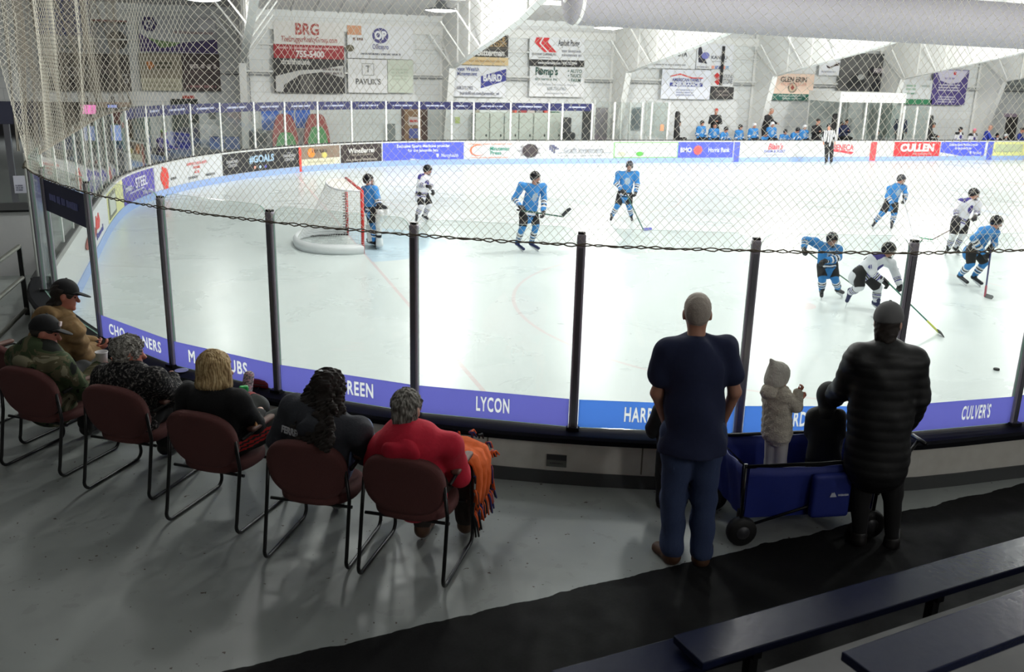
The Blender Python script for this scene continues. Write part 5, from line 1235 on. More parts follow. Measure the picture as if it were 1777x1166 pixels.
b = Banner((1344, 128, 1412, 163), (236, 208, 188), 'peach golf club banner with a round crest'); b.t(1351, 134, 1402, 143, 'GLEN ERIN', (66, 58, 54), bold=.02); b.t(1352, 144, 1402, 149, 'GOLF CLUB', (224, 170, 150)); b.g(ell_px(1375.5, 152, 8, 9), (96, 84, 70)); b.g(ell_px(1375.5, 152, 6, 7), (206, 188, 160)); b.g([(1375.5, 147), (1379, 152), (1375.5, 157), (1372, 152)], (150, 70, 60))
b = Banner((1341, 163, 1411, 174), (44, 106, 92), 'green strip banner under the golf club one'); b.t(1346, 164.5, 1402, 168, 'www.glenerin.com 608-741-1100', (216, 226, 220)); b.t(1354, 169, 1394, 172.5, 'Book online!', (200, 216, 208))
b = Banner((1422, 104, 1457, 131), (226, 228, 232), 'white banner with a small leaning black and red figure'); b.g([(1433, 113), (1440, 116), (1449, 111), (1456, 108), (1456, 113), (1447, 115), (1441, 119), (1436, 118)], (60, 44, 44)); b.bars(1426, 122, 1452, 127, (170, 172, 184), 1, 25)
b = Banner((1457, 93, 1569, 163), (118, 120, 116), 'large grey photographic banner with a black name plate', m=PH); b.r(1505, 116, 1568, 132, (32, 30, 36)); b.t(1511, 118, 1562, 126, 'HAMMETT-REK', (214, 204, 208), bold=.03); b.g([(1474, 162), (1470, 146), (1478, 132), (1486, 128), (1496, 132), (1506, 148), (1502, 162)], (40, 42, 44)); b.g([(1512, 162), (1512, 144), (1522, 136), (1534, 144), (1536, 162)], (34, 36, 42)); b.g(ell_px(1494, 134, 6, 5), (176, 178, 176)); b.g(ell_px(1524, 100, 10, 7), (70, 72, 74))
b = Banner((1566, 139, 1617, 172), (224, 228, 228), 'white banner with pale green lettering above the green strip'); b.bars(1572, 146, 1590, 158, (160, 190, 170), 2, 26); b.bars(1596, 146, 1614, 152, (180, 190, 186), 1, 27); b.bars(1570, 160, 1592, 165, (110, 150, 130), 1, 28)
b = Banner((1566, 172.5, 1617, 181), (58, 134, 92), 'green strip banner at the foot of the white one, right')
b = Banner((1618, 121, 1678, 182), (84, 72, 132), 'purple banner with white lines of print, right'); b.g([(1621, 122), (1676, 122), (1664, 142), (1648, 146), (1630, 140)], (206, 202, 220)); b.g(ell_px(1653.5, 127, 2.6, 3), (206, 50, 56)); b.bars(1628, 145, 1666, 159, (214, 210, 226), 3, 29); b.bars(1630, 166, 1660, 179, (200, 196, 216), 3, 30); b.bars(1636, 133, 1658, 139, (150, 140, 180), 1, 31)

# ------------------------------------------------------------------ doors, lockers and fittings seen through the far glass
def wbox(name, rect, depth, m_, label, cat, Y=WY, parent=None, group=None, z0=None):
    x0, x1, a, c = wrect(*rect, Y - depth)
    if z0 is not None: a = z0
    q = MB(); q.bbox(x0, x1, Y - depth, Y, a, c); o = q.build(name, m_, parent)
    if label: tag(o, label, cat, group)
    return o
DW = mat('brown door wood', (150, 112, 76), .5, var=.2, scale=4)
o = wbox('door_1', (697, 183, 742, 243), .06, mat('dark brown door frame', (84, 48, 38), .5), None, None, z0=FARZ); o['kind'] = 'structure'
wbox('door_leaf', (702, 187, 731, 243), .09, DW, None, None, parent=o, z0=FARZ + .02)
for rc, c_, t_ in (((709, 203, 726, 217), (222, 210, 208), 'sign'), ((710, 223, 727, 240), (84, 92, 170), 'poster'), ((709, 189, 717, 192), (190, 170, 150), 'name_plate')): wbox(t_, rc, .11, flat(c_), None, None, parent=o)
wbox('lettering', (711, 208, 725, 212), .12, flat((206, 80, 76)), None, None, parent=o)
o = wbox('door_2', (300, 172, 346, 262), .05, mat('dark green doorway', (50, 56, 50), .7), None, None, z0=FARZ); o['kind'] = 'structure'
wbox('navy_curtain', (311, 221, 345, 262), .09, mat('navy cloth', (36, 34, 74), .8), None, None, parent=o, z0=FARZ)
o = wbox('door_3', (1011, 187, 1026, 243), .05, mat('charcoal opening', (52, 52, 54), .6), None, None, z0=FARZ); o['kind'] = 'structure'
o = wbox('door_4', (1027, 187, 1055, 243), .06, mat('grey mauve door', (160, 152, 158), .5, rgb2=(130, 122, 130), scale=2), None, None, z0=FARZ); o['kind'] = 'structure'
o = wbox('door_5', (1745, 199, 1764, 246), .05, mat('dark mesh door', (84, 82, 80), .6, rgb2=(50, 48, 46), scale=20), None, None, z0=FARZ); o['kind'] = 'structure'; wbox('door_header', (1744, 197, 1765, 203), .07, flat((176, 160, 176)), None, None, parent=o)
o = wbox('window_1', (451, 186, 541, 229), .06, WHITE_STEEL, None, None); o['kind'] = 'structure'
SKYP = ramp_mat('printed clouds', [(.0, (70, 104, 200)), (.5, (96, 134, 220)), (.68, (220, 228, 242))], 2.2, kind='noise', const=False)
for rc in ((454, 188, 486, 226), (489, 188, 510, 210), (513, 188, 538, 222)): wbox('pane', rc, .08, SKYP, None, None, parent=o)
LK = mat('cream locker', (208, 214, 204), .5, var=.05); LKD = mat('locker gap', (126, 130, 124), .6)
for i in range(6):
    a = 824 + i * 25.3
    r_ = wbox('locker', (a, 196, a + 25, 250), .45, LK, 'cream metal locker under the wall, %s from the left of its row' % ORD[i], 'locker', group='lockers along the far wall', z0=FARZ)
    wbox('locker_door', (a + 1.5, 198, a + 23.5, 249), .47, LK, None, None, parent=r_, z0=FARZ + .05); wbox('door_handle', (a + 19, 233, a + 21, 237), .5, BLACK, None, None, parent=r_)
    wbox('door_gap', (a + .0, 197, a + .8, 249), .475, LKD, None, None, parent=r_, z0=FARZ + .02)
for rc, c_, lb in (((893, 189, 897, 197), (224, 96, 76), 'small orange cone on the lockers'), ((904, 186, 914, 197), (172, 62, 62), 'dark red carton on the lockers'), ((915, 187, 928, 197), (206, 190, 186), 'grey and red carton on the lockers'), ((930, 191, 942, 197), (150, 146, 150), 'grey pouch on the lockers'), ((945, 186, 951, 197), (226, 84, 66), 'tall orange bottle on the lockers'), ((957, 194, 972, 198), (60, 110, 84), 'flat green tray on the lockers'), ((826, 189, 832, 196), (170, 160, 140), 'small tan cup on the lockers')):
    wbox('storage_item', rc, .3, flat(c_), lb, 'box', group='things on the lockers')
q = Sdf(.03, .05); c0 = at_y(987, 232, 36.9); q.rbox((c0[0], 36.9, FARZ + .35), (.22, .25, .35), None, .08); q.rbox((c0[0] - .1, 37.0, FARZ + .95), (.22, .10, .35), None, .06); tag(q.build('office_chair', mat('black padded vinyl', (42, 42, 46), .5)), 'black high-backed chair beside the lockers', 'chair')
for i, (x0, x1, g0) in enumerate(((472, 516, 229), (527, 571, 219))):
    X0_, X1_, z0_, z1_ = wrect(x0, 198, x1, 256, 37.2); w_ = X1_ - X0_; base = FARZ; hh = z1_ - base
    root = empty('play_arch', ((X0_ + X1_) / 2, 37.2, base)); tag(root, ('left' if i == 0 else 'right') + '-hand red and green arch-shaped play panel by the far wall', 'play panel', 'arch-shaped play panels')
    arch = lambda ww, h_, x=0: [((X0_ + X1_) / 2 + x + ww * p_, base + h_ * q_) for p_, q_ in ((-.5, 0), (.5, 0), (.5, .35), (.40, .72), (.28, .95), (.18, 1), (-.18, 1), (-.28, .95), (-.40, .72), (-.5, .35))]
    q = MB(); q.prism(arch(w_, hh), 1, 37.0, 37.4); q.build('shell', mat('faded red panel', (176, 86, 80), .6), root)
    gz = wrect(x0, g0, x1, 256, 37.2)[3] - base; q = MB(); q.prism(arch(w_ * .78, gz, w_ * .02), 1, 36.95, 37.0); q.build('lower_panel', mat('faded green panel', (96, 166, 100), .6), root)
def bin_(px, py, w, h_, rgb, label, cat='bin', name='waste_bin'):
    c = at_y(px, py, 37.3); q = MB(); q.lathe([(w * .42, 0), (w * .5, h_), (w * .53, h_), (w * .53, h_ + .04), (.001, h_ + .16)], (c[0], 37.3, FARZ), 16); tag(q.build(name, flat(rgb), smooth=True), label, cat)
bin_(447, 236, .75, .62, (92, 98, 96), 'grey round-topped bin left of the red and green panels')
for i, (x0, x1) in enumerate(((364, 389), (391, 416))): wbox('storage_tub', (x0, 238, x1, 262), .4, mat('blue plastic tub', (70, 92, 150), .5, var=.2), 'blue storage tub on the floor, %s of two by the white wall' % ('left' if i == 0 else 'right'), 'tub', Y=37.6, z0=FARZ)
wbox('wall_notice', (362, 193, 374, 207), .03, flat((130, 132, 128)), 'small grey notice on the white wall left of the blue windows', 'notice')
wbox('wall_notice', (790, 203, 798, 214), .03, flat((190, 206, 130)), 'small yellow green notice right of the brown door', 'notice')
wbox('fire_extinguisher_box', (673, 215, 686, 243), .2, flat((130, 136, 134)), 'grey equipment box on the wall left of the brown door', 'box')
wbox('wall_sign', (317, 166, 337, 171), .04, flat((196, 84, 76)), 'small red lettered sign over the dark doorway', 'sign')
# lobby: screens, tall sign, counter
SCR_P = emis('pink screen', (236, 120, 190), 1.1); SCR_B = emis('pale blue screen', (150, 165, 230), .75)
def screen(rect, m_, label):
    x0, x1, z0, z1 = wrect(*rect, 37.0); root = empty('wall_screen', ((x0 + x1) / 2, 37, (z0 + z1) / 2)); tag(root, label, 'screen', 'lit screens in the lobby'); q = MB(); q.bbox(x0 - .03, x1 + .03, 37.0, 37.06, z0 - .03, z1 + .03); q.build('casing', BLACK, root)
    q = MB(); q.bbox(x0, x1, 36.985, 37.0, z0, z1); q.build('display', m_, root)
    q = MB(); q.tube([((x0 + x1) / 2, 37.05, z1), ((x0 + x1) / 2, 37.05, 2.2 if z1 < 2.1 else z1 + .5)], .02, 6); q.build('mount', BLACK, root)
screen((140, 182, 167, 198), SCR_P, 'pink lit screen hanging in the dark lobby'); screen((146, 219, 168, 244), SCR_B, 'pale blue lit menu screen, left in the lobby'); screen((193, 217, 213, 244), SCR_B, 'pale blue lit menu screen beside the tall sign'); screen((187, 182, 203, 187), SCR_B, 'thin blue lit screen under the tan header')
wbox('tall_sign', (211, 198, 223, 275), .08, mat('mint sign board', (170, 196, 186), .5), 'tall mint green sign board standing by the lobby opening', 'sign', Y=36.6, z0=FARZ); wbox('sign_print', (212, 213, 221, 222), .1, flat((196, 96, 84)), None, None, Y=36.6, parent=COL.objects['tall_sign'])
wbox('snack_counter', (95, 246, 205, 275), .7, mat('dark counter', (60, 58, 66), .6), 'dark snack counter under the menu screens', 'counter', Y=40, z0=FARZ)
wbox('cooler', (236, 206, 262, 275), .5, mat('teal lit cooler', (76, 110, 116), .4, rgb2=(50, 84, 70), scale=3), 'teal drinks cooler behind the curved glass', 'cooler', Y=37.9, z0=FARZ)
ld = bpy.data.lights.new('lobby_fill', 'AREA'); ld.size = 3; ld.energy = 60; lo = bpy.data.objects.new('lobby_fill', ld); COL.objects.link(lo); lo.location = (-6, 40, 2.15)  # added fill without a fixture, lifts the dark lobby

# ------------------------------------------------------------------ benches and boxes behind the far boards
PAD_M = mat('black post padding', (22, 22, 24), .6)
def fpost(px, y0, Y, w, m_, label, name='padded_post', cat='post'):
    c = at_y(px, 240, Y); z = at_y(px, y0, Y)[2]; q = MB(); q.lathe([(w * .9, FARZ), (w, FARZ + .1), (w, z - .08), (w * .6, z)], (c[0], Y, 0), 12); tag(q.build(name, m_, smooth=True), label, cat)
fpost(1173, 193, 35.0, .11, PAD_M, 'black padded post at the left end of the players bench'); fpost(1445, 197, 35.0, .13, PAD_M, 'black padded post left of the timekeeper box'); fpost(1611, 200, 35.0, .10, PAD_M, 'black padded post right of the timekeeper box')
def glass_box(pxs, ytop, Y0, Y1, label, header=None, name='penalty_box', cat='glass box'):
    """white posts with glass between, standing behind the boards"""
    xs = [at_y(p, 235, Y0)[0] for p in pxs]; zt = at_y(pxs[len(pxs) // 2], ytop, Y0)[2]; root = empty(name, ((xs[0] + xs[-1]) / 2, Y0, FARZ)); tag(root, label, cat)
    for x in xs:
        for Y in (Y0, Y1): q = MB(); q.bbox(x - .035, x + .035, Y - .035, Y + .035, FARZ, zt); q.build('post', WHITE_STEEL, root)
    pan = lambda *a: (lambda q: q.build('pane', [GLASS], root))(MB().bbox(*a))
    for a, c in zip(xs, xs[1:]): pan(a + .04, c - .04, Y0 - .006, Y0 + .006, .9, zt)
    for x in (xs[0], xs[-1]): pan(x - .006, x + .006, Y0 + .04, Y1 - .04, .9, zt)
    if header: q = MB(); q.bbox(xs[0] - .1, xs[-1] + .1, Y0 - .08, Y1, zt, zt + header); q.build('header', WHITE_STEEL, root); 
    q = MB(); q.bbox(xs[0], xs[-1], Y0 + .5, Y0 + .9, .70, .76); q.bbox(xs[0] + .1, xs[-1] - .1, Y0 + .55, Y0 + .85, FARZ, .70); q.build('counter', mat('grey desk top', (190, 192, 190), .5), root)
    return root
glass_box((1064, 1112, 1128, 1157), 178, 34.6, 36.6, 'clear penalty box with pale green glass edges left of the players bench')
r_ = glass_box((1452, 1497, 1521, 1558), 178, 34.7, 36.9, 'white framed timekeeper box with glass on all sides, right', .42, 'timekeeper_box')
glass_box((1563, 1585, 1607), 185, 34.6, 36.2, 'small clear penalty box right of the timekeeper box')
wbox('door_notice', (1146, 216, 1152, 227), .02, flat((230, 150, 110)), 'orange paper notice on the penalty box glass', 'notice', Y=34.55)
o = wbox('window_2', (1094, 186, 1116, 226), .05, mat('window blind', (196, 204, 206), .6, rgb2=(120, 140, 146), scale=30), None, None); o['kind'] = 'structure'
q = MB()
for x in np.arange(1096, 1115, 2.4): a_ = at_y(x, 190, WY - .07)[0]; q.bbox(a_, a_ + .02, WY - .075, WY - .06, at_y(x, 224, WY)[2], at_y(x, 188, WY)[2])
q.build('blind_slats', mat('dark blind slat', (90, 100, 104), .6), o)

FP = 'people behind the far boards'
def far_person(px, py, Y, kind, label, k=.84, deg=180, top=None, head=None, arms='down', lean=.0, cap=None):
    hd = at_y(px, py, Y); bf = nrm(V3(math.sin(math.radians(180 - deg)), -math.cos(math.radians(180 - deg)), 0)); sd = nrm(np.cross(bf, Zv)); hgt = hd[2] - FARZ
    sit = hgt < 1.45 * k
    nk = hd - Zv * .19 * k - bf * (.05 + lean * .25) * k; pv = nk - Zv * .50 * k - bf * lean * .35 * k
    J = dict(hd=hd, nk=nk, pv=pv)
    for q, s_ in (('R', 1), ('L', -1)):
        sh = nk + sd * s_ * .185 * k - Zv * .045 * k; J['s' + q] = sh
        if arms == 'cross': J['e' + q] = sh + (sd * s_ * .07 - Zv * .25 + bf * .05) * k; J['w' + q] = J['e' + q] + (bf * .14 - sd * s_ * .20 + Zv * .06) * k
        elif arms == 'fwd': J['e' + q] = sh + (sd * s_ * .08 - Zv * .22 + bf * .10) * k; J['w' + q] = J['e' + q] + (bf * .22 - Zv * .05 - sd * s_ * .04) * k
        else: J['e' + q] = sh + (sd * s_ * .07 - Zv * .27) * k; J['w' + q] = J['e' + q] + (bf * .10 - Zv * .22) * k
        h_ = pv + sd * s_ * .10 * k - Zv * .04; J['h' + q] = h_
        fl = FARZ + .09
        if sit: kn = h_ + bf * .36 * k + V3(0, 0, max(.0, .05)); kn[2] = max(fl + .30, min(kn[2], fl + .45)); J['k' + q] = kn; J['a' + q] = V3(kn[0], kn[1], fl) - bf * .05
        else: kn = (h_ + V3(h_[0], h_[1], fl)) / 2 + bf * .03; J['k' + q] = kn; J['a' + q] = V3(h_[0], h_[1], fl)
        J['t' + q] = J['a' + q] + bf * .16 * k - Zv * .04
    J = complete(J, bf); H = head_axes(J, head if head is not None else bf); hk = .98 * k ** .45; h = .021
    body = make_body(J, k, hk, H, h, SKIN, label, FP)
    if kind in ('blue', 'white'):
        S = Sdf(h, .04); add_torso(S, J, k, .036, 1.08, 1.1, low=.06)
        for q in 'LR': add_arm(S, J, q, k, .028, t1=.85); S.ell(J['s' + q], V3(.09, .09, .075) * k, k=.04)
        nk, pv, fw, sdd, sp = J['nk'], J['pv'], J['fwd'], J['sd'], J['spine']; cr = lerp(nk, pv, .42)
        def zone(p):
            m_ = np.zeros(len(p), int)
            for q in 'LR':
                t, d = par_t(p, J['e' + q], J['w' + q]); m_[(d < .1 * k) & (t > .1) & (t < .3)] = 1; m_[(d < .1 * k) & (t > .42) & (t < .6)] = 2
            m_[(((p - cr) @ fw) > .04) & (((p - cr) @ sdd / (.09 * k)) ** 2 + ((p - cr) @ sp / (.11 * k)) ** 2 < 1)] = 3
            if kind == 'white': m_[((p - nk) @ sp > -.08 * k) & (np.abs((p - nk) @ sdd) > .06 * k)] = 2
            return m_
        S.build('jersey', [BLUE_J if kind == 'blue' else WHITE_J, WHITE_J if kind == 'blue' else PURP_J, BLACK_J, LOGO_J if kind == 'blue' else PURP_J], body, zone)
        for q in 'LR': hockey_glove(J['w' + q], J['w' + q] - J['e' + q], bf * .5 - Zv * .5, k, GLOVE_M, body, h)
        if cap is None: helmet(J, H, hk, top or HELM_B, body, h, False)
    else:
        S = Sdf(h, .04); add_torso(S, J, k, .022, 1.05, 1.05, low=.04)
        for q in 'LR': add_arm(S, J, q, k, .02, t1=.95)
        S.build('jacket', top, body)
    S = Sdf(h, .03)
    for q in 'LR': add_leg(S, J, q, k, .02, t1=.95); S.cap(J['a' + q], J['t' + q], .055, .045)
    S.build('trousers', PANTS_B, body)
    if cap is not None:
        c = J['hd']; S = Sdf(h * .7, .01); f, u_, r = H[:, 1], H[:, 2], H[:, 0]
        S.ell(c + u_ * .045 * hk - f * .012, V3(.084, .104, .085) * hk, H); S.ell(c + f * .075 * hk - u_ * .045 * hk, V3(.075, .075, .10) * hk, H, op='sub', k=0)
        S.build('cap' if kind != 'hair' else 'hair', cap, body)
JB = mat('black jacket', (24, 24, 27), .7, var=.3, bump=.2); JR = mat('royal blue jacket', (40, 60, 168), .7, var=.2, bump=.2); JN = mat('navy jacket', (46, 52, 92), .7, var=.2, bump=.2); JP = mat('purple fleece jacket', (60, 50, 122), .8, var=.2)
HG = mat('grey hair', (150, 146, 142), .7, var=.3, scale=60); HD = mat('dark hair', (52, 44, 40), .7, var=.3, scale=60); CR = mat('red cap', (190, 62, 56), .7); CP = mat('pink cap', (228, 120, 150), .7); CL = mat('lime cap', (170, 214, 110), .7); BALD = mat('short hair on a bare scalp', (176, 136, 118), .6)
for a in ((1218.5, 214, 35.4, 'blue', 'person in blue jersey at the left end of the players bench', .84, 170), (1240.5, 218, 35.6, 'blue', 'bareheaded person in blue jersey seated before the red-capped coach', .84, 185, None, None, 'down', 0., HD),
          (1260, 225, 35.0, 'blue', 'person in blue jersey leaning over the boards, third from the bench end', .80, 160, None, None, 'fwd', .3), (1285, 221, 35.4, 'blue', 'person in blue jersey and black helmet, fourth from the bench end', .82, 165),
          (1309, 218, 35.3, 'blue', 'person in blue jersey with white helmet left of the bald coach', .82, 180, HELM_W), (1329, 233, 35.1, 'blue', 'small person in blue jersey bent low before the bald coach', .74, 150, None, None, 'fwd', .3),
          (1340.5, 216, 35.4, 'blue', 'person in blue jersey with white helmet directly before the bald coach', .84, 180, HELM_W), (1363, 229, 35.2, 'blue', 'person in blue jersey crouching right of the bald coach', .76, 190, None, None, 'fwd', .2),
          (1384.5, 226, 35.0, 'blue', 'person in blue jersey leaning far forward at the right end of the bench', .80, 150, None, None, 'fwd', .5), (1396.5, 221, 35.5, 'blue', 'person in blue jersey with white helmet at the right end of the bench', .80, 185, HELM_W),
          (1243, 193, 36.2, 'coach', 'person in red cap and black jacket with arms crossed behind the bench', 1.0, 190, JB, None, 'cross', 0., CR), (1339, 193, 36.0, 'coach', 'bald person in black jacket leaning over the players bench', 1.02, 150, JB, None, 'fwd', .3, BALD),
          (1420, 211, 35.3, 'coach', 'stout person in black jacket at the right end of the bench', 1.0, 170, JB, None, 'cross', .05, HD), (1178, 214, 35.4, 'coach', 'person in black jacket beside the left padded post', .95, 110, JB, None, 'down', 0., HD),
          (1469, 211, 35.9, 'coach', 'person in royal blue jacket inside the timekeeper box', .95, 170, JN, None, 'cross', 0., HD), (1461, 216, 36.3, 'coach', 'person in bright blue jacket half hidden in the timekeeper box', .9, 190, JR, None, 'down', 0., HD),
          (1523, 230, 35.9, 'coach', 'seated person in dark grey inside the timekeeper box', .9, 200, mat('grey shirt', (110, 114, 116), .7), None, 'fwd', 0., HD), (1566, 201, 36.4, 'coach', 'tall person in navy jacket right of the timekeeper box', 1.0, 200, JN, None, 'down', 0., BALD),
          (1620, 217, 35.3, 'coach', 'person in black jacket leaning on the boards right of the timekeeper box', .98, 135, JB, None, 'fwd', .2, HD), (1667, 225, 35.4, 'white', 'person in white jersey with black helmet on the right bench', .82, 180),
          (1691, 227, 35.4, 'white', 'person in white jersey wearing a pink cap on the right bench', .82, 180, None, None, 'down', 0., CP), (1719, 222, 35.1, 'coach', 'person in royal blue jacket leaning at the boards, far right', 1.0, 120, JR, None, 'fwd', .2, BALD),
          (1731, 235, 35.4, 'white', 'low person with black helmet right of the royal blue jacket', .76, 190), (1746, 236, 35.6, 'white', 'low person in white helmet in front of the dark mesh door', .76, 170, HELM_W), (1774, 226, 35.3, 'coach', 'person in dark blue jacket at the right edge behind the boards', .98, 150, mat('dark blue jacket', (44, 60, 150), .7, var=.2), None, 'cross', 0., HD)):
    far_person(*a)
far_person(284, 231, 31.6, 'coach', 'person in purple jacket and lime cap behind the curved glass', .95, 120, JP, None, 'fwd', .2, CL)

# ------------------------------------------------------------------ spectator side: chairs
BURG = mat('burgundy weave', (108, 62, 60), .85, var=.35, scale=220, bump=.35)
def make_chair(label):
    root = empty('sled_chair'); tag(root, label, 'chair', 'burgundy chairs along the glass')
    ax = [(math.copysign(abs(math.cos(t)) ** .78, math.cos(t)), math.copysign(abs(math.sin(t)) ** .78, math.sin(t))) for t in np.linspace(0, 2 * math.pi, 41)[:-1]]
    a = math.radians(-14); R = np.array([[1, 0, 0], [0, math.cos(a), -math.sin(a)], [0, math.sin(a), math.cos(a)]]).T
    def pad(name, hx, hz, th, c, R, curve=0.):
        vs = []; rings = [(.80, th / 2), (.93, th / 2), (.985, th * .38), (1, 0), (.985, -th * .38), (.93, -th / 2), (.80, -th / 2)]
        for s_, y in rings: vs += [V3(x * hx * s_, y + curve * (x * s_) ** 2, z * hz * s_) for x, z in ax]
        n_ = len(ax); q = MB(); vs = [R @ v + c for v in vs]
        q.add(vs, [(i * n_ + k, i * n_ + (k + 1) % n_, (i + 1) * n_ + (k + 1) % n_, (i + 1) * n_ + k) for i in range(6) for k in range(n_)] + [tuple(range(n_))[::-1], tuple(range(6 * n_, 7 * n_))])
        return q.build(name, BURG, root, smooth=True)
    pad('backrest', .262, .215, .065, V3(0, -.265, .645), R, .03)
    pad('seat', .255, .245, .075, V3(0, .0, .43), np.array([[1, 0, 0], [0, 0, 1], [0, 1, 0]], float))
    for s_ in (-1, 1):
        x = .275 * s_
        arc = lambda cy_, cz, r, a0, a1: [V3(x, cy_ + r * math.cos(t), cz + r * math.sin(t)) for t in np.linspace(a0, a1, 6)]
        pts = [V3(x * .93, -.25, .66), V3(x, -.245, .46), V3(x, -.315, .11)] + arc(-.265, .075, .06, math.pi * .98, math.pi * 1.5) + arc(.26, .075, .06, -math.pi / 2, math.radians(15)) + [V3(x, .275, .42), V3(x, .262, .60)] + arc(.215, .62, .045, 0, math.pi / 2) + [V3(x, -.02, .672), V3(x, -.20, .655)]
        q = MB(); q.tube(pts, .0125, 8); q.build('side_frame', BLACK_TUBE, root, smooth=True)
        S = Sdf(.012, .01); S.rbox(V3(x, .06, .690), (.031, .165, .018), None, .016); S.build('armrest', mat('brown armrest pad', (112, 76, 66), .55, var=.2), root)
    q = MB(); q.tube([V3(-.275, .16, .375), V3(.275, .16, .375)], .011, 8); q.tube([V3(-.275, -.20, .395), V3(.275, -.20, .395)], .011, 8); q.build('seat_rail', BLACK_TUBE, root)
    return root
CH = dict(red=((.985, 4.955), (.53, .85), 'burgundy chair holding the person in red hoodie'), curl=((.45, 5.32), (.50, .87), 'burgundy chair holding the person with long dark curls'),
          blond=((-.17, 5.995), (.58, .81), 'burgundy chair holding the person with blond bob'), gray=((-.75, 6.67), (.56, .83), 'burgundy chair holding the person in patterned cardigan'),
          camo=((-1.40, 7.26), (.58, .81), 'burgundy chair holding the person in camouflage jacket'), tan=((-1.78, 8.02), (.60, .80), 'burgundy chair cut off by the left edge, holding the person in tan jacket'))
CPOS = {}
_proto = None
for k_, (rear, fw_, lb) in CH.items():
    f = nrm(V3(*fw_, 0)); c = V3(*rear, FLOOR_Z) + f * .325
    if _proto is None: _proto = make_chair(lb); o = _proto; _first = (o, c, f)
    else: o = copy_tree(_proto); o['label'] = lb
    CPOS[k_] = (c, f); o['_k'] = k_
for o in [o for o in COL.objects if '_k' in o.keys()]:
    c, f = CPOS[o['_k']]; o.location = c; o.rotation_euler = (0, 0, math.atan2(-f[0], f[1])); del o['_k']

# ------------------------------------------------------------------ seated people
def seat_pose(key, px, local=None, k=1.):
    c, f = CPOS[key]; r = np.cross(f, Zv); D0 = c @ FWH
    T = dict(pv=(0, -.08, .60), nk=(0, -.20, 1.04), hd=(0, -.15, 1.23), sR=(.185, -.18, .98), sL=(-.185, -.18, .98), eR=(.27, -.06, .73), eL=(-.27, -.06, .73), wR=(.16, .18, .68), wL=(-.16, .18, .68),
             hR=(.10, -.06, .555), hL=(-.10, -.06, .555), kR=(.13, .37, .56), kL=(-.13, .37, .56), aR=(.13, .42, .12), aL=(-.13, .42, .12), tR=(.14, .60, .045), tL=(-.14, .60, .045))
    T.update(local or {}); J = {n: c + r * v[0] * k + f * v[1] * k + Zv * v[2] for n, v in T.items()}
    for n, v in px.items(): J[n] = at_d(v[0], v[1], D0 + (v[2] if len(v) > 2 else 0))
    return J, f
NP = 'people watching from the floor'
HAIR_G = ramp_mat('grey curly hair', [(.32, (66, 62, 58)), (.5, (134, 130, 124)), (.64, (196, 192, 184))], 42, .75, bump=.5, distort=1.5, const=False); HAIR_B = ramp_mat('blond hair', [(.3, (128, 100, 66)), (.5, (186, 158, 114)), (.7, (216, 192, 148))], 9, .55, bump=.3, stretch=(6, 6, .8), const=False)
HAIR_D = mat('dark brown curls', (40, 30, 26), .6, var=.5, scale=60, bump=.5); HAIR_S = ramp_mat('silver grey hair', [(.32, (58, 56, 52)), (.5, (116, 112, 106)), (.66, (176, 172, 164))], 16, .65, bump=.4, stretch=(5, 5, 1), const=False); HAIR_W = mat('cropped white hair', (196, 184, 172), .7, var=.3, scale=120, bump=.4)
def hair(J, H, hk, m_, parent, h=.006, back=.10, vol=1., curl=.004, fr=90., extra=None, strand=0., side=1.):
    c = J['hd']; r, f, u = H[:, 0], H[:, 1], H[:, 2]; S = Sdf(h, .022); lump = folds(curl, fr, 5); lump2 = folds(curl * .6, fr * 2.3, 6)
    def nz(p):
        q = p - c; az = np.arctan2(q @ r, -(q @ f)); el = q @ u
        return lump(p) + lump2(p) + strand * np.sin(az * 46 + 5 * np.sin(el * 24) + 3 * lump(p) / max(curl, 1e-4))
    S.noise = nz
    S.ell(c + u * .040 * hk - f * .014 * hk, V3(.086 * side, .106, .094) * hk * vol, H); S.ell(c - f * .040 * hk - u * (back - .08) * hk, V3(.076 * side, .060, back) * hk * vol, H)
    if extra: extra(S, c, r, f, u)
    S.ell(c + f * .098 * hk - u * .03 * hk, V3(.070, .072, .085) * hk, H, op='sub', k=0); S.build('hair', m_, parent)
def ball_cap(J, H, hk, m_, parent, h=.008, tilt=0., emblem=None):
    c = J['hd']; r, f, u = H[:, 0], H[:, 1], H[:, 2]; S = Sdf(h, .012)
    S.ell(c + u * .040 * hk - f * .006 * hk, V3(.088, .108, .104) * hk, H); S.cut(c + u * .022 * hk + f * .0, -u + f * .12)
    o = S.build('cap', m_, parent); b = c + f * .125 * hk + u * (.032 + tilt) * hk; S = Sdf(h * .8, .01)
    S.ell(b, V3(.072, .070, .010) * hk, np.stack([r, nrm(f - u * .22), nrm(u + f * .22)], 1)); S.ell(c + f * .06 * hk + u * .03 * hk, V3(.075, .06, .014) * hk, H); S.build('brim', m_, o)
    q = MB(); q.lathe([(.001, .008), (.008, .006), (.01, 0)], c + u * .142 * hk - f * .006 * hk, 10, H); q.build('button', m_, o)
    if emblem:
        q = MB(); q.box(c + f * .095 * hk + u * .085 * hk, (.05, .012, .035), H); q.build('emblem', flat(emblem), o)
    return o
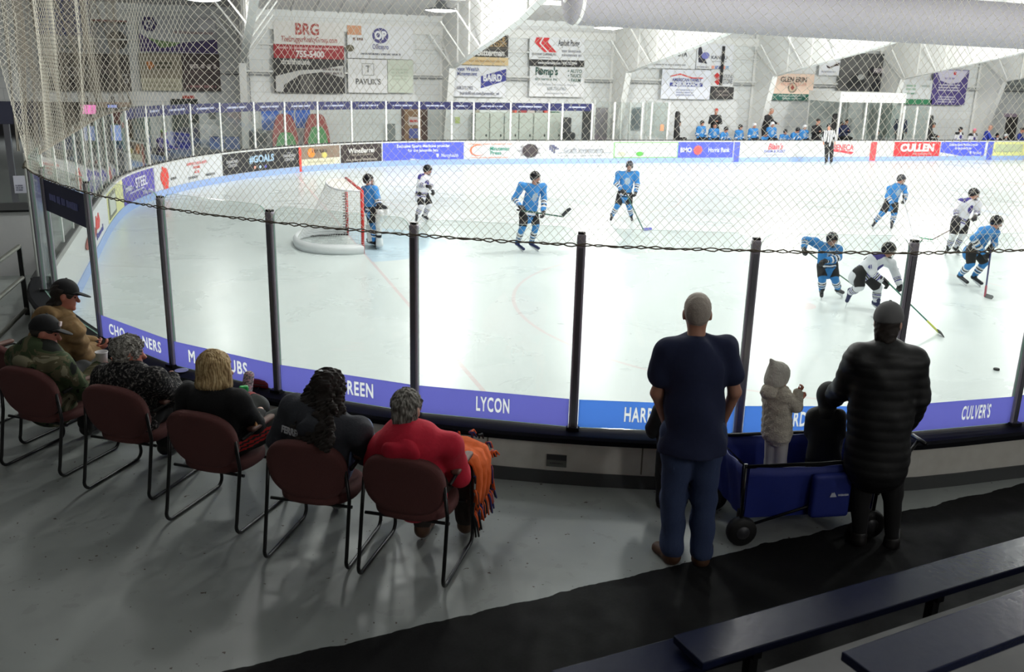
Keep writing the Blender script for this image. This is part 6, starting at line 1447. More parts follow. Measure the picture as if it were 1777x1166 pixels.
def dress(J, k, parent, jacket, trousers, shoe, name='jacket', h=.010, g=.026, fat=1.05, low=.06, arm=.95, noise=None, hood=None, armg=None, trow=.022, tname='trousers', zone=None, extra=None, deep=1.):
    S = Sdf(h, .03); S.noise = noise or folds(.005, 34, 2)
    add_torso(S, J, k, g, fat, deep, low=low)
    for q in 'LR': add_arm(S, J, q, k, armg or g * .9, t1=arm)
    if extra: extra(S)
    jo = S.build(name, jacket, parent, zone)
    if hood:
        S = Sdf(h, .03); S.noise = folds(.006, 40, 3); nk, fw, sd, sp = J['nk'], J['fwd'], J['sd'], J['spine']
        ring = [nk - fw * (math.cos(t) * (.062 + g) - .01) * k + sd * math.sin(t) * .085 * k - sp * (.030 * math.cos(t) - .020) * k for t in np.linspace(-1.9, 1.9, 11)]
        S.chain(ring, [.030 * k + .012 * k * math.cos(t) for t in np.linspace(-1.9, 1.9, 11)])
        S.ell(nk - fw * (.080 + g * 1.35) * k - sp * .045 * k, V3(.115, .036, .080) * k, np.stack([sd, nrm(fw + sp * .12), nrm(sp - fw * .12)], 1), k=.05 * k); S.build('hood', hood, jo)
    S = Sdf(h, .03); S.noise = folds(.004, 30, 9); S.cap(J['pv'] - J['sd'] * .05 * k, J['pv'] + J['sd'] * .05 * k, (.125 * fat + trow * .6) * k, axis=J['fwd'], flat=.85)
    for q in 'LR': add_leg(S, J, q, k, trow, t1=.97)
    to = S.build(tname, trousers, parent)
    for q in 'LR': S = Sdf(h, .02); add_shoe(S, J['a' + q], J['t' + q], k, .006); S.build('shoe', shoe, parent)
    return jo, to
SHOE_G = mat('grey trainer', (150, 150, 152), .6, var=.2); SHOE_B = mat('black shoe', (24, 22, 22), .5); SHOE_T = mat('brown leather shoe', (86, 58, 40), .5, var=.3)
DENIM = mat('blue denim', (58, 74, 112), .85, rgb2=(44, 56, 88), scale=160, bump=.2); DENIM_L = mat('light denim', (120, 136, 172), .85, rgb2=(98, 114, 150), scale=120, bump=.2); DARKT = mat('black trousers', (22, 22, 25), .85, var=.3)

# woman in the red hoodie
J, f = seat_pose('red', dict(hd=(706, 712, -.14), nk=(704, 752, -.20), sL=(664, 771, -.10), sR=(775, 769, -.18), eR=(797, 822, -.02), eL=(652, 822, .05)), dict(kR=(.17, .40, .56), kL=(-.10, .40, .56), aR=(.20, .40, .12), aL=(-.06, .26, .12), tR=(.22, .58, .045), tL=(-.06, .46, .045)))
J = complete(J, f); H = head_axes(J, heading(18)); b = make_body(J, 1, .98, H, .011, SKIN_PALE, 'person with short silver hair in bright red hoodie seated nearest the camera', NP, fat=1.1)
RED_H = mat('bright red fleece', (216, 34, 62), .85, var=.2, scale=40, bump=.25)
dress(J, 1, b, RED_H, mat('dark brown trousers', (48, 40, 36), .85), SHOE_T, 'hoodie', g=.034, fat=1.12, low=.10, hood=RED_H, deep=1.12, noise=folds(.011, 26, 14)); hair(J, H, .98, HAIR_S, b, back=.098, vol=1.06, curl=.006, fr=70, strand=.003, side=.97)
# person with long dark curls
J, f = seat_pose('curl', dict(hd=(571, 676, -.10), nk=(562, 722, -.16), sL=(512, 707, -.06), sR=(622, 748, -.20), eR=(634, 786, -.02)), dict(kR=(.10, .42, .66), kL=(-.12, .38, .56), aR=(.20, .52, .30), aL=(-.10, .46, .12), tR=(.26, .68, .25)))
J = complete(J, f); H = head_axes(J, heading(40)); b = make_body(J, 1, .98, H, .011, SKIN, 'person with long dark curly hair and charcoal lettered sweatshirt, seated second from the camera', NP)
CHAR = mat('charcoal sweatshirt', (62, 64, 72), .9, var=.2, scale=60, bump=.25); jo, to = dress(J, 1, b, CHAR, DENIM_L, SHOE_G, 'sweatshirt', g=.034, fat=1.1, low=.08, hood=CHAR)
def curls(S, c, r, f_, u):
    r_ = random.Random(3)
    for i in range(210):
        t = r_.random(); w = r_.uniform(-.12, .12) * (1 + t * .45); p = c - u * (.02 + .31 * t) - f_ * (.06 + .115 * t - .03 * t * t) + r * (w * 1.15 + .01 + .04 * t) ; S.ell(p, V3(.018, .018, .024) * r_.uniform(.8, 1.35), k=.010)
    for s_ in (-1, 1): S.chain([c + r * s_ * .085 + f_ * .02, c + r * s_ * .10 - u * .12 + f_ * .0, c + r * s_ * .10 - u * .26 + f_ * .01], [.03, .04, .035])
hair(J, H, .98, HAIR_D, b, back=.16, vol=1.06, curl=.009, fr=110, extra=curls)
q = MB(); p_ = J['hd'] + H[:, 2] * .115 - H[:, 1] * .075; q.lathe([(.001, .0), (.022, .004), (.001, .012)], p_, 6, H); q.build('hair_clip', STEEL, b)
tx = at_d(524, 742, (CPOS['curl'][0] @ FWH) - .40); c0 = lerp(J['nk'], J['sL'], .66) - J['spine'] * .075; nn = -J['fwd']; text_fit('FERRELL', .19, .05, (206, 208, 214), c0 - J['fwd'] * .155, J['sd'] * 1., up=J['spine'], parent=jo, bold=.03)
# person with blond bob, one foot up on the ledge
J, f = seat_pose('blond', dict(hd=(374, 642, -.10), nk=(372, 682, -.16), sL=(327, 684, -.06), sR=(415, 696, -.20), eR=(441, 734, -.04)), dict(kR=(.36, .34, .66), aR=(.36, .52, .26), tR=(.42, .68, .20), kL=(-.02, .45, .62)))
q0 = at_z(430, 694, .95); J['aL'] = q0 + V3(-.02, -.10, .06); J['tL'] = q0 + V3(.02, -.03, .22)
J = complete(J, f); H = head_axes(J, heading(58)); b = make_body(J, 1, .98, H, .011, SKIN_PALE, 'person with blond bob and black top, one shoe up on the ledge', NP)
BLK = mat('black knit top', (20, 20, 23), .9, var=.3, scale=80, bump=.2); TRK = mat('black track trousers', (26, 30, 28), .7, var=.2); REDS = mat('red trouser stripe', (206, 36, 34), .7)
Jb = J
def zs(p):
    m_ = np.zeros(len(p), int)
    for q in 'LR':
        h_, n_ = Jb['h' + q], Jb['k' + q]; ax_ = nrm(n_ - h_); w = p - h_; t = w @ ax_; out = nrm(np.cross(ax_, Zv)) * (1 if q == 'R' else -1); ang = np.arctan2(w @ out, w @ nrm(np.cross(out, ax_)) * 1.)
        a = (w @ np.cross(ax_, out)); 
        for c_ in (-.028, 0, .028): m_[(w @ out > .02) & (np.abs(a - c_) < .008) & (t > -.1)] = 1
    return m_
jo, to = dress(J, 1, b, BLK, [TRK, REDS], ramp_mat('speckled pale shoe', [(.0, (120, 110, 112)), (.48, (190, 178, 178)), (.58, (214, 150, 160))], 60, .7), 'top', g=.026, fat=1.0)
to.data.polygons.foreach_set('material_index', zs(np.array([p.center[:] for p in to.data.polygons])).astype(np.int32))
def bob(S, c, r, f_, u):
    for t in np.linspace(-2.2, 2.2, 13): d_ = -f_ * math.cos(t) + r * math.sin(t); S.cap(c + d_ * .078 + u * .04, c + d_ * .098 - u * .095, .036, .034)
hair(J, H, .98, HAIR_B, b, back=.12, vol=1.10, curl=.002, fr=60, extra=bob, strand=.004)
q = MB(); c = J['hd']; q.tube([c + H[:, 0] * .078 - H[:, 1] * .02 + H[:, 2] * .005, c + H[:, 0] * .075 + H[:, 1] * .085 + H[:, 2] * .008, c + H[:, 1] * .108 + H[:, 2] * .006, c - H[:, 0] * .075 + H[:, 1] * .085 + H[:, 2] * .008], .004, 5); q.build('glasses', BLACK, b)
q = MB(); p_ = lerp(J['sR'], J['eR'], .62) + nrm(J['sd'] - Zv * .2) * .066; q.box(p_, (.012, .05, .09), np.stack([nrm(J['sd']), f, Zv], 1)); q.build('sleeve_badge', flat((206, 150, 96)), jo)
p_ = lerp(J['sR'], J['nk'], .25) + f * .13 + Zv * .03; S = Sdf(.006, .01); S.rbox(p_, (.03, .02, .02), None, .01); S.build('green_tag', mat('green tag', (36, 196, 92), .5), jo)
# grey curly hair, patterned cardigan
J, f = seat_pose('gray', dict(hd=(224, 614, -.08), nk=(222, 650, -.12), sL=(184, 652, -.04), sR=(268, 658, -.18), eR=(303, 690, .0)), dict(wR=(.10, .28, .72), wL=(-.10, .24, .70), kR=(.13, .40, .58), kL=(-.06, .42, .62)))
J = complete(J, f); H = head_axes(J, heading(68)); b = make_body(J, 1, .98, H, .011, SKIN_RED, 'person with curly grey hair and black and white patterned cardigan, seated', NP)
KNIT = ramp_mat('black and white knit', [(.0, (30, 30, 32)), (.50, (66, 64, 64)), (.60, (128, 124, 120))], 55, .95, bump=.5, distort=.4)
dress(J, 1, b, KNIT, DARKT, SHOE_B, 'cardigan', g=.036, fat=1.12, deep=1.1); hair(J, H, .98, HAIR_G, b, back=.11, vol=1.12, curl=.009, fr=120)
S = Sdf(.008, .02); S.ell(J['nk'] + Zv * .01, (.075, .075, .035)); S.build('scarf', mat('dark red scarf', (96, 40, 40), .9), b)
# camouflage jacket, black cap, cup in hand
J, f = seat_pose('camo', dict(hd=(78, 578, -.06), nk=(66, 612, -.12), sL=(34, 618, .02), sR=(104, 634, -.20), eR=(140, 676, -.06), wR=(174, 640, .14), eL=(80, 640, .12)), dict(kR=(.13, .44, .58), kL=(-.12, .44, .58)))
hx = {'R': (nrm(RTH * .8 + FWH * .3 + Zv * .25), nrm(-RTH * .25 + FWH * .2 + Zv * .9), .75)}
J = complete(J, f); H = head_axes(J, heading(78)); b = make_body(J, 1, 1., H, .009, SKIN_RED, 'person in camouflage jacket and black cap with white emblem, holding a white cup', NP, hands=hx, fat=1.15)
CAMO = ramp_mat('woodland camouflage', [(.0, (30, 32, 28)), (.40, (64, 76, 52)), (.50, (100, 94, 72)), (.58, (146, 140, 116))], 5.0, .85, bump=.2, distort=1.2)
dress(J, 1, b, CAMO, DARKT, SHOE_B, 'camouflage_jacket', g=.042, fat=1.18, deep=1.15, low=.08, hood=CAMO, h=.011); hair(J, H, .98, HD, b, back=.07, vol=.99, curl=.003); ball_cap(J, H, 1.02, mat('black cotton', (18, 18, 22), .8, var=.2), b, emblem=(220, 200, 196))
pc = at_d(177, 622, (CPOS['camo'][0] @ FWH) + .16); q = MB(); root = empty('foam_cup', pc - Zv * .055); tag(root, 'white foam cup held by the person in camouflage jacket', 'cup')
q.lathe([(.034, -.055), (.036, -.05), (.046, .055), (.049, .058), (.049, .050), (.044, .045), (.035, -.04), (.001, -.04)], pc, 24); q.build('cup_wall', mat('white foam', (232, 228, 230), .6, var=.03), root, smooth=True)
# tan jacket, black cap, phone in hand
J, f = seat_pose('tan', dict(hd=(113, 514, .14), nk=(104, 545, .08), sL=(78, 552, .16), sR=(126, 572, -.04), eR=(143, 615, .10), wR=(163, 606, .30), eL=(120, 590, .30), wL=(160, 596, .42), pv=(70, 640, -.05)), dict(kR=(.14, .46, .58), kL=(-.10, .46, .58)))
hx = {'R': (nrm(RTH * .8 + Zv * .2 + FWH * .3), nrm(Zv * .8 - RTH * .2 + FWH * .4), .6), 'L': (nrm(RTH * .75 - FWH * .2 + Zv * .1), nrm(-FWH * .6 + Zv * .5), .7)}
J = complete(J, f); H = head_axes(J, heading(76)); b = make_body(J, 1, 1., H, .009, SKIN_RED, 'person in tan hooded jacket and black cap with dark hair, looking right', NP, hands=hx)
TANJ = mat('tan canvas', (160, 128, 86), .9, rgb2=(112, 86, 54), scale=26, bump=.4)
def longhair(S, c, r, f_, u): S.ell(c - f_ * .06 - u * .10, V3(.075, .05, .06), k=.03)
dress(J, 1, b, TANJ, DARKT, SHOE_B, 'tan_jacket', g=.036, fat=1.08, hood=TANJ, noise=folds(.008, 46, 4), h=.010); hair(J, H, 1., HAIR_D, b, back=.11, vol=1.02, curl=.006, fr=60, extra=longhair); ball_cap(J, H, 1.04, mat('black cotton', (18, 18, 22), .8, var=.2), b)
pp = at_d(178, 594, (CPOS['tan'][0] @ FWH) + .36); q = MB(); R_ = np.stack([nrm(RTH + Zv * .25), nrm(FWH + Zv * .6), nrm(np.cross(nrm(RTH + Zv * .25), nrm(FWH + Zv * .6)))], 1); root = empty('mobile_phone', pp); tag(root, 'dark mobile phone held by the person in tan jacket', 'phone'); q.box(pp, (.15, .075, .010), R_); bevel(q.build('phone_body', mat('dark phone case', (30, 30, 36), .4), root), .004); q = MB(); q.box(pp + R_[:, 2] * .0055, (.138, .066, .002), R_); q.build('screen', mat('dark glass', (12, 12, 16), .08), root)

# ------------------------------------------------------------------ standing people
def stand(base, spec, bf): return complete(pixel_pose(base, spec, bf, FLOOR_Z), bf)
J = stand((1187, 975), dict(hd=(1210, 545, .02), nk=(1208, 590, -.02), sa=(1163, 606), sb=(1258, 604), ea=(1140, 682, .02), eb=(1275, 680, .0), wa=(1158, 742, .16), wb=(1252, 738, .16), pv=(1203, 752), ha=(1176, 766), hb=(1228, 766), ka=(1169, 862, .04), kb=(1221, 862, .02), aa=(1166, 951), ab=(1217, 956), ta=(1143, 950, .14), tb=(1226, 948, .2)), heading(4))
H = head_axes(J, heading(8)); b = make_body(J, 1.03, 1.02, H, .010, SKIN, 'large person in navy T-shirt and jeans standing with back to the camera', NP, fat=1.1)
NAVT = mat('navy cotton', (34, 42, 74), .9, var=.2, scale=30, bump=.15)
S = Sdf(.010, .035); S.noise = folds(.010, 22, 8); add_torso(S, J, 1.03, .020, 1.12, 1.2, low=.10); S.cap(J['pv'] - J['sd'] * .05 - J['spine'] * .08, J['pv'] + J['sd'] * .05 - J['spine'] * .08, .165, axis=J['fwd'], flat=.85, k=.05); S.cut(J['pv'] - J['spine'] * .10, -J['spine'])
for q_ in 'LR': S.cap(J['s' + q_] - J['spine'] * .01, lerp(J['s' + q_], J['e' + q_], .60), .078, .088); 
S.build('t_shirt', NAVT, b)
S = Sdf(.010, .03); S.noise = folds(.005, 34, 9); S.cap(J['pv'] - J['sd'] * .07, J['pv'] + J['sd'] * .07, .140, axis=J['fwd'], flat=.8)
for q_ in 'LR': S.cap(J['h' + q_], J['k' + q_], .100, .084); S.cap(J['k' + q_], lerp(J['k' + q_], J['a' + q_], 1.0), .082, .074)
S.build('jeans', DENIM, b)
for q_ in 'LR': S = Sdf(.010, .02); add_shoe(S, J['a' + q_], J['t' + q_], 1.1, .008); S.build('boot', mat('brown work boot', (92, 62, 42), .6, var=.35), b)
hair(J, H, 1.02, HAIR_W, b, back=.078, vol=.965, curl=.0012, fr=220, side=.955)
J = stand((1520, 945), dict(hd=(1541, 562, .03), nk=(1537, 604, -.01), sa=(1492, 622), sb=(1582, 626), ea=(1466, 672, .12), wa=(1446, 690, .30), eb=(1592, 690, .0), wb=(1574, 735, .15), pv=(1524, 765), ha=(1500, 775), hb=(1548, 775), ka=(1494, 855, .03), kb=(1548, 855, .02), aa=(1491, 925), ab=(1548, 935), ta=(1482, 915, .2), tb=(1553, 922, .2)), heading(6))
H = head_axes(J, heading(30)); b = make_body(J, 1., .98, H, .011, SKIN_PALE, 'person in long black quilted coat and grey cap standing at the glass', NP)
PUFF = mat('black quilted nylon', (15, 15, 17), .55, var=.3)
qf = folds(.005, 22, 12)
def quilt(p): return -.0045 * np.abs(np.sin(p[:, 2] * math.pi / .07)) + .003 + qf(p)
dress(J, 1, b, PUFF, mat('black leggings', (14, 14, 16), .9), SHOE_B, 'quilted_coat', g=.045, fat=1.08, low=.16, noise=quilt, armg=.036, trow=.004)
hair(J, H, .98, HD, b, back=.12, vol=.96); ball_cap(J, H, 1.04, mat('grey cap cloth', (112, 112, 112), .85, var=.2), b)
# toddler in the wagon
WZ = FLOOR_Z + .24
J = dict(hd=(1350, 655, .02), nk=(1349, 677, .0), sa=(1336, 684, .06), sb=(1361, 687, -.06), ea=(1352, 708, .09), eb=(1382, 706, -.08), wa=(1386, 690, .06), wb=(1385, 680, -.04), pv=(1348, 752), ha=(1340, 760, .02), hb=(1356, 760, -.02), ka=(1338, 785, .02), kb=(1357, 785, -.02))
G0 = at_z(1352, 880, FLOOR_Z); D0 = V3(3.62, 5.02, 0) @ FWH; bf = heading(72); J = {('s e w h k a t'.split()[['s', 'e', 'w', 'h', 'k'].index(n[0])] + {'a': 'L', 'b': 'R'}[n[1]] if n[-1] in 'ab' else n): at_d(v[0], v[1], D0 + (v[2] if len(v) > 2 else 0)) for n, v in J.items()}
for q_ in 'LR': J['a' + q_] = V3(*J['h' + q_][:2], WZ + .06); J['t' + q_] = J['a' + q_] + bf * .07 - Zv * .03; J['k' + q_] = (J['h' + q_] + J['a' + q_]) / 2 + bf * .01
J = complete(J, bf); H = head_axes(J, heading(66)); k = .46
hx = {'L': (nrm(RTH * .6 + Zv * .3), nrm(-FWH * .3 - RTH * .2 + Zv * .6), .9), 'R': (nrm(Zv * .6 + RTH * .5), nrm(FWH * .5 - RTH * .6), 1.1)}
b = make_body(J, k, .74, H, .0055, SKIN_RED, 'small person in cream fleece jacket and knitted hat standing in the blue wagon', NP, hands=hx)
SHER = mat('cream sherpa fleece', (220, 212, 198), .95, rgb2=(176, 168, 152), scale=90, bump=.8); CREAM = mat('cream jersey trousers', (198, 194, 188), .9, var=.1, bump=.1)
S = Sdf(.006, .02); S.noise = folds(.003, 150, 6); add_torso(S, J, k, .030, 1.15, 1.25, low=-.02)
for q_ in 'LR': add_arm(S, J, q_, k, .020, t1=.9)
jo = S.build('fleece_jacket', SHER, b)
S = Sdf(.006, .02); S.noise = folds(.003, 150, 6); c = J['nk'] - bf * .055 - Zv * .012; S.ell(c, (.066, .066, .05)); S.cap(c + Zv * .02, J['nk'] + bf * .05 - Zv * .01, .05, .04); S.build('hood', SHER, jo)
S = Sdf(.006, .015); S.cap(J['hL'] + Zv * .05, J['hR'] + Zv * .05, .062)
for q_ in 'LR': S.cap(J['h' + q_] + Zv * .02, J['k' + q_], .052, .044); S.cap(J['k' + q_], J['a' + q_], .044, .038)
S.build('trousers', CREAM, b)
for q_ in 'LR': S = Sdf(.006, .01); add_shoe(S, J['a' + q_], J['t' + q_], .55); S.build('shoe', SHOE_G, b)
c = J['hd']; r_, f_, u_ = H[:, 0], H[:, 1], H[:, 2]; S = Sdf(.006, .03); S.noise = lambda p: .0016 * np.sin(np.arctan2((p - c) @ r_, (p - c) @ f_) * 40); S.ell(c + u_ * .030, (.073, .084, .080), H); S.cap(c + u_ * .07 - f_ * .03, c + u_ * .125 - f_ * .055 - RTH * .012, .045, .012); S.ell(c + f_ * .085 - u_ * .055, (.06, .05, .062), H, op='sub', k=0); S.ell(c - u_ * .02 - f_ * .02, (.072, .078, .07), H); S.cut(c - u_ * .045, -u_ + f_ * .25); S.build('knitted_hat', mat('off white knit', (214, 210, 200), .9, var=.15, scale=70, bump=.5), b)
hair(J, H, .73, HD, b, h=.006, back=.075, vol=.90, curl=.002)
# small child in dark hooded coat sitting at the far end of the wagon
D0 = V3(4.02, 4.98, 0) @ FWH; bf = heading(10); J = dict(hd=(1437, 690, .02), nk=(1433, 714, .0), sL=(1414, 722, .02), sR=(1452, 722, -.02), eL=(1409, 752, .05), eR=(1456, 752, .0), wL=(1418, 775, .12), wR=(1448, 775, .1), pv=(1430, 778), hL=(1420, 785, .0), hR=(1440, 785, .0), kL=(1412, 800, .16), kR=(1446, 800, .16))
J = {n: at_d(v[0], v[1], D0 + (v[2] if len(v) > 2 else 0)) for n, v in J.items()}
for q_ in 'LR': J['a' + q_] = V3(*(J['k' + q_] + bf * .02)[:2], WZ + .06); J['t' + q_] = J['a' + q_] + bf * .08 - Zv * .03
J = complete(J, bf); H = head_axes(J, bf); b = make_body(J, .52, .76, H, .009, SKIN_PALE, 'small child in black hooded coat sitting in the blue wagon', NP)
BC = mat('black child coat', (17, 17, 20), .7, var=.3); dress(J, .52, b, BC, mat('olive grey trousers', (58, 56, 50), .9), SHOE_B, 'hooded_coat', h=.009, g=.03, fat=1.1)
S = Sdf(.009, .02); c = J['hd']; S.ell(c + H[:, 2] * .02 - H[:, 1] * .01, (.082, .092, .098), H); S.cap(c - Zv * .05 - bf * .02, J['nk'] - bf * .02, .06); S.ell(c + H[:, 1] * .09 - H[:, 2] * .02, (.05, .05, .06), H, op='sub', k=0); S.build('hood', BC, b)
# dark-clad child on the far side of the big man, against the boards
bf = heading(5); B0 = at_z(1163, 884, FLOOR_Z); L = lambda x, y, z: B0 + RTH * x + FWH * y + Zv * z; s_ = .56
J = dict(hd=L(-.02, .02, .93), nk=L(-.02, 0, .80), sL=L(-.12, 0, .77), sR=L(.08, 0, .77), eL=L(-.17, .02, .62), eR=L(.13, .02, .62), wL=L(-.15, .12, .55), wR=L(.11, .12, .55), pv=L(-.01, 0, .46), hL=L(-.06, 0, .44), hR=L(.05, 0, .44), kL=L(-.07, .03, .25), kR=L(.07, .03, .25), aL=L(-.07, 0, .07), aR=L(.08, 0, .07), tL=L(-.07, .10, .03), tR=L(.09, .10, .03))
J = complete(J, bf); H = head_axes(J, bf); b = make_body(J, .56, .78, H, .010, SKIN, 'child in dark coat mostly hidden in front of the person in navy T-shirt', NP)
dress(J, .56, b, BC, DARKT, SHOE_B, 'coat', h=.010, g=.03, low=.1); hair(J, H, .78, HD, b)

# ------------------------------------------------------------------ wagon
def wagon():
    C = V3(3.80, 5.01, FLOOR_Z); a = math.radians(-9); X_, Y_ = V3(math.cos(a), math.sin(a), 0), V3(-math.sin(a), math.cos(a), 0); R = np.stack([X_, Y_, Zv], 1); W = lambda x, y, z: C + X_ * x + Y_ * y + Zv * z
    root = empty('folding_wagon', C); tag(root, 'blue fabric folding wagon with black wheels, children inside', 'wagon')
    BL = mat('royal blue nylon', (24, 42, 128), .65, var=.25, scale=8, bump=.2); hx_, hy, z0, z1 = .46, .24, .20, .58
    def wall(name, p0, p1, zt, fl=.03):
        q = MB(); n_ = 12; vs = []; d = nrm(p1 - p0); nn = np.cross(d, Zv)
        for o in (0, .012):
            for z in np.linspace(z0, zt, 6):
                for t in np.linspace(0, 1, n_): vs.append(p0 + (p1 - p0) * t + Zv * (z - .0) + nn * (o + fl * (z - z0) / (zt - z0) + .008 * math.sin(t * 17 + z * 9)) - Zv * (.02 * math.sin(t * math.pi) * (z - z0) / (zt - z0)))
        m_ = n_ * 6; q.add(vs, [(r_ * n_ + i, r_ * n_ + i + 1, (r_ + 1) * n_ + i + 1, (r_ + 1) * n_ + i) for r_ in range(5) for i in range(n_ - 1)] + [(m_ + r_ * n_ + i, m_ + (r_ + 1) * n_ + i, m_ + (r_ + 1) * n_ + i + 1, m_ + r_ * n_ + i + 1) for r_ in range(5) for i in range(n_ - 1)] + [(5 * n_ + i, 5 * n_ + i + 1, m_ + 5 * n_ + i + 1, m_ + 5 * n_ + i) for i in range(n_ - 1)])
        return q.build(name, BL, root, smooth=True)
    c = [W(-hx_, -hy, 0), W(hx_, -hy, 0), W(hx_, hy, 0), W(-hx_, hy, 0)]
    for i in range(4): wall('side_panel', c[i], c[(i + 1) % 4], z1)
    q = MB(); q.box(W(0, 0, z0), (2 * hx_, 2 * hy, .02), R); q.build('floor_panel', BL, root)
    q = MB(); q.tube([W(-hx_ - .03, -hy - .03, z1), W(hx_ + .03, -hy - .03, z1), W(hx_ + .03, hy + .03, z1), W(-hx_ - .03, hy + .03, z1)], .014, 8, closed=True)
    for s1 in (-1, 1):
        for s2 in (-1, 1): q.tube([W(s1 * (hx_ + .02), s2 * (hy + .02), .12), W(s1 * (hx_ + .03), s2 * (hy + .03), z1 + .02)], .012, 8)
    q.tube([W(-hx_, -hy - .03, .14), W(hx_, -hy - .03, z0 + .2)], .010, 8); q.tube([W(-hx_, hy + .03, z0 + .2), W(hx_, hy + .03, .14)], .010, 8); q.build('frame', BLACK_TUBE, root, smooth=True)
    for s1 in (-1, 1):
        for s2 in (-1, 1):
            p = W(s1 * (hx_ + .01), s2 * (hy + .02), .105); RR = np.stack([Zv, X_, Y_], 1)
            q = MB(); q.lathe([(.03, -.035), (.085, -.035), (.102, -.022), (.105, 0), (.102, .022), (.085, .035), (.03, .035)], p, 24, RR); w_ = q.build('wheel', mat('black tyre', (17, 17, 18), .6), root, smooth=True)
            q = MB(); q.lathe([(.001, -.042), (.045, -.038), (.05, -.03), (.05, .03), (.045, .038), (.001, .042)], p, 16, RR); q.build('hub', mat('dark grey hub', (60, 60, 64), .4), w_, smooth=True)
            q = MB(); q.box(W(s1 * (hx_ + .0), s2 * (hy - .03), .16), (.05, .03, .16), R); q.build('fork', BLACK, root)
    S = Sdf(.010, .02); S.rbox(W(.12, -hy - .06, .36), (.14, .03, .16), R, .025); pk = S.build('pocket', BL, root)
    q = MB(); q.prism([(0, 0), (.05, 0), (.03, .035), (.022, .028), (.014, .033)], 1, -.002, .002); 
    q.v = [tuple(W(.10 + v[0], -hy - .094 + v[1], .36 + v[2])) for v in q.v]; word_bars(q, W(.20, -hy - .094, .372), X_, Y_, .08, .022, 4); q.build('printed_logo', flat((196, 200, 214)), pk)
    q = MB(); q.tube([W(hx_ + .05, 0, .25), W(hx_ + .22, .02, .18), W(hx_ + .50, .05, .58)], .012, 8); q.tube([W(hx_ + .50, -.03, .58), W(hx_ + .50, .13, .58)], .016, 8); q.build('pull_handle', BLACK_TUBE, root, smooth=True)
    p = W(.37, -hy - .085, .46); r2 = empty('baby_bottle', p - Zv * .05); tag(r2, 'pale plastic baby bottle tucked at the side of the blue wagon', 'bottle')
    q = MB(); q.lathe([(.03, -.09), (.034, -.07), (.034, .04), (.030, .055)], p, 18); q.build('bottle_body', mat('clear frosted plastic', (120, 116, 108), .3), r2, smooth=True)
    q = MB(); q.lathe([(.034, .055), (.034, .085), (.026, .095), (.012, .10), (.009, .125), (.001, .128)], p, 18); q.build('bottle_top', mat('white plastic cap', (206, 206, 200), .4), r2, smooth=True)
wagon()

# ------------------------------------------------------------------ fringed blanket on the lap
def blanket():
    c, f = CPOS['red']; r = np.cross(f, Zv); W = lambda x, y, z: c + r * x + f * y + Zv * z
    prof = [(.02, .66), (.10, .685), (.18, .69), (.25, .675), (.30, .63), (.33, .56), (.335, .47), (.33, .38), (.325, .30)]; q = MB(); NV, NU = len(prof), 12; vs = []
    for i, (x, z) in enumerate(prof):
        for j in range(NU): t = j / (NU - 1); y = .16 + .36 * t + .03 * (i / NV) * math.sin(j * 2.1); vs.append(W(x + .012 * math.sin(j * 1.9 + i * .5) * (i > 3), y, z + .010 * math.sin(j * 1.3 + i) - (.03 * t if i < 4 else 0)))
    q.add(vs, [(i * NU + j, i * NU + j + 1, (i + 1) * NU + j + 1, (i + 1) * NU + j) for i in range(NV - 1) for j in range(NU - 1)])
    o = q.build('fleece_blanket', mat('orange fleece', (238, 104, 36), .9, var=.25, scale=30, bump=.3), smooth=True); tag(o, 'orange fleece blanket with knotted black and navy fringe on the lap of the red hoodie', 'blanket'); m = o.modifiers.new('thick', 'SOLIDIFY'); m.thickness = .014
    rr = random.Random(4); sets = {'orange': MB(), 'black': MB(), 'navy': MB()}
    edge = [(x, .52 + .02, z) for x, z in prof] + [(.325, y, .30) for y in np.linspace(.52, .16, 12)] + [(x, .14, z) for x, z in prof[5:]]
    for i in range(90):
        x, y, z = edge[rr.randrange(len(edge))]; L = rr.uniform(.07, .15); dx, dy = rr.uniform(-.01, .05), rr.uniform(-.02, .05) if y > .5 else rr.uniform(-.03, .02)
        hv = 1 if z < .5 else .35
        sets[rr.choice(['orange', 'black', 'navy', 'black', 'orange'])].tube([W(x, y, z), W(x + dx * .6, y + dy * .7 + (.02 if hv < 1 else 0), z - L * .4 * hv + .015), W(x + dx, y + dy + (.03 if hv < 1 else 0), z - L * hv)], [.010, .008, .006], 5)
    for n_, c_ in (('orange', (222, 92, 34)), ('black', (22, 22, 24)), ('navy', (46, 50, 110))): g = sets[n_].build('fringe', mat(n_ + ' fringe', c_, .9), o, smooth=True); g['kind'] = 'stuff'
blanket()

# ------------------------------------------------------------------ things on the ledge and boards
p = at_z(315, 644, LEDGE_Z + .003); q = MB(); q.lathe([(.001, 0), (.045, 0), (.058, .006), (.060, .009), (.056, .009), (.044, .004), (.001, .004)], p, 28); tag(q.build('cup_lid', mat('white plastic lid', (226, 230, 238), .4), smooth=True), 'round white lid lying on the black ledge left of the blond person', 'lid')
p = at_z(452, 671, LEDGE_Z); root = empty('wallet', p); tag(root, 'dark red zipped wallet lying on the black ledge beside the propped-up shoe', 'wallet'); a = math.radians(-33); R = np.array([[math.cos(a), -math.sin(a), 0], [math.sin(a), math.cos(a), 0], [0, 0, 1]]); S = Sdf(.006, .01); S.noise = folds(.002, 60, 2); S.rbox(p + Zv * .032, (.10, .055, .028), R, .02); S.rbox(p + Zv * .06 + V3(-.01, .01, 0), (.085, .045, .012), R, .01); S.build('body', mat('dark red leather', (132, 26, 36), .4, var=.3, scale=40, bump=.3), root)
q = MB(); q.box(p + Zv * .036 + R @ V3(0, -.056, 0), (.17, .004, .006), R); q.build('zip', STEEL, root)
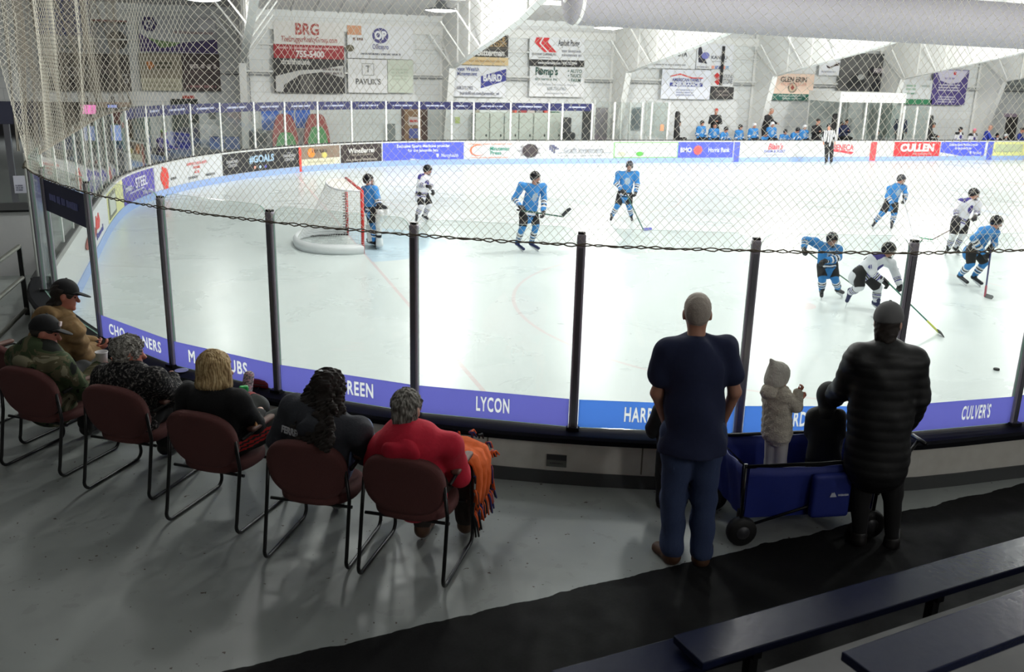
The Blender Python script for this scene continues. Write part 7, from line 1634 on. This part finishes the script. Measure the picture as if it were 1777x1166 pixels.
q = MB(); q.tube([p + R @ V3(.02, -.05, .02), p + R @ V3(.02, -.12, -.01), p + R @ V3(.025, -.14, -.2), p + R @ V3(.03, -.13, -.34)], .004, 6); q.build('strap', BLACK, root, smooth=True)
p = at_z(675, 662 + 28, LEDGE_Z + .002)
s = s_near(at_z(975, 800, .70)); R = frame_at(s); pc = rp(s, .1545, .705); root = empty('board_plate', pc); tag(root, 'small grey metal plate fixed to the scuffed white boards', 'plate'); q = MB(); q.box(pc, (.155, .006, .10), R); q.build('plate', mat('brushed grey plate', (112, 112, 108), .4, .5), root); q = MB(); q.box(rp(s, .158, .732), (.15, .003, .042), R); q.build('dark_label', flat((52, 52, 54)), root); q = MB(); word_bars(q, rp(s, .160, .685), -R[:, 0] if R[0, 0] < 0 else R[:, 0], R[:, 1], .10, .014, 3); q.build('lettering', flat((70, 70, 70)), root)

# ------------------------------------------------------------------ bleacher planks and step
NAVP = mat('worn navy bench paint', (20, 26, 54), .24, rgb2=(32, 37, 60), scale=22, bump=.10, detail=9, spec=.16)
def plank(FL, NL, FR, z, label, length=None, depth=.24):
    a, n_, b_ = at_z(*FL, z), at_z(*NL, z), at_z(*FR, z); d = nrm(b_ - a); L = length or (np.linalg.norm(b_ - a) + 1.2); nn = V3(d[1], -d[0], 0); w = depth or abs((n_ - a) @ nn); c = a + d * L / 2 + nn * w / 2
    root = empty('bleacher_plank', c - Zv * .045); tag(root, label, 'bench', 'bleacher planks'); R = np.stack([d, -nn, Zv], 1); q = MB(); q.box(c - Zv * .022, (L, w, .044), R); bevel(q.build('board', NAVP, root), .006)
    for t in np.arange(.35, L, 1.25):
        q = MB(); p = a + d * t + nn * w / 2; hh = z - FLOOR_Z - .044; q.box(p - Zv * .07, (.05, w * .8, .05), R); q.box(p - Zv * (.044 + hh / 2) + nn * w * .2, (.05, .05, hh), R); q.build('bracket', BLACK_TUBE, root)
    return a, d, nn
pa = plank((1168, 1102), (1210, 1150), (1777, 930), FLOOR_Z + .45, 'long glossy navy bleacher plank at lower right')
plank((956, 1163), (990, 1200), (1165, 1107), FLOOR_Z + .38, 'lower navy bleacher plank cut off by the bottom edge', length=1.02)
plank((1460, 1130), (1497, 1166), (1777, 1020), FLOOR_Z + .80, 'navy bleacher plank in the bottom right corner', depth=.25)
a0, a1 = at_z(1325, 1166, FLOOR_Z + .42), at_z(1777, 1014, FLOOR_Z + .42); d = nrm(a1 - a0); nn = V3(d[1], -d[0], 0); q = MB(); c0 = a0 - d * 1.5; c1 = a1 + d * 5; c0[2] = c1[2] = 0
q.add([c + o * nn + V3(0, 0, z) for z in (FLOOR_Z, FLOOR_Z + .42) for c, o in ((c0, 0), (c1, 0), (c1, 1.2), (c0, 1.2))], [(3, 2, 1, 0), (4, 5, 6, 7), (0, 1, 5, 4), (1, 2, 6, 5), (2, 3, 7, 6), (3, 0, 4, 7)]); q.build('floor_step', mat('grey concrete step', (104, 104, 104), .7, var=.25, scale=8, bump=.2), kind='structure')

# ------------------------------------------------------------------ left edge: handrail, white cabinet, entrance screen
root = empty('handrail', (-2.15, 12.2, FLOOR_Z)); tag(root, 'black posted handrail with three pale rails at the left edge', 'handrail'); RAILM = mat('pale worn rail', (120, 120, 112), .4, .6)
P0, P1 = V3(-2.17, 12.25, FLOOR_Z), V3(-2.42, 9.0, FLOOR_Z)
for t in (0, .42, 1): q = MB(); p = lerp(P0, P1, t); q.box(p + Zv * .43, (.05, .05, .86), None); q.build('post', BLACK_TUBE, root)
for z in (.85, .47, .08): q = MB(); q.tube([P0 + Zv * z, P1 + Zv * z], .026, 8); q.build('rail', RAILM, root, smooth=True)
root = empty('low_cabinet', (-2.78, 14.9, FLOOR_Z)); tag(root, 'low white cabinet with a dark top at the left edge', 'cabinet'); q = MB(); q.bbox(-3.02, -2.25, 14.6, 15.3, FLOOR_Z, FLOOR_Z + .92); q.build('body', mat('off white laminate', (206, 204, 206), .5, var=.06), root); q = MB(); q.bbox(-3.05, -2.22, 14.56, 15.33, FLOOR_Z + .92, FLOOR_Z + .95); q.build('top', BLACK, root)
root = empty('entrance_screen', (-3.6, 19.5, FARZ)); tag(root, 'tall metal framed glass entrance screen at the left edge', 'glass screen')
for x in (-4.3, -3.86, -3.4, -2.9): q = MB(); q.bbox(x - .05, x + .05, 19.4, 19.5, FLOOR_Z, 2.75); q.build('post', ALU, root)
q = MB(); q.bbox(-4.6, -2.85, 19.38, 19.52, 2.35, 2.75); q.build('header', mat('blue grey header', (46, 48, 66), .5), root); q = MB(); q.bbox(-4.3, -2.9, 19.44, 19.46, FLOOR_Z + .05, 2.35); q.build('pane', [GLASS], root)
x0, x1, z0, z1 = wrect(24, 305, 45, 335, 19.36); q = MB(); q.bbox(x0, x1, 19.36, 19.37, z0, z1); nt_ = q.build('paper_notice', flat((206, 206, 220)), root)
q = MB(); word_bars(q, V3((x0 + x1) / 2, 19.352, (z0 + z1) / 2 - .06), V3(1, 0, 0), V3(0, 1, 0), (x1 - x0) * .7, (z1 - z0) * .4, 8, 3); q.build('lettering', flat((120, 120, 140)), nt_)
ld = bpy.data.lights.new('hall_fill', 'AREA'); ld.size = 2.5; ld.energy = 45; lo = bpy.data.objects.new('hall_fill', ld); COL.objects.link(lo); lo.location = (-6, 18, 4.2)  # added fill without a fixture, brightens the left edge

# ------------------------------------------------------------------ lettering becomes plain meshes; the printed strips on the near glass keep clear gaps where their letters are
bpy.context.view_layer.update()
_dg = bpy.context.evaluated_depsgraph_get()
_fonts = [o for o in COL.objects if o.type == 'FONT']
_new = [(o, bpy.data.meshes.new_from_object(o.evaluated_get(_dg), depsgraph=_dg)) for o in _fonts]
_cut = []
for o in _fonts:
    if '_strip' not in o.keys(): continue
    so, a, u_, x0, x1, z0, z1 = STRIPS[o['_strip']]
    src = o.to_curve(_dg); cu = bpy.data.curves.new('strip_cut', 'CURVE'); cu.resolution_u = 3
    for q in src.splines:                                # fresh splines: text fills letter by letter otherwise
        n = cu.splines.new('BEZIER'); n.bezier_points.add(len(q.bezier_points) - 1); n.use_cyclic_u = True
        for a_, b_ in zip(n.bezier_points, q.bezier_points):
            a_.handle_left_type = a_.handle_right_type = 'FREE'; a_.co, a_.handle_left, a_.handle_right = b_.co, b_.handle_left, b_.handle_right
    o.to_curve_clear()
    inv = wm(o).inverted(); sp = cu.splines.new('POLY'); sp.points.add(3); sp.use_cyclic_u = True
    for pt, (x, z) in zip(sp.points, ((x0, z0), (x1, z0), (x1, z1), (x0, z1))):
        v = inv @ Vector(a + u_ * x + V3(0, 0, z)); pt.co = (v.x, v.y, 0, 1)
    cu.dimensions = '2D'; cu.fill_mode = 'BOTH'; cu.extrude = .0015; cu.offset = -o.data.offset
    co = bpy.data.objects.new('strip_cut', cu); COL.objects.link(co); _cut.append((co, so, wm(o)))
bpy.context.view_layer.update(); _dg = bpy.context.evaluated_depsgraph_get()
for co, so, M_ in _cut:
    me = bpy.data.meshes.new_from_object(co.evaluated_get(_dg), depsgraph=_dg)
    if len(me.polygons):
        me.transform(wm(so).inverted() @ M_); me.materials.clear(); me.materials.append(so.data.materials[0]); me.name = 'sponsor_strip'
        me.polygons.foreach_set('material_index', np.zeros(len(me.polygons), dtype=np.int32)); so.data = me
    bpy.data.objects.remove(co)
for o, me in _new:
    par, mpi, mb_ = o.parent, o.matrix_parent_inverse.copy(), o.matrix_basis.copy()
    q = bpy.data.objects.new('lettering_', me); COL.objects.link(q); q.parent = par; q.matrix_parent_inverse = mpi; q.matrix_basis = mb_
    bpy.data.objects.remove(o); q.name = 'lettering'; me.name = 'lettering'
for so, *_ in STRIPS: del so['_i']
